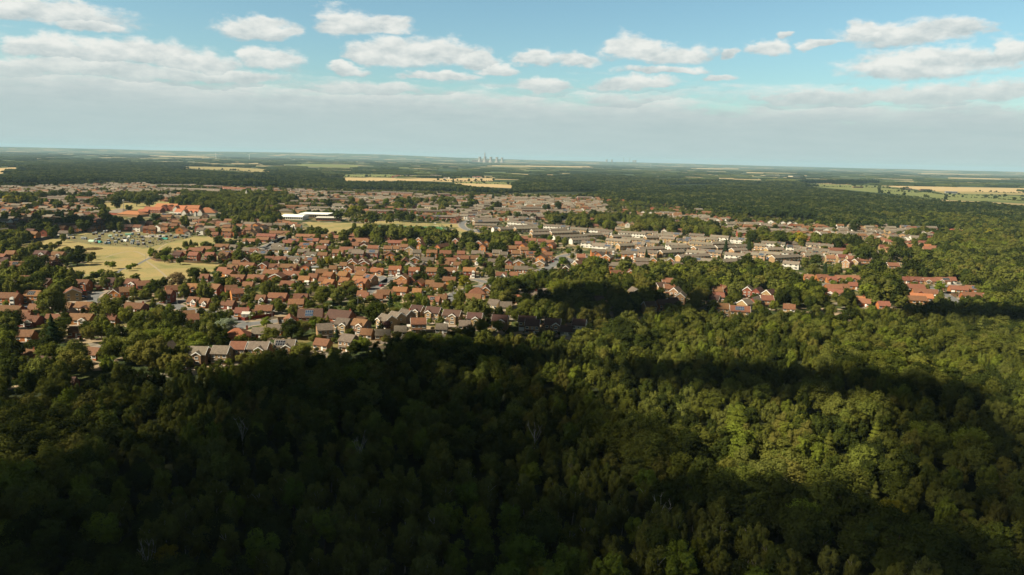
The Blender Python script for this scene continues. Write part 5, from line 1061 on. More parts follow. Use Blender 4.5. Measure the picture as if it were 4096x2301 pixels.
# ---------------------------------------------------------------- trees placed one by one: x, top y, width, kind
TL = {
'C1': """640,790,330,w;170,620,280,b;80,640,200,o;450,600,230,o;400,400,240,o;280,270,130,b;410,265,110,b;60,240,130,y;560,380,120,o;720,420,140,p;840,360,140,o;980,310,170,o;1150,360,90,b;1210,380,50,b;885,550,180,b;1375,460,65,l;1445,460,85,l;1655,500,75,l;1712,478,68,l;1760,495,30,s;1195,590,65,l;1245,600,75,l;1300,556,85,l;1400,560,120,b;1470,600,90,b;1185,670,85,b;1335,650,130,b;1530,660,130,b;1990,690,200,o;1715,780,130,b;2060,800,160,b;2350,740,150,b;2270,600,200,s;1390,870,290,w;1260,1040,120,o;650,1160,230,c;780,1180,220,o;1280,1140,240,b;1560,1080,130,b;2210,1050,280,o;1850,1100,250,b;2050,1000,160,b;100,1150,260,b;40,570,110,b;130,95,95,b;260,80,130,b;770,205,50,o;810,100,85,b;2320,290,36,o;2125,330,75,o;2000,355,80,s;2110,380,90,l;2200,385,70,l;712,650,20,l;2480,540,140,o;1160,1080,45,c;440,1095,65,y;540,1085,70,y;150,1000,40,y;1700,1125,70,y;20,600,90,o;950,1200,..""",
'C2': """555,135,115,o;730,190,85,o;840,320,150,o;730,360,80,y;1040,340,130,w;1070,170,90,b;935,200,55,c;500,265,80,b;610,350,100,s;630,430,65,a;955,400,75,y;60,410,90,o;250,540,150,o;370,550,100,b;40,600,140,s;580,655,150,o;880,545,85,p;545,530,55,o;1540,635,85,o;370,720,230,b;110,740,160,b;510,920,180,b;290,960,65,c;710,700,120,b;1040,660,85,b;1190,680,210,b;1420,750,90,p;1290,760,110,b;1010,830,120,b;1620,740,160,b;1790,710,140,b;1900,760,230,w;2110,780,220,w;2280,790,130,o;1330,940,140,b;1680,920,100,b;1520,1000,170,b;1170,1180,145,l;700,1060,130,b;420,1090,240,b;650,1180,240,g;420,1200,280,b;200,1250,240,o;1490,1200,240,o;1760,1210,150,l;1190,1310,100,y;1290,1330,110,y;2080,1315,100,c;2530,1090,160,o;2250,1020,150,o;1530,305,85,l;1360,310,80,b;1225,310,45,a;1880,400,140,b;1970,395,130,y;2190,210,110,o;2180,55,140,o;1850,20,85,o;2400,0,180,o;2540,130,75,o;1290,0,85,o;780,0,110,b;900,0,85,b;640,925,110,b;970,1000,90,y;2450,400,65,b;2360,20,150,b""",
'C3': """890,590,150,o;1810,515,160,b;1950,440,130,w;1500,430,130,w;1170,420,100,b;1240,460,75,o;1030,440,90,b;980,500,55,p;1680,400,110,l;1740,480,85,p;1380,440,85,b;1570,545,65,b;1120,110,105,o;1230,90,100,b;1340,95,75,a;790,165,85,b;980,170,95,b;1320,210,100,b;1430,200,100,b;1500,240,55,p;340,150,75,o;560,20,180,b;760,0,200,b;60,20,100,o;180,10,120,b;280,30,140,o;930,50,100,b;1035,55,90,c;1470,90,100,b;1570,95,170,o;1760,90,180,o;1870,140,140,b;2010,130,140,b;2090,60,150,o;2170,120,95,b;1840,260,90,b;2370,230,80,b;1320,690,170,b;1470,640,190,y;1410,800,190,b;1170,780,120,b;890,870,130,l;900,960,100,c;1010,950,100,c;520,860,150,c;600,900,120,o;720,880,100,b;40,780,120,o;50,1010,120,o;330,980,270,o;1240,950,150,b;1600,900,300,b;1890,730,200,b;2100,650,280,o;2300,690,230,o;2500,580,140,b;2500,820,280,o;2250,870,220,o;470,1220,130,p;210,800,55,b;130,1365,55,c;1440,860,150,b;1760,1000,190,b;2080,880,180,o""",
'C4': """610,355,75,b;480,410,115,l;560,300,80,l;700,290,100,o;860,450,130,o;520,150,110,b;430,130,100,b;330,120,90,l;250,110,90,o;1180,365,45,c;1565,315,75,c;1880,360,90,l;1750,180,65,b;1750,800,130,o;1560,920,120,o;1130,590,150,b;1300,560,100,b;1430,540,150,b;1550,560,170,b;1700,500,170,o;2110,470,180,b;2200,560,200,b;400,120,60,l;700,740,200,o;560,640,190,b;420,560,170,b;330,560,150,o;870,160,90,b""",
'C5': """340,190,100,c;640,180,110,c;600,380,300,o;1250,330,90,o;1040,90,160,o;830,0,170,o;1300,95,150,y;1490,90,110,y;1760,130,120,b;1990,120,180,o;2150,260,200,o;2300,170,90,b;2290,430,250,o;1470,480,170,w;1360,400,130,b;1500,370,150,o;1620,480,100,c;1780,480,140,b;1990,520,80,y;1930,560,90,l;1590,260,90,b;1940,665,80,l;1715,700,75,l;2200,640,270,b;2400,650,230,b;1270,600,140,b;430,680,170,o;700,690,150,b;480,840,160,o;1450,650,60,b;2010,930,80,a;1920,850,180,o;1700,1000,150,b;1100,740,150,b;930,560,200,b;1560,770,150,o;90,830,170,o;220,880,70,o""",
'C6': """640,790,280,b;880,790,280,o;700,580,230,o;1130,580,330,o;920,420,180,o;410,280,180,o;740,175,80,o;500,440,220,o;1600,260,200,b;1500,875,130,l;1360,860,30,c;330,820,80,l;1620,660,140,b;1980,900,90,b;2140,200,120,y;410,1100,85,a;330,980,170,o;950,1030,140,b;1200,540,140,b;1880,600,200,b;2080,700,200,b;400,120,150,o;2440,360,150,b;2200,540,200,b;2420,760,230,b;2300,900,230,o;1790,1080,60,y;1720,470,100,y""",
'M1': """1000,1135,65,o;1240,655,200,o;500,485,110,o;660,590,120,b;600,750,230,o;820,860,130,b;1070,610,90,c;380,780,120,o;700,830,130,y;1000,600,130,o;1480,400,95,o;1660,380,140,b;1760,560,190,b;2000,400,210,o;2340,370,140,o;2560,390,150,o;1350,530,60,c;370,580,100,o;480,580,90,b;180,740,90,o;60,840,110,o;1420,740,200,o;1860,800,110,o;2060,790,130,b;2400,680,140,b;2210,500,110,o;130,980,150,b;360,950,160,b;850,600,90,o;760,590,120,b;1530,270,100,o;1430,290,80,o;120,330,130,y;330,330,170,y;440,340,150,o;700,250,180,b;900,250,140,o;1050,240,150,o""",
'M2': """590,680,180,b;80,340,130,o;180,330,110,o;380,360,130,o;660,390,220,o;960,360,220,o;600,340,140,o;1410,450,140,y;1650,400,150,y;1640,440,140,b;1900,380,160,b;2140,380,150,o;2260,380,110,l;2420,380,90,y;1500,430,90,a;2240,700,110,o;2000,700,110,l;1770,720,120,b;1690,600,140,b;1370,790,80,y;1480,680,190,b;1280,680,140,o;1180,660,100,o;1470,540,120,b;1170,880,130,b;1470,860,110,b;1620,850,110,b;2150,850,120,o;100,640,150,o;130,750,140,o;1170,1040,160,o;1650,1100,80,c;1860,1090,120,b;2100,640,90,b;2470,1120,90,b;2060,170,130,l""",
'M3': """900,510,180,y;1030,520,160,y;660,600,180,o;1260,640,220,o;1710,600,210,o;1900,650,160,o;1540,640,180,b;800,640,100,y;1180,610,90,y;320,880,110,o;740,930,200,b;930,810,110,b;980,910,160,y;1140,820,200,b;1330,860,220,b;1600,840,260,b;1880,870,280,b;2140,940,90,o;2240,930,110,c;1700,400,180,o;1880,400,200,o;890,340,160,b;490,400,220,o;360,300,110,o;1060,390,180,b;1480,390,130,l;2480,480,80,c;2280,370,110,b;1140,750,70,a;2340,350,70,b""",
'M4': """700,820,90,l;590,870,120,l;360,830,40,l;1560,850,100,l;350,430,200,o;740,310,95,c;600,345,70,b;830,440,190,o;1660,480,170,o;1860,440,210,o;840,650,85,o;1170,630,135,o;1300,670,120,o;1430,655,110,o;1700,610,170,o;1900,640,160,o;2100,620,150,o;2220,740,140,b;2040,730,140,b;1760,700,170,b;2330,730,180,b;2460,590,170,o;1010,590,150,b;2450,1030,110,b;1700,860,60,b;60,985,100,a;0,380,110,o;60,520,110,o;370,320,120,o;820,950,65,o""",
}
TREES = []
for c, txt in TL.items():
    for it in txt.replace('\n', ';').split(';'):
        a = it.split(',')
        try: x, y, w = float(a[0]), float(a[1]), float(a[2])
        except ValueError: continue
        s = CROPS[c][2]; k = a[3]; hf = {'c': 1.7, 'b': 1.25, 'w': 1.12, 'o': 1.05}.get(k, 1.1)
        base = at(*cp(c, x, y+w*hf), 0); dist = math.hypot(base.length, H); wm = w/s*dist/F
        hm = wm*hf
        if hm > 17: base_h = 17; hm = 17+(hm-17)*.3
        # keep the top of the tree where the photo has it
        p = at(*cp(c, x, y), hm); TREES.append(dict(x=p.x, y=p.y, h=hm, w=min(wm, 15), t=k, d=math.hypot(p.x, p.y)))
print('placed trees', len(TREES))
TDESC = {k: v[3] for k, v in TYPES.items()}
def trdesc(t): return ('tall ' if t['h'] > 11 else ('small ' if t['h'] < 6 else ''))+TDESC[t['t']]
TREES.sort(key=lambda t: t['d'])
for t, lab in zip(TREES, single_out(TREES, trdesc)):
    e, _ = tree_thing(t['t'], t['x'], t['y'], t['h'], t['w'], 0 if t['d'] < 620 else 1); tag(e, lab, 'tree', 'trees among the houses')

# ---------------------------------------------------------------- woodland
S = 1/0.6289
def PP(l): return [(x*S, y*S) for x, y in l]
WOOD = PP([(-200,960),(60,955),(150,985),(250,912),(470,905),(560,905),(650,888),(760,885),(870,884),(960,845),(1100,835),(1250,822),(1400,826),(1500,812),(1580,775),(1700,772),(2000,770),(2060,772),(2200,760),(2290,758),(2420,745),(2480,720),(2576,690),(2800,640),(2800,1700),(-200,1700)])
X, Y = grid(-420, 620, 95, 900, 6.0); Z = 11+0*X
px, py, dd = proj(X, Y, Z)
ok = (dd > 5) & (px > -260) & (px < 4360) & (py < 2560) & inpoly(px, py, WOOD)
# keep the houses at the edge of the wood in view
HP = np.array([(h['x'], h['y'], h['he']+h['rise']*.55) for h in HS+TS]); hpx, hpy, hdd = proj(HP[:, 0], HP[:, 1], HP[:, 2]); HL = np.array([h['L'] for h in HS+TS])
def hides(x, y, h, w, frac=.5):
    qx, qt, qd = proj(x, y, h); _, qb, _ = proj(x, y, 0); hw = w*.42*F/qd+HL*.22*F/hdd
    m_ = (abs(hpx-qx) < hw) & (hpy > qt+.5) & (hpy < qb) & (hdd > qd-4) & (hdd < qd+260)
    return m_.any()
def on_house(x, y, r):
    return (np.hypot(OC2[:, 0]-x, OC2[:, 1]-y) < OC2[:, 2]*.5+r).any()
def on_road(x, y, r=7): return (np.hypot(ROADP[:, 0]-x, ROADP[:, 1]-y) < r).any()
W = []
def nz(x, y, s, o=0): return math.sin(x/s+o)*math.cos(y/s*1.13+o*2)+.5*math.sin(x/s*2.3+y/s*1.7+o)
for x, y in zip(X[ok], Y[ok]):
    d = math.hypot(x, y); q = nz(x, y, 34); big = q > .55
    h = random.uniform(10.5, 14.5) if big else random.uniform(7.5, 12.5)
    if random.random() < .12: h *= .7
    w = h*random.uniform(.55, .78)*(1.12 if big else .95)
    if on_house(x, y, 2.5) or (d > 330 and hides(x, y, h, w)): continue
    q2 = nz(x, y, 27, 1.7); r_ = random.random()
    t = 'o' if big or q2 > .65 else ('b' if q2 > -.9 or r_ < .5 else 'l')
    if r_ < .016: t = 'y'
    elif r_ < .022 and d > 230: t = 'a'
    elif r_ < .12: t = 'l'
    elif r_ < .127: t = 'c'
    elif r_ < .30: t = 'o'
    W.append((d, x, y, h, w, t))
W.sort()
print('wood', len(W))
inview = []
rest = []
for it in W:
    px, py, _ = proj(it[1], it[2], it[3]*.7)
    (inview if -20 < px < 4116 and py < 2330 and len(inview) < 300 else rest).append(it)
rows = {}
for it in inview: rows.setdefault(int((it[0]-inview[0][0])//8), []).append(it)
RW = ['front','second','third','fourth','fifth','sixth','seventh','eighth','ninth','tenth','eleventh','twelfth','thirteenth','fourteenth','fifteenth','sixteenth','seventeenth','eighteenth','nineteenth','twentieth']
OR2 = ['first','second','third','fourth','fifth','sixth','seventh','eighth','ninth','tenth','eleventh','twelfth','thirteenth','fourteenth','fifteenth','sixteenth','seventeenth','eighteenth','nineteenth','twentieth','twenty first','twenty second','twenty third','twenty fourth','twenty fifth','twenty sixth','twenty seventh','twenty eighth','twenty ninth','thirtieth']
for rk, l in rows.items():
    l.sort(key=lambda i: i[1]); cnt = {}
    for i, (d, x, y, h, w, t) in enumerate(l):
        cnt[t] = cnt.get(t, 0)+1
        nb = TDESC[l[i+1][5]] if i+1 < len(l) else 'the edge'
        e, _ = tree_thing(t, x, y, h, w); tag(e, f"{TDESC[t]}, {OR2[min(cnt[t]-1, 29)]} such from left, {RW[min(rk, 19)]} woodland row, before {nb}", 'tree', 'trees of the shaded near woodland')
KI = {'o': 0, 'b': 4, 'l': 8, 'y': 8, 'a': 9, 'g': 9, 'c': 10}
def join_pool(d):
    pool = []; off = {}
    for k in 'obrc':
        off[k] = (len(pool), len(d[k])); pool += d[k]
    return pool, off
def idx_of(off, t):
    a, n = off[TYPES[t][0] if TYPES[t][0] in off else 'r']; return a+random.randrange(n)
pool, off = join_pool(CR)
near = [i for i in rest if i[0] < 520]; farw = [i for i in rest if i[0] >= 520]
poolm, offm = join_pool(CRM)
# one object: the woodland beyond the individually built trees (fine crowns near, coarser ones behind)
allm = pool+poolm
pts = []; scl = []; ids = []
for d, x, y, h, w, t in rest:
    pts.append((x, y, 0)); scl.append((w/8, w/8, h/12)); ids.append(idx_of(off, t) if d < 520 else len(pool)+idx_of(offm, t))
scatter('woodland', pts, scl, ids, allm, 'wide mixed birch and oak woodland filling the lower half, lit in patches', 'woodland')

# ---- belts, hedgerow trees and garden trees of the middle distance
BELTS = [PP(l) for l in (
 [(1235,715),(1300,700),(1390,690),(1480,655),(1560,662),(1700,655),(1870,648),(1960,685),(2030,700),(2070,765),(1900,775),(1600,775),(1480,805),(1240,790)],
 [(2150,690),(2280,690),(2290,765),(2130,750)],
 [(2290,690),(2360,650),(2250,640),(2200,600),(2330,575),(2420,590),(2576,560),(2800,560),(2800,720),(2576,745),(2480,730),(2420,700)],
 [(1370,545),(1500,540),(1640,540),(1840,572),(1830,592),(1600,578),(1380,555)],
 [(1860,580),(2040,585),(2150,600),(2190,640),(2100,640),(2000,610),(1850,600)],
 [(860,590),(1000,575),(1150,590),(1160,605),(1000,615),(870,600)],[(1160,600),(1260,590),(1380,610),(1380,640),(1160,625)],
 [(-40,590),(28,590),(50,640),(-40,660)],[(0,650),(140,660),(200,720),(180,760),(0,745)],[(0,770),(240,790),(560,800),(580,870),(240,905),(0,940)],
 [(270,492),(480,480),(720,484),(745,500),(640,530),(500,520),(400,505),(280,520)],[(600,520),(720,520),(700,560),(600,560)],
 [(1000,495),(1160,500),(1260,520),(1250,540),(1000,520)],[(0,540),(140,540),(380,560),(380,580),(0,600)],
 [(1850,600),(1960,590),(1960,640),(1900,640)],[(0,490),(120,490),(260,500),(200,520),(0,520)],[(2170,540),(2576,600),(2576,560),(2300,535)],
 [(-60,868),(100,876),(240,890),(460,880),(470,908),(250,918),(150,990),(-60,970)])]
BD = [1, 1, 1, .8, .8, .75, .8, .7, .7, .9, .75, .5, .45, .4, .5, .6, 1, 1]
FX, FY = grid(-1100, 1600, 250, 2400, 7.6); fpx, fpy, fdd = proj(FX, FY, 6+0*FX)
GRASS = [FIELD1, FIELD2, FIELD3, FIELD4, FIELD5, FIELD6, ALL, [(1500,898),(1775,903),(1805,935),(1540,940)]]
g0x, g0y, _ = proj(FX, FY, 0*FX); gm = np.zeros(FX.shape, bool)
for g in GRASS: gm |= inpoly(g0x, g0y, g)
used = np.zeros(FX.shape, bool); mp = []; ms = []; mi = []
def add(x, y, h, w, t):
    mp.append((x, y, 0)); ms.append((w/8, w/8, h/12)); mi.append((idx_of(off, t) if math.hypot(x, y) < 520 else len(pool)+idx_of(offm, t)))
for bi, (poly, den) in enumerate(zip(BELTS, BD)):
    sel = inpoly(fpx, fpy, poly) & ~used & ~gm; used |= sel
    for x, y in zip(FX[sel], FY[sel]):
        if random.random() > den: continue
        h = random.uniform(8, 15); w = h*random.uniform(.7, .95)
        if on_house(x, y, 2.2) or on_road(x, y, 5) or (bi < len(BELTS)-1 and hides(x, y, h, w)): continue
        add(x, y, h, w, random.choice('oobbbbl'))
LOWD1 = [(1750,870),(2450,862),(3000,915),(3300,965),(3500,1010),(3400,1070),(2600,1060),(2200,1020),(1750,960)]; LOWD2 = [(1600,785),(2400,800),(2420,845),(1700,850)]
KEEP = [[(1120,850),(1380,850),(1420,900),(1180,905)],[(440,805),(880,795),(880,872),(430,885)],[(1040,870),(1240,880),(1240,895),(1040,885)]]
town = inpoly(fpx, fpy, TOWN) & ~used & ~gm & ~inpoly(fpx, fpy, WOOD) & (fpx > -100) & (fpx < 4200)
for x, y, qx_, qy_ in zip(FX[town], FY[town], fpx[town], fpy[town]):
    d = math.hypot(x, y); r_ = random.random()
    if r_ > (.36 if (inpoly([qx_], [qy_], LOWD1)[0] or inpoly([qx_], [qy_], LOWD2)[0]) else .74): continue
    if any(inpoly([qx_], [qy_], k_)[0] for k_ in KEEP): continue
    h = random.uniform(2.2, 5.0) if r_ < .45 else random.uniform(5, 9.5)
    w = h*random.uniform(.8, 1.15)
    if on_house(x, y, w*.4) or on_road(x, y, 6+w*.35) or (h > 2.8 and hides(x, y, h, w)): continue
    add(x, y, h, w, random.choice('oobblloy' if h < 5 else 'oobbblc'))
# shrubs tucked round the near gardens
for h_ in HS:
    if h_['d'] > 900: continue
    for _ in range(6):
        lx = random.choice((-1, 1))*(h_['L']/2+random.uniform(1, 3)) if random.random() < .5 else random.uniform(-.5, .5)*h_['L']; ly = random.choice((-1, 1))*(h_['W']/2+random.uniform(2.5, 8))
        x, y = rotz(h_, lx, ly); hh = random.uniform(.9, 2.4)
        if on_road(x, y, 4.5) or on_house(x, y, .3): continue
        add(x, y, hh, hh*random.uniform(1, 1.5), random.choice('oblly'))
print('garden trees', len(mp))
scatter('garden_greenery', mp, ms, mi, allm, 'mixed small trees and shrubs filling gardens and belts between the houses', 'greenery')
# ---- far woods
poolf = CRF['o']+CRF['b']+CRF['r']
FW = [[(-60,690),(0,672),(640,640),(900,665),(1370,700),(1380,720),(1810,735),(1890,752),(2050,758),(2050,735),(2120,705),(2400,700),(2700,720),(3100,725),(3400,740),(3500,760),(3900,790),(4200,800),(4200,960),(3950,930),(3700,905),(3500,885),(3000,856),(2700,818),(2450,790),(1900,762),(1300,748),(600,728),(0,745),(-60,760)],
 [(3200,860),(3600,880),(3800,900),(3900,960),(4200,960),(4200,1100),(3900,1120),(3800,1000),(3650,960),(3300,880)]]
X, Y = grid(-2600, 3200, 1100, 5200, 10.5); p1x, p1y, _ = proj(X, Y, 6+0*X); p0x, p0y, _ = proj(X, Y, 0*X); p2x, p2y, _ = proj(X, Y, 13+0*X)
ok = np.zeros(X.shape, bool)
for g in FW: ok |= inpoly(p1x, p1y, g)
ok &= (p1x > -60) & (p1x < 4160)
for g in FARF+GRASS: ok &= ~inpoly(p0x, p0y, g) & ~inpoly(p2x, p2y, g)
X, Y = X[ok], Y[ok]; D = np.hypot(X, Y)
keep = (rng.random(X.size) < np.clip(2100/D, .25, 1)**.8) & ~((D > 1750) & (np.sin(X/210+1.3)*np.cos(Y/330+.4)+.5*np.sin(X/97-Y/160) > 1.02)); X, Y, D = X[keep], Y[keep], D[keep]
NZ = np.sin(X/90)*np.cos(Y/130)+.5*np.sin(X/41+Y/67)
hh = rng.uniform(9, 14, X.size)*(1+.12*NZ); ww = hh*rng.uniform(.8, 1.05, X.size)*np.clip(D/2100, 1, 1.6)
mid = D < 1500
print('far wood', X.size)
# a few clearings with roofs are left where the photo shows them
scatter('far_woodland', np.stack([X, Y, 0*X], 1), np.stack([ww/8, ww/8, hh/12], 1), rng.integers(0, len(poolf), X.size), poolf, 'broad dark green woods stretching behind the whole town', 'woodland')
# ---- hedgerows, copses and shelter belts of the plain
CL = []
for _ in range(4):
    n = 260; P = np.stack([rng.uniform(-55, 55, n), rng.uniform(-9, 9, n), np.zeros(n)], 1); hts = rng.uniform(6, 12, n)
    v = []; f = []
    for k in range(n):
        a = rng.random()*6.28; s_ = hts[k]*.5; x, y = P[k, 0], P[k, 1]; b0 = len(v)
        for j in range(5): an = a+j*1.256; v.append((x+math.cos(an)*s_*.62, y+math.sin(an)*s_*.62, hts[k]*rng.uniform(.45, .65)))
        v.append((x+rng.uniform(-1, 1), y, hts[k])); 
        for j in range(5): v.append((x+math.cos(a+j*1.256)*s_*.5, y+math.sin(a+j*1.256)*s_*.5, 0))
        for j in range(5): f.append((b0+j, b0+(j+1) % 5, b0+5)); f.append((b0+6+j, b0+6+(j+1) % 5, b0+(j+1) % 5, b0+j))
    me = bpy.data.meshes.new('copse'); me.from_pydata(v, [], f); me.materials.append(FOL['far']); me.update(); CL.append(me)
pts = []; scl = []; rot = []
while len(pts) < 1300:
    px_ = random.uniform(-60, 4160); dist = 3000*math.exp(random.random()**.9*math.log(15500/3000)); 
    dr = pdir(px_, CY); dr = Vector((dr.x, dr.y, 0)).normalized(); x, y = dr.x*dist, dr.y*dist
    a0, b0, _ = proj(x, y, 0); a1, b1, _ = proj(x, y, 12)
    q = math.sin(x/700+1)*math.cos(y/900)+.6*math.sin(x/310+y/420)
    if q < -.35 and random.random() < .75: continue
    if any(inpoly([a0, a1], [b0, b1], g).any() for g in FARF): continue
    pts.append((x, y, float(zfun(x, y)))); k = dist/6500; scl.append((random.uniform(.8, 2.2)*(.5+k*.6), random.uniform(.5, 1.6)*(.6+k), random.uniform(.55, 1.0))); rot.append(random.choice((0, .35, -.2, 1.9))+random.uniform(-.1, .1))
scatter('hedgerows_and_copses', pts, scl, [random.randrange(4) for _ in pts], CL, 'dark hedgerows and copses striping the distant plain', 'hedgerow', rz=rot)

# ---- hedges and single trees along the nearer field edges
hp = []; hsx = []
for c, line in (('T3', [(900,352),(1200,356),(1500,362),(1750,385),(1960,412),(2300,425),(2620,445)]), ('T3', [(1500,385),(1750,398),(1900,388)]), ('T3', [(1980,432),(2300,440),(2620,470)]), ('T3', [(1480,346),(1480,402)]), ('T3', [(1480,404),(1700,425),(2000,455)]),
 ('T3', [(1940,330),(2100,334),(2620,350)]), ('T3', [(930,331),(1480,346)]), ('T3', [(2200,392),(2620,404)]), ('T3', [(1250,332),(1300,352)]), ('T3', [(1700,366),(1650,385)]), ('T2', [(10,282),(600,280)]), ('T2', [(-300,262),(400,262)]), ('T2', [(600,291),(1140,289)]), ('T2', [(850,313),(1300,325)]), ('T2', [(830,325),(1285,339)]), ('T2', [(660,311),(1145,311)]),
 ('T1', [(1150,196),(1750,206),(2300,240)]), ('T1', [(1400,218),(1900,240)]), ('T1', [(1680,262),(2290,284)]), ('T1', [(1700,276),(2290,292)])):
    P = [at(*cp(c, x, y), 0) for x, y in line]
    for p, q in zip(P, P[1:]):
        n = int((q-p).length/7)
        for i in range(n):
            if random.random() < .15: continue
            t = (i+random.random())/max(n, 1); r_ = p.lerp(q, t); k = random.random(); h = random.uniform(2.5, 4.5) if k < .86 else random.uniform(8, 13)
            hp.append((r_.x+random.uniform(-2, 2), r_.y+random.uniform(-3, 3), 0)); w = h*random.uniform(1.1, 1.8) if k < .86 else h; hsx.append((w/8, w/8, h/12))
scatter('field_hedgerows', hp, hsx, [random.randrange(len(poolf)) for _ in hp], poolf, 'dark clipped hedgerows with single trees along the nearer tan and green fields', 'hedgerow')

# ---- bare dead birches standing out of the near wood
def bare_tree(sx, sy, lab):
    p = at(sx, sy, 11.5); e = empty('dead_tree', (p.x, p.y, 0), random.random()*6); tag(e, lab, 'dead tree'); b = MB(); b.bar((0,0,0), (.2,.1,9), .16, r2=.1); ob('trunk', b.mesh('trunk', [MT['birchbark']]), e); b = MB()
    for k in range(6):
        a = k*1.05+random.random(); z0 = 5+k*.5; l = random.uniform(1.0, 2.2); q = Vector((.2+math.cos(a)*l, .1+math.sin(a)*l, z0+random.uniform(3, 5.5))); b.bar((.2, .1, z0), q, .06, r2=.02); 
        for j in range(3): b.bar(q, q+Vector((random.uniform(-1, 1), random.uniform(-1, 1), random.uniform(.6, 1.8))), .035, r2=.015)
    ob('branches', b.mesh('branches', [MT['birchbark']]), e)
for sx, sy, lab in ((588,2180,'bare pale dead birch at the bottom left of the dark wood'),(968,1690,'bare dead birch above the centre left of the dark wood'),(3156,1930,'bare dead birch in the right middle of the wood'),(2652,2010,'bare forked birch right of the centre of the wood'),(1438,1756,'thin bare birch left of the centre of the wood'),(2140,1700,'bare birch spike in the upper centre of the wood')): bare_tree(sx, sy, lab)
# ---------------------------------------------------------------- landmarks
def px_at(c, x, y, z=0.0): return at(*cp(c, x, y), z)
TOWER = mat('cooling_tower_concrete', (.36,.32,.27), (.31,.275,.235), .02, .9)
def tower_mesh():
    b = MB(); prof = [(44-20*math.sin(min(z/86, 1)*1.5708)+(6*((z-86)/28) if z > 86 else 0), z) for z in [0, 6, 16, 28, 40, 52, 64, 76, 86, 96, 106, 114]]
    prof += [(prof[-1][0]-1.5, 114), (prof[-1][0]-2.5, 100)]
    b.lathe(prof, 28); return b.mesh('shell', [TOWER])
TM = tower_mesh(); b = MB()
for i in range(20):
    a = i/20*6.283; b.bar((45*math.cos(a), 45*math.sin(a), -2), (44*math.cos(a+.16), 44*math.sin(a+.16), 5), .8); b.bar((45*math.cos(a), 45*math.sin(a), -2), (44*math.cos(a-.16), 44*math.sin(a-.16), 5), .8)
LEGS = b.mesh('base_columns', [TOWER])
def far_at(srcx, dist):
    d = pdir(srcx, CY); d = Vector((d.x, d.y, 0)).normalized(); return Vector((d.x*dist, d.y*dist, 0))
TW = [(359,15300,1.0,'leftmost pale cooling tower of the near power station'),(424,14600,1.03,'second pale cooling tower, standing in front of the tall chimney'),(498,14600,1.0,'third pale cooling tower, in the middle of the five'),
      (573,15200,1.0,'fourth pale cooling tower from the left of the near power station'),(638,16000,.95,'rightmost and smallest looking pale cooling tower of the five')]
for x, d, s, lab in TW:
    p = far_at(1800+x/3.22, d); e = empty('cooling_tower', p, s=s); tag(e, lab, 'cooling tower', 'cooling towers of the near power station'); ob('shell', TM, e); ob('base_columns', LEGS, e)
for x, d, s, lab in ((1945,20500,1,'leftmost hazy cooling tower of the distant power station'),(2010,20800,1,'second hazy cooling tower of the distant power station'),(2280,21500,.95,'hazy cooling tower right of the two thin chimneys, the rear of two'),(2305,20800,1,'rightmost hazy cooling tower of the distant power station')):
    p = far_at(1800+x/3.22, d); p.z = float(zfun(p.x, p.y))*.25; e = empty('cooling_tower', p, s=s); tag(e, lab, 'cooling tower', 'cooling towers of the distant power station'); ob('shell', TM, e); ob('base_columns', LEGS, e)
def chimney(x, d, h, r, lab):
    p = far_at(1800+x/3.22, d); e = empty('power_station_chimney', p); tag(e, lab, 'chimney'); b = MB(); b.lathe([(r, 0), (r*.8, h*.93)], 18); ob('stack', b.mesh('stack', [TOWER]), e)
    b = MB(); b.lathe([(r*.84, h*.93), (r*.84, h)], 18); ob('rim', b.mesh('rim', [MT['steel']]), e)
chimney(421, 15500, 205, 13, 'broad grey chimney rising behind the five cooling towers')
chimney(2157, 21200, 190, 7, 'left one of two thin chimneys at the distant power station')
chimney(2233, 21200, 190, 7, 'right one of two thin chimneys at the distant power station')
p = far_at(1800+2170/3.22, 21000); e = empty('boiler_house', p, .1); tag(e, 'long low pale boiler house between the distant cooling towers', 'power station'); b = MB(); b.box(-260, 260, -40, 40, 0, 55); b.box(-220, 120, -30, 30, 55, 70); ob('wall', b.mesh('wall', [MT['w_cream']]), e)
b = MB(); b.box(-262, 262, -42, 42, 55, 57); ob('roof', b.mesh('roof', [MT['steel']]), e)
p = far_at(1800+330/3.22, 15600); e = empty('boiler_house', p, .1); tag(e, 'long brown boiler house behind the near cooling towers', 'power station'); b = MB(); b.box(-120, 320, -30, 30, 0, 38); ob('wall', b.mesh('wall', [MT['w_buff']]), e)
b = MB(); b.box(-122, 322, -32, 32, 38, 40); ob('roof', b.mesh('roof', [MT['steel']]), e)
def turbine(sx, top, base, dist, lab, a0):
    p = far_at(sx, dist); h = (base-top)/F*dist; p.z = H-(base-(CY-F*math.tan(PITCH)+(sx-CX)*.0235))/F*dist; p.z = max(p.z, 0) if dist < 16000 else p.z
    e = empty('wind_turbine', p, .3); tag(e, lab, 'wind turbine', 'wind turbines on the plain')
    b = MB(); b.lathe([(h*.032, 0), (h*.016, h)], 12); ob('mast', b.mesh('mast', [MT['white']]), e)
    b = MB(); b.box(-h*.03, h*.03, -h*.06, h*.05, h*.98, h*1.04); nc = ob('nacelle', b.mesh('nacelle', [MT['white']]), e)
    for k in range(3):
        a = a0+k*2.094; b = MB(); dx, dz = math.sin(a), math.cos(a); b.bar((0, -h*.07, h*1.01), (dx*h*.42, -h*.07, h*1.01+dz*h*.42), h*.016, r2=h*.004, seg=4); ob('blade', b.mesh('blade', [MT['white']]), nc)
turbine(888, 626, 646, 9500, 'white wind turbine, the left one of the pair left of the power station', .2)
turbine(1017, 628, 648, 9500, 'white wind turbine, the right one of the pair left of the power station', .9)
turbine(1866, 640, 655, 11500, 'white wind turbine just left of the cooling towers', .5)
turbine(2576, 657, 668, 13000, 'white wind turbine right of the distant power station', .1)
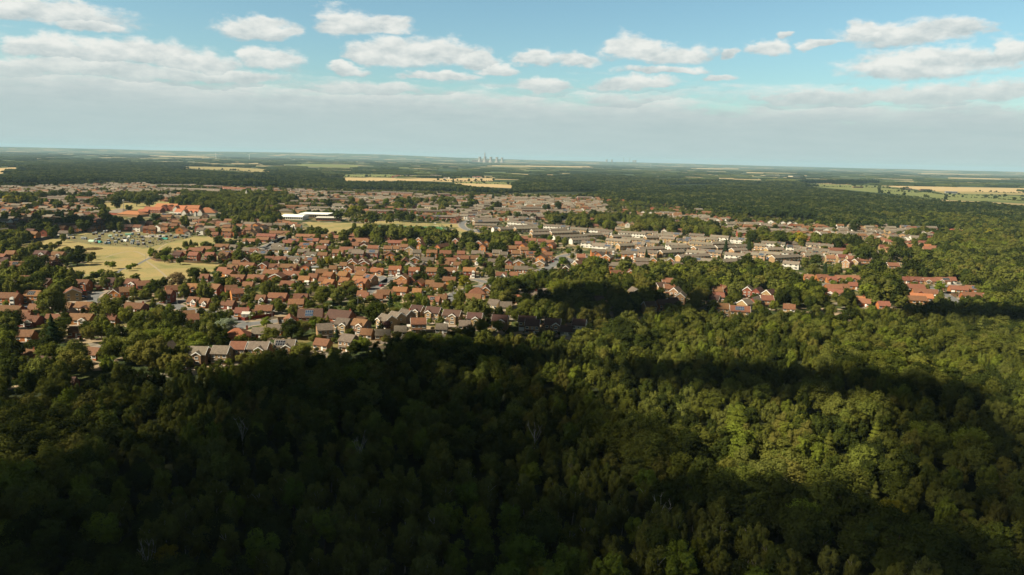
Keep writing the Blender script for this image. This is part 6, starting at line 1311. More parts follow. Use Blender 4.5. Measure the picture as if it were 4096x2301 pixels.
# phone mast
p = px_at('M1', 2127, 590); e = empty('phone_mast', p); tag(e, 'slim grey phone mast with white antenna panels among dark trees', 'mast')
b = MB(); b.lathe([(.45, 0), (.3, 15)], 12); ob('pole', b.mesh('pole', [MT['steel']]), e)
for k in range(3):
    a = k*2.09+.3; b = MB(); b.box(-.25, .25, -.15, .15, 0, 2.6); ob('antenna', b.mesh('antenna', [MT['white']]), e, (math.cos(a)*.9, math.sin(a)*.9, 12.8), a)
p = px_at('M2', 1660, 420); e = empty('spire', p); tag(e, 'small pale pointed spire poking above the park trees', 'spire'); b = MB(); b.lathe([(1.6, 0), (1.5, 12), (1.9, 12.2), (.05, 19)], 8); ob('shaft', b.mesh('shaft', [MT['w_white']]), e)
# ---- general building with wings: each wing x, y, L, W, eave, rise, turn, hip, wall, roof
def building(name, label, cat, origin, wings, extra=None):
    e = empty(name, origin); tag(e, label, cat)
    for (x, y, L, W, he, ri, an, hip, wk, rk) in wings:
        h = dict(L=L, W=W, he=he, rise=ri, hip=hip, ang=an); wb = MB(); rb = MB(); wall_mb(wb, h); roof_mb(rb, h, o=.6)
        if not hip: bake_windows(wb, h, max(2, int(L/4)))
        ob('wall', wb.mesh('wall', [MT.get(wk) or MT['w_tan'], MT['white'], MT['glass']]), e, (x, y, 0), R(an)); ob('roof', rb.mesh('roof', [MT.get(rk)]), e, (x, y, 0), R(an))
    return e
def sc_wing(c, x1, y1, x2, y2, z, origin):
    p, q = px_at(c, x1, y1, z), px_at(c, x2, y2, z); m_ = (p+q)/2-origin; return m_.x, m_.y, (q-p).length, math.degrees(math.atan2((q-p).y, (q-p).x))
O = px_at('M2', 500, 640); O.z = 0.1
def wg(c, x1, y1, x2, y2, W, he, ri, wk, rk='r_orange', hip=False):
    p, q = px_at(c, x1, y1, he+ri), px_at(c, x2, y2, he+ri); mid_ = (p+q)/2
    an = math.degrees(math.atan2((q-p).y*.6, (q-p).x)); L = max((q-p).length, 6); L = min(L, abs((q-p).x)*1.12+3)
    return (mid_.x-O.x, mid_.y-O.y, L+(W if hip else 0), W, he, ri, an, hip, wk, rk)
SHOP = [wg('M2', 120, 490, 480, 500, 16, 5, 5, 'w_red'), wg('M2', -60, 545, 200, 560, 12, 4, 4, 'w_red'), wg('M2', 430, 522, 620, 530, 12, 5, 4, 'w_white'), wg('M2', 620, 522, 860, 525, 14, 5, 4.5, 'w_red'),
        wg('M2', 480, 580, 860, 600, 12, 3.6, 4.5, 'w_white'), wg('M2', 950, 560, 1010, 560, 20, 4, 7, 'w_white', hip=True), wg('M1', 2040, 575, 2100, 580, 22, 3.2, 5.5, 'w_red', 'r_pale', True), wg('M1', 2200, 612, 2360, 620, 20, 3.2, 4.5, 'w_tan', 'r_orange', True), wg('M1', 2380, 590, 2560, 590, 12, 4, 3, 'w_red')]
shop = building('shopping_centre', 'sprawling shopping centre with bright orange hipped and gabled roofs', 'shops', O, SHOP)
def gable_block(parent, c, x, y, w, dep, he, ri, wallm, roofm):
    p = px_at(c, x, y, he+ri); s = CROPS[c][2]; wm = w/s*p.length/F; b = MB(); L, W = dep, wm
    h = dict(L=L, W=W, he=he, rise=ri); wall_mb(b, h); ob('gable', b.mesh('gable', [wallm]), parent, (p.x-O.x, p.y-O.y+dep/2, 0), math.pi/2)
    b = MB(); roof_mb(b, h, o=.5); ob('roof', b.mesh('roof', [roofm]), parent, (p.x-O.x, p.y-O.y+dep/2, 0), math.pi/2)
for x, y, w, wl in ((225,520,100,'w_red'),(330,520,110,'w_red'),(430,535,70,'w_white'),(575,600,70,'w_white'),(850,595,75,'w_white'),(1000,585,110,'w_white')): gable_block(shop, 'M2', x, y, w, 12, 4.5, 4.5, MT[wl], MT['r_orange'])
for x, y in ((540,600),(690,620),(770,628)): gable_block(shop, 'M2', x, y, 28, 5, 5.2, 1.8, MT['w_white'], MT['r_orange'])
b = MB()
q = px_at('M2', 620, 690); b.box(q.x-O.x-24, q.x-O.x+22, q.y-O.y-3, q.y-O.y+2, 2.6, 3.0)
for i in range(10): b.bar((q.x-O.x-23+i*5, q.y-O.y-2.6, 0), (q.x-O.x-23+i*5, q.y-O.y-2.6, 2.7), .12)
ob('arcade', b.mesh('arcade', [MT['white']]), shop)
# school
def flat(name, label, cat, c, x1, y1, x2, y2, dep, he, wallm, roofm, lip=.5, arch=0):
    p, q = px_at(c, x1, y1, he), px_at(c, x2, y2, he); m_ = (p+q)/2; L = abs((q-p).x)*1.02; an = math.atan2((q-p).y*.6, (q-p).x)
    e = empty(name, (m_.x, m_.y+dep*.3, .1), an); tag(e, label, cat); b = MB(); b.box(-L/2, L/2, -dep/2, dep/2, 0, he); n = int(L/3)
    for i in range(n): b.box(-L/2+.4+i*L/n, -L/2+i*L/n+L/n-.3, -dep/2-.06, -dep/2, 1.0, he-.6, 1)
    ob('wall', b.mesh('wall', [wallm, MT['glass']]), e); b = MB()
    if arch:
        k = 10; pts = [(-dep/2-lip, he)]+[(math.cos(math.pi-math.pi*i/k)*(dep/2+lip), he+math.sin(math.pi*i/k)*arch+.1) for i in range(k+1)]+[(dep/2+lip, he)]
        b.prism(pts, 'x', -L/2-lip, L/2+lip)
    else: b.box(-L/2-lip, L/2+lip, -dep/2-lip, dep/2+lip, he, he+.55)
    ob('roof', b.mesh('roof', [roofm]), e); return e
flat('school_building', 'school block with broad white flat roof beside the playing field', 'school', 'M3', 10, 668, 490, 680, 34, 5.5, MT['w_tan'], MT['white'])
flat('school_building', 'single storey school block with pale grey roof behind the field fence', 'school', 'M3', 265, 738, 690, 740, 22, 3.6, MT['w_red'], MT['w_white'])
flat('sports_hall', 'low hall with curved white roof left of the school', 'hall', 'M2', 2290, 712, 2640, 725, 24, 4.0, MT['w_white'], MT['white'], arch=2.6)
flat('school_building', 'dark slate roofed school hall left of the playing field', 'school', 'M2', 1740, 672, 1985, 675, 16, 3.6, MT['steel'], MT['r_dark'], arch=2.2)
flat('shop_parade', 'low parade with pale cream roof on the far left estate', 'shop', 'M1', 1870, 235, 2050, 240, 20, 4, MT['w_cream'], MT['w_cream'])
flat('garage_block', 'small grey flat garage beside a bungalow drive', 'garage', 'C2', 1720, 548, 1845, 548, 6, 2.4, MT['w_cream'], MT['steel'], .15)
O = px_at('M2', 2100, 560); O.z = .1
building('school_building', 'large brown hipped roof of the primary school over red brick', 'school', O, [wg('M2', 2000, 518, 2170, 520, 22, 4, 5, 'w_red', 'r_dark', True), wg('M2', 2300, 580, 2340, 580, 16, 3, 3.5, 'w_cream', 'r_pale', True)])
O = px_at('M3', 250, 620); O.z = .1
building('school_building', 'school wing with olive grey hipped roofs beside white flat roofs', 'school', O, [wg('M3', 50, 545, 110, 548, 18, 5, 4, 'w_tan', 'r_pale', True), wg('M3', 250, 578, 330, 580, 18, 4, 3.5, 'w_tan', 'r_pale', True), wg('M3', 400, 590, 440, 592, 14, 3.4, 3, 'w_tan', 'r_pale', True)])
O = px_at('C6', 1700, 240); O.z = .1
building('community_building', 'wide bright orange hipped roof at the far right of the houses', 'hall', O, [wg('C6', 1640, 210, 1730, 212, 20, 3, 4, 'w_white', 'r_orange', True)])
flat('filling_station', 'flat white canopy with orange edge right of the orange hipped roof', 'filling station', 'C6', 1750, 222, 1940, 228, 12, 5, MT['r_orange'], MT['white'], 1.2)
flat('glasshouse', 'long pale glasshouse roof amid the right hand woods', 'glasshouse', 'T3', 205, 405, 395, 411, 20, 4, MT['steel'], MT['w_white'])
flat('farm_barn', 'grey blue farm barn in the right hand fields', 'barn', 'T3', 1980, 388, 2085, 392, 26, 7, MT['steel'], MT['steel'])
for k, (x, y, w, col) in enumerate(((1285,352,70,'r_tan'),(1790,372,70,'r_tan'),(1675,366,50,'r_tan'))):
    flat('straw_stack', ['long orange straw stack nearest the left of the fields', 'long straw stack right of the middle of the stubble', 'short straw stack between two longer ones'][k], 'straw stack', 'T3', x, y, x+w, y+1, 10, 6, MT['w_tan'], MT['w_tan'], .1)
for k, (c, x, y, w, dist) in enumerate((('T3',610,267,90,0),('T3',720,272,60,0),('T3',820,272,70,0),('T1',255,140,80,0),('T1',360,132,30,0))):
    flat('warehouse', ['white industrial shed at the left of the far estate', 'white industrial shed in the middle of the far estate', 'white industrial shed at the right of the far estate', 'low tan shed on the far left plain', 'tall pale block on the far left plain'][k], 'shed', c, x, y, x+w, y+1, 60, 7, MT['w_cream'], MT['steel'] if k < 3 else MT['w_cream'], 1)
# small farm hamlets on the plain
hm = 0
for c, x, y, n, lab in (('T2',460,272,7,'red roofed hamlet'),('T2',820,285,3,'white farmhouse'),('T2',1060,280,6,'pale cottage'),('T1',10,270,3,'red shed roofs'),('T1',2335,278,2,'red brick farmhouse'),('T2',720,270,3,'red farm buildings'),('T2',1800,315,5,'grey roofed cottages'),('T2',2080,325,6,'grey roofed cottages'),('T3',1060,372,1,'orange tiled cottage'),('T3',470,392,3,'pale cottages'),('T3',760,385,2,'white cottage'),('T3',520,483,1,'red roofed lodge')):
    for k in range(n):
        p = px_at(c, x+(k-n/2)*22+random.uniform(-5, 5), y+random.uniform(-3, 3), 5); h = dict(L=random.uniform(10, 22), W=9, he=4.5, rise=3, ang=0)
        e = empty('farmhouse', (p.x, p.y, .1), random.choice((0, .2, 1.5))); tag(e, f"{['first','second','third','fourth','fifth','sixth','seventh'][k]} building from left of the {lab} {['in the tan fields','beyond the tan fields','near the woods','at the left margin','near the poplars','above the tan field','in the centre woods','in the right centre woods','below the green fields','by the glasshouse','right of the glasshouse','deep in the right woods'][hm]}", 'farm building')
        b = MB(); wall_mb(b, h); bake_windows(b, h); ob('wall', b.mesh('wall', [MT[random.choice(['w_red','w_cream','w_white'] if 'white' not in lab else ['w_white'])], MT['white'], MT['glass']]), e)
        b = MB(); roof_mb(b, h); ob('roof', b.mesh('roof', [MT['r_orange' if 'orange' in lab or 'shed' in lab else random.choice(['r_red','r_grey'])]]), e)
    hm += 1
# poplar row and tall conifers beyond
POP = [(890+i*15+random.uniform(-3, 3), 330) for i in range(40)]
for i, (x, y) in enumerate(POP):
    p = px_at('T3', x, y+2, 0); e = empty('poplar_tree', (p.x, p.y, 0), random.random()*6); e.scale = (2.6, 2.6, 2.1); tag(e, 'tall dark poplar in the long shelter belt beyond the right hand fields', 'tree', 'poplars of the shelter belt')
    ob('crown', random.choice(CRF['b']), e, mat=FOL['c']); ob('trunk', TR['c'], e)
for i, (x, lab) in enumerate(((2005, 'left one of the dark poplars standing by the left green field'), (2050, 'second dark poplar by the left green field'), (2068, 'third dark poplar by the left green field'), (2087, 'fourth dark poplar by the left green field'), (2107, 'rightmost dark poplar by the left green field'))):
    p = px_at('T1', x, 296, 0); e = empty('poplar_tree', (p.x, p.y, 0)); e.scale = (.8, .8, 1.75); tag(e, lab, 'tree', 'poplars by the green field'); ob('crown', random.choice(CRM['b']), e, mat=FOL['c']); ob('trunk', TR['c'], e)

# ---- sports pitch
PT = [at(x, y, 0) for x, y in ((1500,903),(1765,908),(1800,930),(1540,936))]
PG = field_mat('artificial_turf', [(.035,.13,.04),(.05,.155,.05)], 1/9)
me = bpy.data.meshes.new('sports_pitch'); me.from_pydata([(p.x, p.y, .12) for p in reversed(PT)], [], [(0,1,2,3)]); me.materials.append(PG); me.update(); tag(ob('sports_pitch', me), kind='structure')
b = MB()
def pl(u, v): return PT[3].lerp(PT[2], u).lerp(PT[0].lerp(PT[1], u), v)
for (u0, v0, u1, v1) in ((.02,.04,.98,.04),(.02,.96,.98,.96),(.02,.04,.02,.96),(.98,.04,.98,.96),(.5,.04,.5,.96)):
    a, c_ = pl(u0, v0), pl(u1, v1); d = (c_-a).normalized(); q = Vector((-d.y, d.x, 0))*.15
    b.face([(a.x-q.x, a.y-q.y, .14), (c_.x-q.x, c_.y-q.y, .14), (c_.x+q.x, c_.y+q.y, .14), (a.x+q.x, a.y+q.y, .14)])
tag(ob('pitch_marking', b.mesh('pitch_marking', [MT['white']])), kind='structure')
FG = mat('green_mesh_fence', (.05,.14,.09), None, 2, .5)
for k, (i, j) in enumerate(((0,1),(1,2),(2,3),(3,0))):
    a, c_ = PT[i], PT[j]; L = (c_-a).length; n = max(3, int(L/3)); e = empty('pitch_fence', (a.x, a.y, .1), math.atan2((c_-a).y, (c_-a).x)); tag(e, f"green mesh fence along the {['far','right','near','left'][k]} side of the sports pitch", 'fence', 'fences round the sports pitch')
    b = MB()
    for s_ in range(n+1): b.box(L*s_/n-.05, L*s_/n+.05, -.05, .05, 0, 3.6)
    ob('post', b.mesh('post', [FG]), e); b = MB()
    for z in np.arange(.3, 3.6, .42): b.box(0, L, -.015, .015, z, z+.035)
    for x in np.arange(0, L, .8): b.box(x, x+.03, -.015, .015, .1, 3.5)
    ob('mesh_panel', b.mesh('mesh_panel', [FG]), e)
def goal(c, x, y, an, lab):
    p = px_at(c, x, y); e = empty('goal', (p.x, p.y, .13), an); tag(e, lab, 'goal', 'goals on the sports pitch'); b = MB()
    for s_ in (-1, 1): b.bar((s_*3.0, 0, 0), (s_*3.0, 0, 2.4), .1); b.bar((s_*3.0, 0, 2.4), (s_*3.0, 1.5, 0), .06)
    b.bar((-3.0, 0, 2.4), (3.0, 0, 2.4), .1); ob('frame', b.mesh('frame', [MT['white']]), e)
goal('M3', 1650, 880, .1, 'white goal frame on the far edge of the green pitch'); goal('M3', 2335, 905, 0, 'white goal frame beside the green container'); goal('M3', 2495, 960, 1.2, 'white goal frame in the near right pitch corner')
p = px_at('M3', 2258, 908); e = empty('storage_container', (p.x, p.y, .1)); tag(e, 'dark green storage container beside the sports pitch', 'container'); b = MB(); b.box(-3.6, 3.6, -1.2, 1.2, 0, 2.5)
for i in range(14): b.box(-3.5+i*.5, -3.3+i*.5, -1.26, -1.2, .1, 2.4)
ob('body', b.mesh('body', [FG]), e); b = MB(); b.box(3.6, 3.66, -1.1, 1.1, .1, 2.4); ob('door', b.mesh('door', [FG]), e)
# ---- lamps
def lamp(c, x, y, hgt, lab, flood=False):
    p = px_at(c, x, y, hgt); e = empty('floodlight' if flood else 'street_lamp', (p.x, p.y, .1), random.uniform(-.4, .4)); tag(e, lab, 'floodlight' if flood else 'street lamp', None if flood else 'street lamps along the estate roads')
    b = MB(); b.bar((0, 0, 0), (0, 0, hgt), .11, r2=.07, seg=6)
    if flood: b.bar((-1, 0, hgt), (1, 0, hgt), .1)
    else: b.bar((0, 0, hgt-.05), (1.3, 0, hgt+.12), .05)
    ob('pole', b.mesh('pole', [MT['steel']]), e); b = MB()
    if flood: b.box(-1.3, -.4, -.3, .1, hgt-.2, hgt+.4); b.box(.4, 1.3, -.3, .1, hgt-.2, hgt+.4)
    else: b.box(1.1, 1.8, -.14, .14, hgt+.06, hgt+.2)
    ob('lamp_head', b.mesh('lamp_head', [MT['white']]), e)
LP = [('C1',1655,925,7),('C1',2270,870,7),('C1',1065,650,6),('C1',1870,365,6),('C2',1247,1108,8),('C2',960,1165,7),('C2',1978,1040,8),('C2',2352,905,8),('C2',1076,240,7),('C2',22,880,7),('C2',815,1010,6),('C2',2250,375,7),('C2',2310,545,7),
 ('C3',1330,800,8),('C3',1487,745,8),('C3',100,915,8),('C3',935,855,8),('C3',378,752,7),('C3',1165,215,7),('C3',2465,560,8),('C3',1655,678,7),('C4',470,345,9),('C4',340,450,7),('C4',600,295,9),('C4',668,335,9),('C4',210,560,8),('C4',60,600,8),
 ('C6',1500,925,6),('C6',1857,845,6),('C6',1805,885,6),('C6',1740,1020,6),('C6',1248,855,6),('M4',62,770,7),('M4',165,790,7),('M4',615,660,7),('M2',2170,1060,7),('M2',1870,1180,7),('M6',1440,655,7),('M6',1940,670,7)]
for it, lab in zip(LP, single_out([dict(x=px_at(*q[:3], q[3]).x, y=px_at(*q[:3], q[3]).y) for q in LP], lambda _: 'thin grey street lamp')): lamp(*it, lab)
lamp('M3', 1387, 665, 15, 'tall floodlight mast at the left of the sports pitch', True); lamp('M3', 2010, 690, 15, 'tall floodlight mast behind the sports pitch', True); lamp('M3', 2318, 830, 15, 'tall floodlight mast beside the green container', True)
# ---- cars
CARC = {'white': (.75,.75,.74), 'red': (.45,.02,.02), 'blue': (.03,.08,.25), 'black': (.015,.015,.018), 'silver': (.42,.44,.46), 'grey': (.12,.13,.14), 'lime green': (.35,.6,.05), 'pale blue': (.15,.35,.5)}
CM_ = {}
for k, v in CARC.items(): CM_[k] = mat('car_paint_'+k.replace(' ', '_'), v, tuple(x*.96 for x in v), 2, .28, spec=.6)
TYRE = mat('tyre', (.02,.02,.02), None, 3, .9)
b = MB(); pr = [(-2.1,.35),(2.1,.35),(2.15,.62),(2.0,.85),(1.1,.95),(-1.6,1.0),(-2.1,.9)]; b.prism(pr, 'y', -.86, .86); b.prism([(-1.55,.97),(1.05,.95),(.35,1.42),(-1.0,1.46)], 'y', -.76, .76); CARB = b.mesh('body', [CM_['white']])
b = MB(); b.prism([(-1.47,1.0),(.95,1.0),(.33,1.37),(-.98,1.40)], 'y', -.785, .785); b.prism([(.45,1.37),(1.08,.97),(1.12,1.0),(.5,1.40)], 'y', -.66, .66); b.prism([(-1.12,1.40),(-1.62,1.0),(-1.58,.97),(-1.06,1.38)], 'y', -.66, .66); CARG = b.mesh('window', [MT['glass']])
b = MB(); k = 12; b.prism([(math.cos(6.283*i/k)*.32, math.sin(6.283*i/k)*.32) for i in range(k)], 'y', -.1, .1); WH = b.mesh('wheel', [TYRE])
CARS = [('C1',1100,875,'red',0),('C1',1135,886,'grey',.1),('C1',1075,940,'blue',.2),('C1',342,1085,'blue',0),('C1',230,1030,'red',0),('C1',70,1028,'blue',0),('C2',1240,243,'white',.1),('C2',1232,208,'grey',0),('C2',955,578,'white',-.4),('C2',1005,586,'white',0),('C2',1355,578,'blue',0),
 ('C2',212,898,'black',0),('C2',1515,980,'white',1.4),('C2',2085,293,'silver',0),('C2',1980,270,'blue',0),('C2',967,1075,'black',1),('C2',1700,600,'silver',.2),('C2',2430,420,'grey',.3),('C2',1410,60,'white',0),('C2',1130,820,'white',.2),
 ('C3',530,662,'white',-.1),('C3',405,792,'red',1.2),('C3',390,432,'pale blue',.2),('C3',802,502,'red',0),('C3',1395,700,'white',.4),('C3',1040,243,'white',.2),('C3',1035,272,'black',.2),('C3',265,494,'white',0),('C3',2350,612,'silver',.2),('C3',2090,655,'white',0),('C3',680,640,'red',.3),('C3',1430,655,'silver',1.2),
 ('C4',1190,437,'blue',.1),('C4',1325,462,'white',0),('C4',342,478,'red',0),('C4',310,493,'black',.3),('C4',1625,837,'red',0),('C4',1290,640,'white',.4),('C4',1690,895,'white',.3),('C5',368,940,'red',.1),('C5',1566,724,'lime green',.2),('C5',462,1022,'white',0),('C5',1280,455,'white',1.2),('C5',885,440,'blue',.4),
 ('C6',1345,925,'black',0),('C6',1638,900,'blue',.1),('C6',1610,1040,'black',-.1),('C6',1672,1052,'black',.1),('C6',1770,1092,'red',0),('C6',1410,922,'blue',.4),('M4',335,787,'white',.7),('M4',347,812,'grey',.8),('M4',325,837,'white',1),('M4',337,942,'silver',-.4),('M4',430,957,'white',-.1),('M4',472,957,'blue',-.1),('M4',515,977,'blue',-.2),
 ('M2',2075,1130,'grey',0),('M2',2090,1177,'white',.1),('M2',1045,895,'white',.1),('M2',220,1000,'blue',.2),('M2',180,985,'white',.1),('M1',1280,588,'white',.3),('M1',1300,560,'silver',.3),('M1',90,690,'blue',0),('M3',790,775,'silver',.3),('M3',860,770,'white',.2),('M3',900,775,'blue',.2),('M3',960,760,'white',.2),('M3',1000,775,'grey',.2),('M3',700,780,'black',.1),('M3',940,785,'red',.2),
 ('M2',440,680,'white',.1),('M2',470,700,'silver',.2),('M2',510,690,'black',.1),('M2',230,680,'blue',.1),('M2',260,690,'blue',.1),('M4',1040,470,'white',.4),('M4',1050,500,'white',1),('M4',1490,790,'white',.2),('M3',2245,1180,'white',.1),('M3',2240,1220,'blue',.1),('M3',1420,1210,'red',.1)]
for it, lab in zip(CARS, single_out([dict(x=px_at(*q[:3]).x, y=px_at(*q[:3]).y, c=q[3]) for q in CARS], lambda q: f"parked {q['c']} car")):
    c, x, y, colr, an = it; p = px_at(c, x, y+2, 0); e = empty('parked_car', (p.x, p.y, .18), an); tag(e, lab, 'car', 'cars parked about the estates')
    if p.length > 900: e.scale = (1.1, 1.1, 1.1)
    ob('body', CARB, e, mat=CM_[colr]); ob('window', CARG, e)
    for wx in (-1.35, 1.3):
        for wy in (-.8, .8): ob('wheel', WH, e, (wx, wy, .32))
# ---- conservatories, boundary fence, hedges, benches
def conservatory(c, x, y, an, lab, s=1.0):
    p = px_at(c, x, y, 1.2); e = empty('conservatory', (p.x, p.y, .15), an, s); tag(e, lab, 'conservatory'); b = MB()
    for i in range(7):
        xx = -2+i*4/6
        for yy in (-1.5, 1.5): b.box(xx-.06, xx+.06, yy-.06, yy+.06, 0, 2.2)
        b.bar((xx, -1.5, 2.2), (xx, 0, 3.0), .05); b.bar((xx, 1.5, 2.2), (xx, 0, 3.0), .05)
    b.box(-2.1, 2.1, -1.6, -1.45, 2.1, 2.3); b.box(-2.1, 2.1, 1.45, 1.6, 2.1, 2.3); b.box(-2.1, 2.1, -1.55, 1.55, 0, .6); b.box(-2.1, 2.1, -.08, .08, 2.95, 3.08)
    ob('frame', b.mesh('frame', [MT['white']]), e); b = MB(); b.box(-1.98, 1.98, -1.42, 1.42, .6, 2.15, 0); b.prism([(-1.45, 2.18), (1.45, 2.18), (0, 2.93)], 'x', -1.98, 1.98, 1)
    ob('glazing', b.mesh('glazing', [MT['glass'], MT['w_white']]), e)
conservatory('C2', 920, 1170, 0, 'white conservatory beside the red fence at the junction', 1.15); conservatory('C2', 1785, 600, .1, 'white conservatory roof right of a grey flat garage'); conservatory('C2', 2020, 1215, .5, 'white pointed conservatory beside the dark roofed pub', 1.3)
conservatory('C2', 1700, 745, -.3, 'white conservatory against an orange brick house', .9); conservatory('C3', 780, 1325, .2, 'white fan roofed conservatory below a tan gable'); conservatory('C2', 2200, 185, 0, 'wide white sunroom on the upper bungalow row'); conservatory('C1', 790, 830, .1, 'pale roofed conservatory left of a tan gable')
conservatory('C3', 205, 495, 0, 'white awning sunroom under a white gable'); conservatory('C2', 1500, 475, .1, 'tall white sunroom in the garden row', .9); conservatory('C1', 2430, 1245, .4, 'white garden room with broad flat eaves', 1.0)
def runfence(c, pts, hgt, m_, lab, name='boundary_fence'):
    P = [px_at(c, x, y) for x, y in pts]; e = empty(name, (P[0].x, P[0].y, .1)); tag(e, lab, 'fence' if 'fence' in name else 'wall'); b = MB(); pb = MB()
    for a, c_ in zip(P, P[1:]):
        d = c_-a; L = d.length; n = max(1, int(L/2)); d.normalize(); q = Vector((-d.y, d.x, 0))*.04
        for i in range(n):
            s_, t_ = a+d*(L*i/n)-P[0], a+d*(L*(i+.95)/n)-P[0]; z1 = hgt+.05*(i % 2); n0 = len(b.v)
            b.v += [(s_.x+q.x, s_.y+q.y, 0), (t_.x+q.x, t_.y+q.y, 0), (t_.x-q.x, t_.y-q.y, 0), (s_.x-q.x, s_.y-q.y, 0), (s_.x+q.x, s_.y+q.y, z1), (t_.x+q.x, t_.y+q.y, z1), (t_.x-q.x, t_.y-q.y, z1), (s_.x-q.x, s_.y-q.y, z1)]
            for f in ((0,1,5,4),(1,2,6,5),(2,3,7,6),(3,0,4,7),(4,5,6,7)): b.f.append(tuple(n0+k_ for k_ in f)); b.m.append(0)
            pb.box(s_.x-.07, s_.x+.07, s_.y-.07, s_.y+.07, 0, hgt+.15)
    ob('panel', b.mesh('panel', [m_]), e); ob('post', pb.mesh('post', [m_]), e)
REDF = mat('red_stained_fence', (.22,.035,.022), None, 2, .8); DARKF = mat('dark_fence', (.045,.05,.055), None, 2, .85)
runfence('C2', [(812,1228),(900,1235),(1010,1215),(1160,1195),(1280,1175)], 1.9, REDF, 'dark red stained fence round the corner garden at the junction')
runfence('M1', [(170,1170),(430,1130),(700,1110),(1000,1075),(1160,1030),(1320,1010),(1500,975)], 1.8, DARKF, 'long dark fence along the back of the shaded houses by the field')
runfence('M1', [(1490,945),(1650,960),(1820,965),(1960,970),(2250,975),(2330,985)], 1.8, MT['wood'], 'pale tan fence behind the allotments')
runfence('C1', [(1940,440),(1970,455),(2010,465),(2160,470),(2540,490),(2700,492)], 1.7, MT['wood'], 'brown fence edging the houses above the park path')
runfence('C1', [(160,262),(480,215),(760,160),(860,130)], 1.7, DARKF, 'dark fence along the top left of the field')
runfence('C4', [(40,555),(130,550),(300,515)], 1.2, MT['w_cream'], 'pale garden wall at the bend of the junction', 'garden_wall')
runfence('C3', [(0,990),(120,975),(350,960)], 1.7, MT['wood'], 'grey brown fence below the short bungalow terrace')
runfence('C2', [(820,970),(1130,975),(1300,965)], 1.6, MT['wood'], 'low fence behind the middle gardens')
def hedge(c, pts, hgt, wd, lab, fm='l'):
    P = smooth([px_at(c, x, y) for x, y in pts], 1); n = 0; Q = []; Nn = []
    for a, c_ in zip(P, P[1:]):
        L = (c_-a).length; k = int(L*26); t = rng.random(k); d = (c_-a)/L; q = Vector((-d.y, d.x, 0)); s_ = rng.random(k)
        for i in range(k):
            side = random.random(); off_ = (random.choice((-1, 1))*wd/2 if side < .55 else random.uniform(-wd/2, wd/2)); z = random.uniform(.1, hgt) if side < .55 else hgt
            pt = a+d*(L*t[i])+q*off_; Q.append((pt.x, pt.y, z+random.uniform(-.12, .12))); nn = q*(off_ if side < .55 else 0)+Vector((0, 0, 1 if side >= .55 else .3)); Nn.append(tuple(nn))
    me = leafmesh('hedge', np.array(Q), np.array(Nn)+rng.normal(size=(len(Q), 3))*.3, np.full(len(Q), .24)); me.materials.append(FOL[fm]); tag(ob('hedge', me), lab, 'hedge', None)
hedge('C3', [(480,1062),(640,1072),(820,1090)], 3.2, 3.5, 'broad bright green clipped hedge above the tan brick houses'); hedge('C3', [(945,405),(1170,400)], 2.6, 3, 'long green hedge below two brown roofed houses')
hedge('C3', [(975,715),(1070,722),(1140,735)], 2.2, 2.5, 'dark green hedge below the tall bay fronted houses', 'o'); hedge('C2', [(900,850),(1060,848)], 2.4, 3, 'green hedge in the gardens below the middle bungalows'); hedge('C2', [(1390,880),(1535,870)], 2.6, 3, 'round topped green hedge in the middle gardens')
hedge('C3', [(0,700),(80,698)], 2, 2.2, 'clipped green hedge at the top of the side street'); hedge('M2', [(1500,1115),(1600,1095),(1700,1080)], 2.2, 2.5, 'green hedge at the right corner of the dry field'); hedge('C2', [(2240,690),(2335,688)], 2.2, 2.4, 'clipped green hedge between orange brick houses'); hedge('M2', [(1550,625),(1660,620)], 2.6, 3, 'dark hedge beside the shopping centre trees', 'o')
hedge('C5', [(640,165),(900,180),(1110,215)], 2, 2.5, 'long hedge behind the white terrace row'); hedge('C2', [(330,490),(470,490)], 2.4, 3, 'thick garden hedge above the dry field', 'o')
# bracken mounds on the field
def mound(c, x, y, wpx, dep, fm, lab):
    p = px_at(c, x, y); w_ = wpx/CROPS[c][2]*p.length/F; n = 1500; a = rng.random(n)*6.283; r_ = np.sqrt(rng.random(n)); P = np.stack([p.x+np.cos(a)*r_*w_/2, p.y+np.sin(a)*r_*dep/2, .2+1.3*(1-r_**2)*rng.random(n)], 1)
    me = leafmesh('bracken', P, np.tile([0, -.3, 1.], (n, 1))+rng.normal(size=(n, 3))*.5, np.full(n, .38)); me.materials.append(FOL[fm]); tag(ob('bracken', me), lab, 'bracken', kind='stuff')
mound('C1', 620, 278, 240, 22, 'p', 'dark brown bracken patch on the field'); mound('C1', 1190, 312, 200, 18, 's', 'pale brown bracken patch on the field')
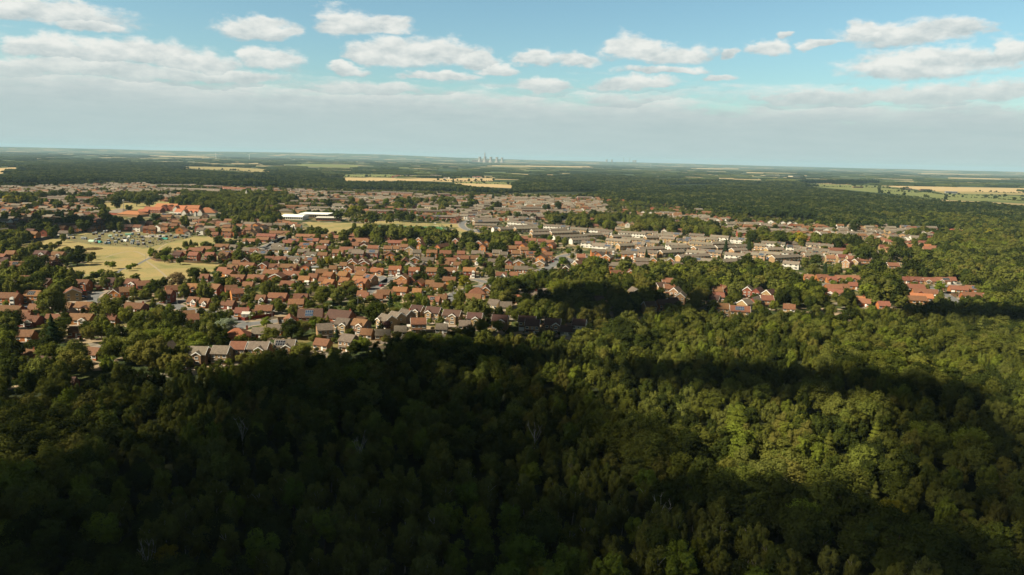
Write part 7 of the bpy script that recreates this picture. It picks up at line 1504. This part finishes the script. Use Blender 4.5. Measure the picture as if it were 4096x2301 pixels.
# ---- allotments
AC = {'dark': (.05,.055,.06), 'grey': (.22,.24,.25), 'white': (.7,.72,.7), 'green': (.22,.45,.33), 'teal': (.05,.35,.30), 'blue': (.06,.22,.42), 'brown': (.16,.07,.04), 'orange': (.5,.2,.06), 'pale green': (.45,.62,.5)}
AM = {k: mat('shed_'+k.replace(' ', '_'), v, tuple(x*.8 for x in v), 1.5, .7) for k, v in AC.items()}
AL = [(880,185,'dark','s'),(950,180,'dark','s'),(1065,187,'grey','g'),(1205,130,'brown','s'),(1280,160,'brown','s'),(1280,192,'dark','s'),(1380,98,'dark','s'),(1320,133,'dark','s'),(1470,106,'white','s'),(1500,150,'grey','g'),(1650,134,'green','t'),(1702,128,'blue','s'),(1785,136,'dark','s'),(1540,108,'dark','s'),
 (1185,218,'pale green','t'),(1240,238,'brown','s'),(1272,230,'teal','t'),(1395,218,'dark','s'),(1405,243,'blue','s'),(1490,232,'grey','g'),(1570,223,'dark','s'),(1610,214,'white','t'),(1710,222,'blue','s'),(1775,236,'orange','s'),(1842,213,'brown','s'),(1927,240,'brown','s'),(1965,162,'grey','s'),(2060,158,'dark','s'),(2055,193,'grey','g'),(2120,190,'teal','t'),
 (2145,160,'dark','s'),(2282,168,'orange','s'),(2252,172,'blue','s'),(1662,172,'white','s'),(1345,103,'grey','s'),(1240,208,'orange','s'),(1562,150,'dark','s'),(1240,120,'dark','s'),(1420,160,'pale green','g'),(1100,190,'grey','g'),(1700,250,'grey','g'),(1780,262,'grey','g'),(1850,258,'dark','s'),(1640,200,'brown','s'),(1450,190,'grey','s'),(1530,200,'grey','s'),(2350,160,'grey','g'),(2400,165,'grey','g'),(1360,250,'grey','s'),(1830,170,'brown','s'),(1600,185,'dark','s'),(2200,150,'dark','s')]
for i, (x, y, colr, k) in enumerate(AL):
    p = px_at('C1', x, y); nm, cat = {'s': ('garden_shed', 'shed'), 'g': ('greenhouse', 'greenhouse'), 't': ('polytunnel', 'polytunnel')}[k]; p.z = .12
    AL[i] = (p, colr, k, nm, cat)
for (p, colr, k, nm, cat), lab in zip(AL, single_out([dict(x=a[0].x, y=a[0].y, t=f"{a[1]} {a[4]} on the allotments") for a in AL], lambda q: q['t'])):
    e = empty(nm, p, random.uniform(-.5, .5)); tag(e, lab, cat, {'s': 'sheds on the allotments', 'g': 'greenhouses on the allotments', 't': 'polytunnels on the allotments'}[k]); b = MB()
    if k == 't':
        n = 8; b.prism([(-1.8, 0)]+[(-1.8*math.cos(math.pi*i/n), 2.1*math.sin(math.pi*i/n)) for i in range(1, n)]+[(1.8, 0)], 'x', -3, 3); ob('cover', b.mesh('cover', [AM[colr]]), e)
    else:
        h = dict(L=2.4 if k == 's' else 3.0, W=2.0, he=1.8, rise=.6); wall_mb(b, h); ob('wall' if k == 's' else 'glazing', b.mesh('wall', [AM[colr]]), e)
        b = MB(); roof_mb(b, h, o=.15); ob('roof', b.mesh('roof', [AM['grey' if colr != 'white' else 'white'] if k == 's' else AM[colr]]), e)
        b = MB(); b.box(-.4, .4, -1.14, -1.09, 0, 1.8); ob('door', b.mesh('door', [AM['dark' if colr != 'dark' else 'brown']]), e)
# crops and clutter of the plots: nobody could count them
apx = np.array(ALL); n = 520; pts = []
gx, gy = rng.uniform(-420, 60, 6000), rng.uniform(600, 1100, 6000); qx, qy, _ = proj(gx, gy, 0*gx); s_ = inpoly(qx, qy, ALL); gx, gy = gx[s_][:n], gy[s_][:n]; h_ = rng.uniform(.4, 1.4, len(gx))
scatter('allotment_crops', np.stack([gx, gy, 0*gx], 1), np.stack([h_/7, h_/7, h_/12], 1), rng.integers(0, len(poolm), len(gx)), poolm, 'rows of low crops and bushes on the allotment plots', 'crops')
mb_ = MB()
for i in range(150):
    j = random.randrange(len(gx)); x, y = gx[j]+random.uniform(-3, 3), gy[j]+random.uniform(-3, 3); a, c_, z = random.uniform(.2, .9), random.uniform(.15, .4), random.uniform(.2, .6); mb_.box(x-a, x+a, y-c_, y+c_, .1, z, random.randrange(4))
tag(ob('allotment_clutter', mb_.mesh('allotment_clutter', [AM['brown'], AM['grey'], AM['blue'], AM['brown']])), 'scattered bins, frames, beds and tarpaulins on the plots', 'clutter', kind='stuff')

# ---------------------------------------------------------------- air
hz = bpy.data.materials.new('haze'); hz.use_nodes = True; nt = hz.node_tree; nt.nodes.clear(); o_ = nt.nodes.new('ShaderNodeOutputMaterial'); v = nt.nodes.new('ShaderNodeVolumePrincipled')
v.inputs['Color'].default_value = (.46,.70,.90,1); v.inputs['Density'].default_value = HAZE; v.inputs['Anisotropy'].default_value = 0.0; nt.links.new(v.outputs[0], o_.inputs['Volume'])
b = MB(); b.box(-41000, 41000, -41000, 41000, -2, 230); hb = ob('haze', b.mesh('haze', [hz])); tag(hb, kind='stuff')
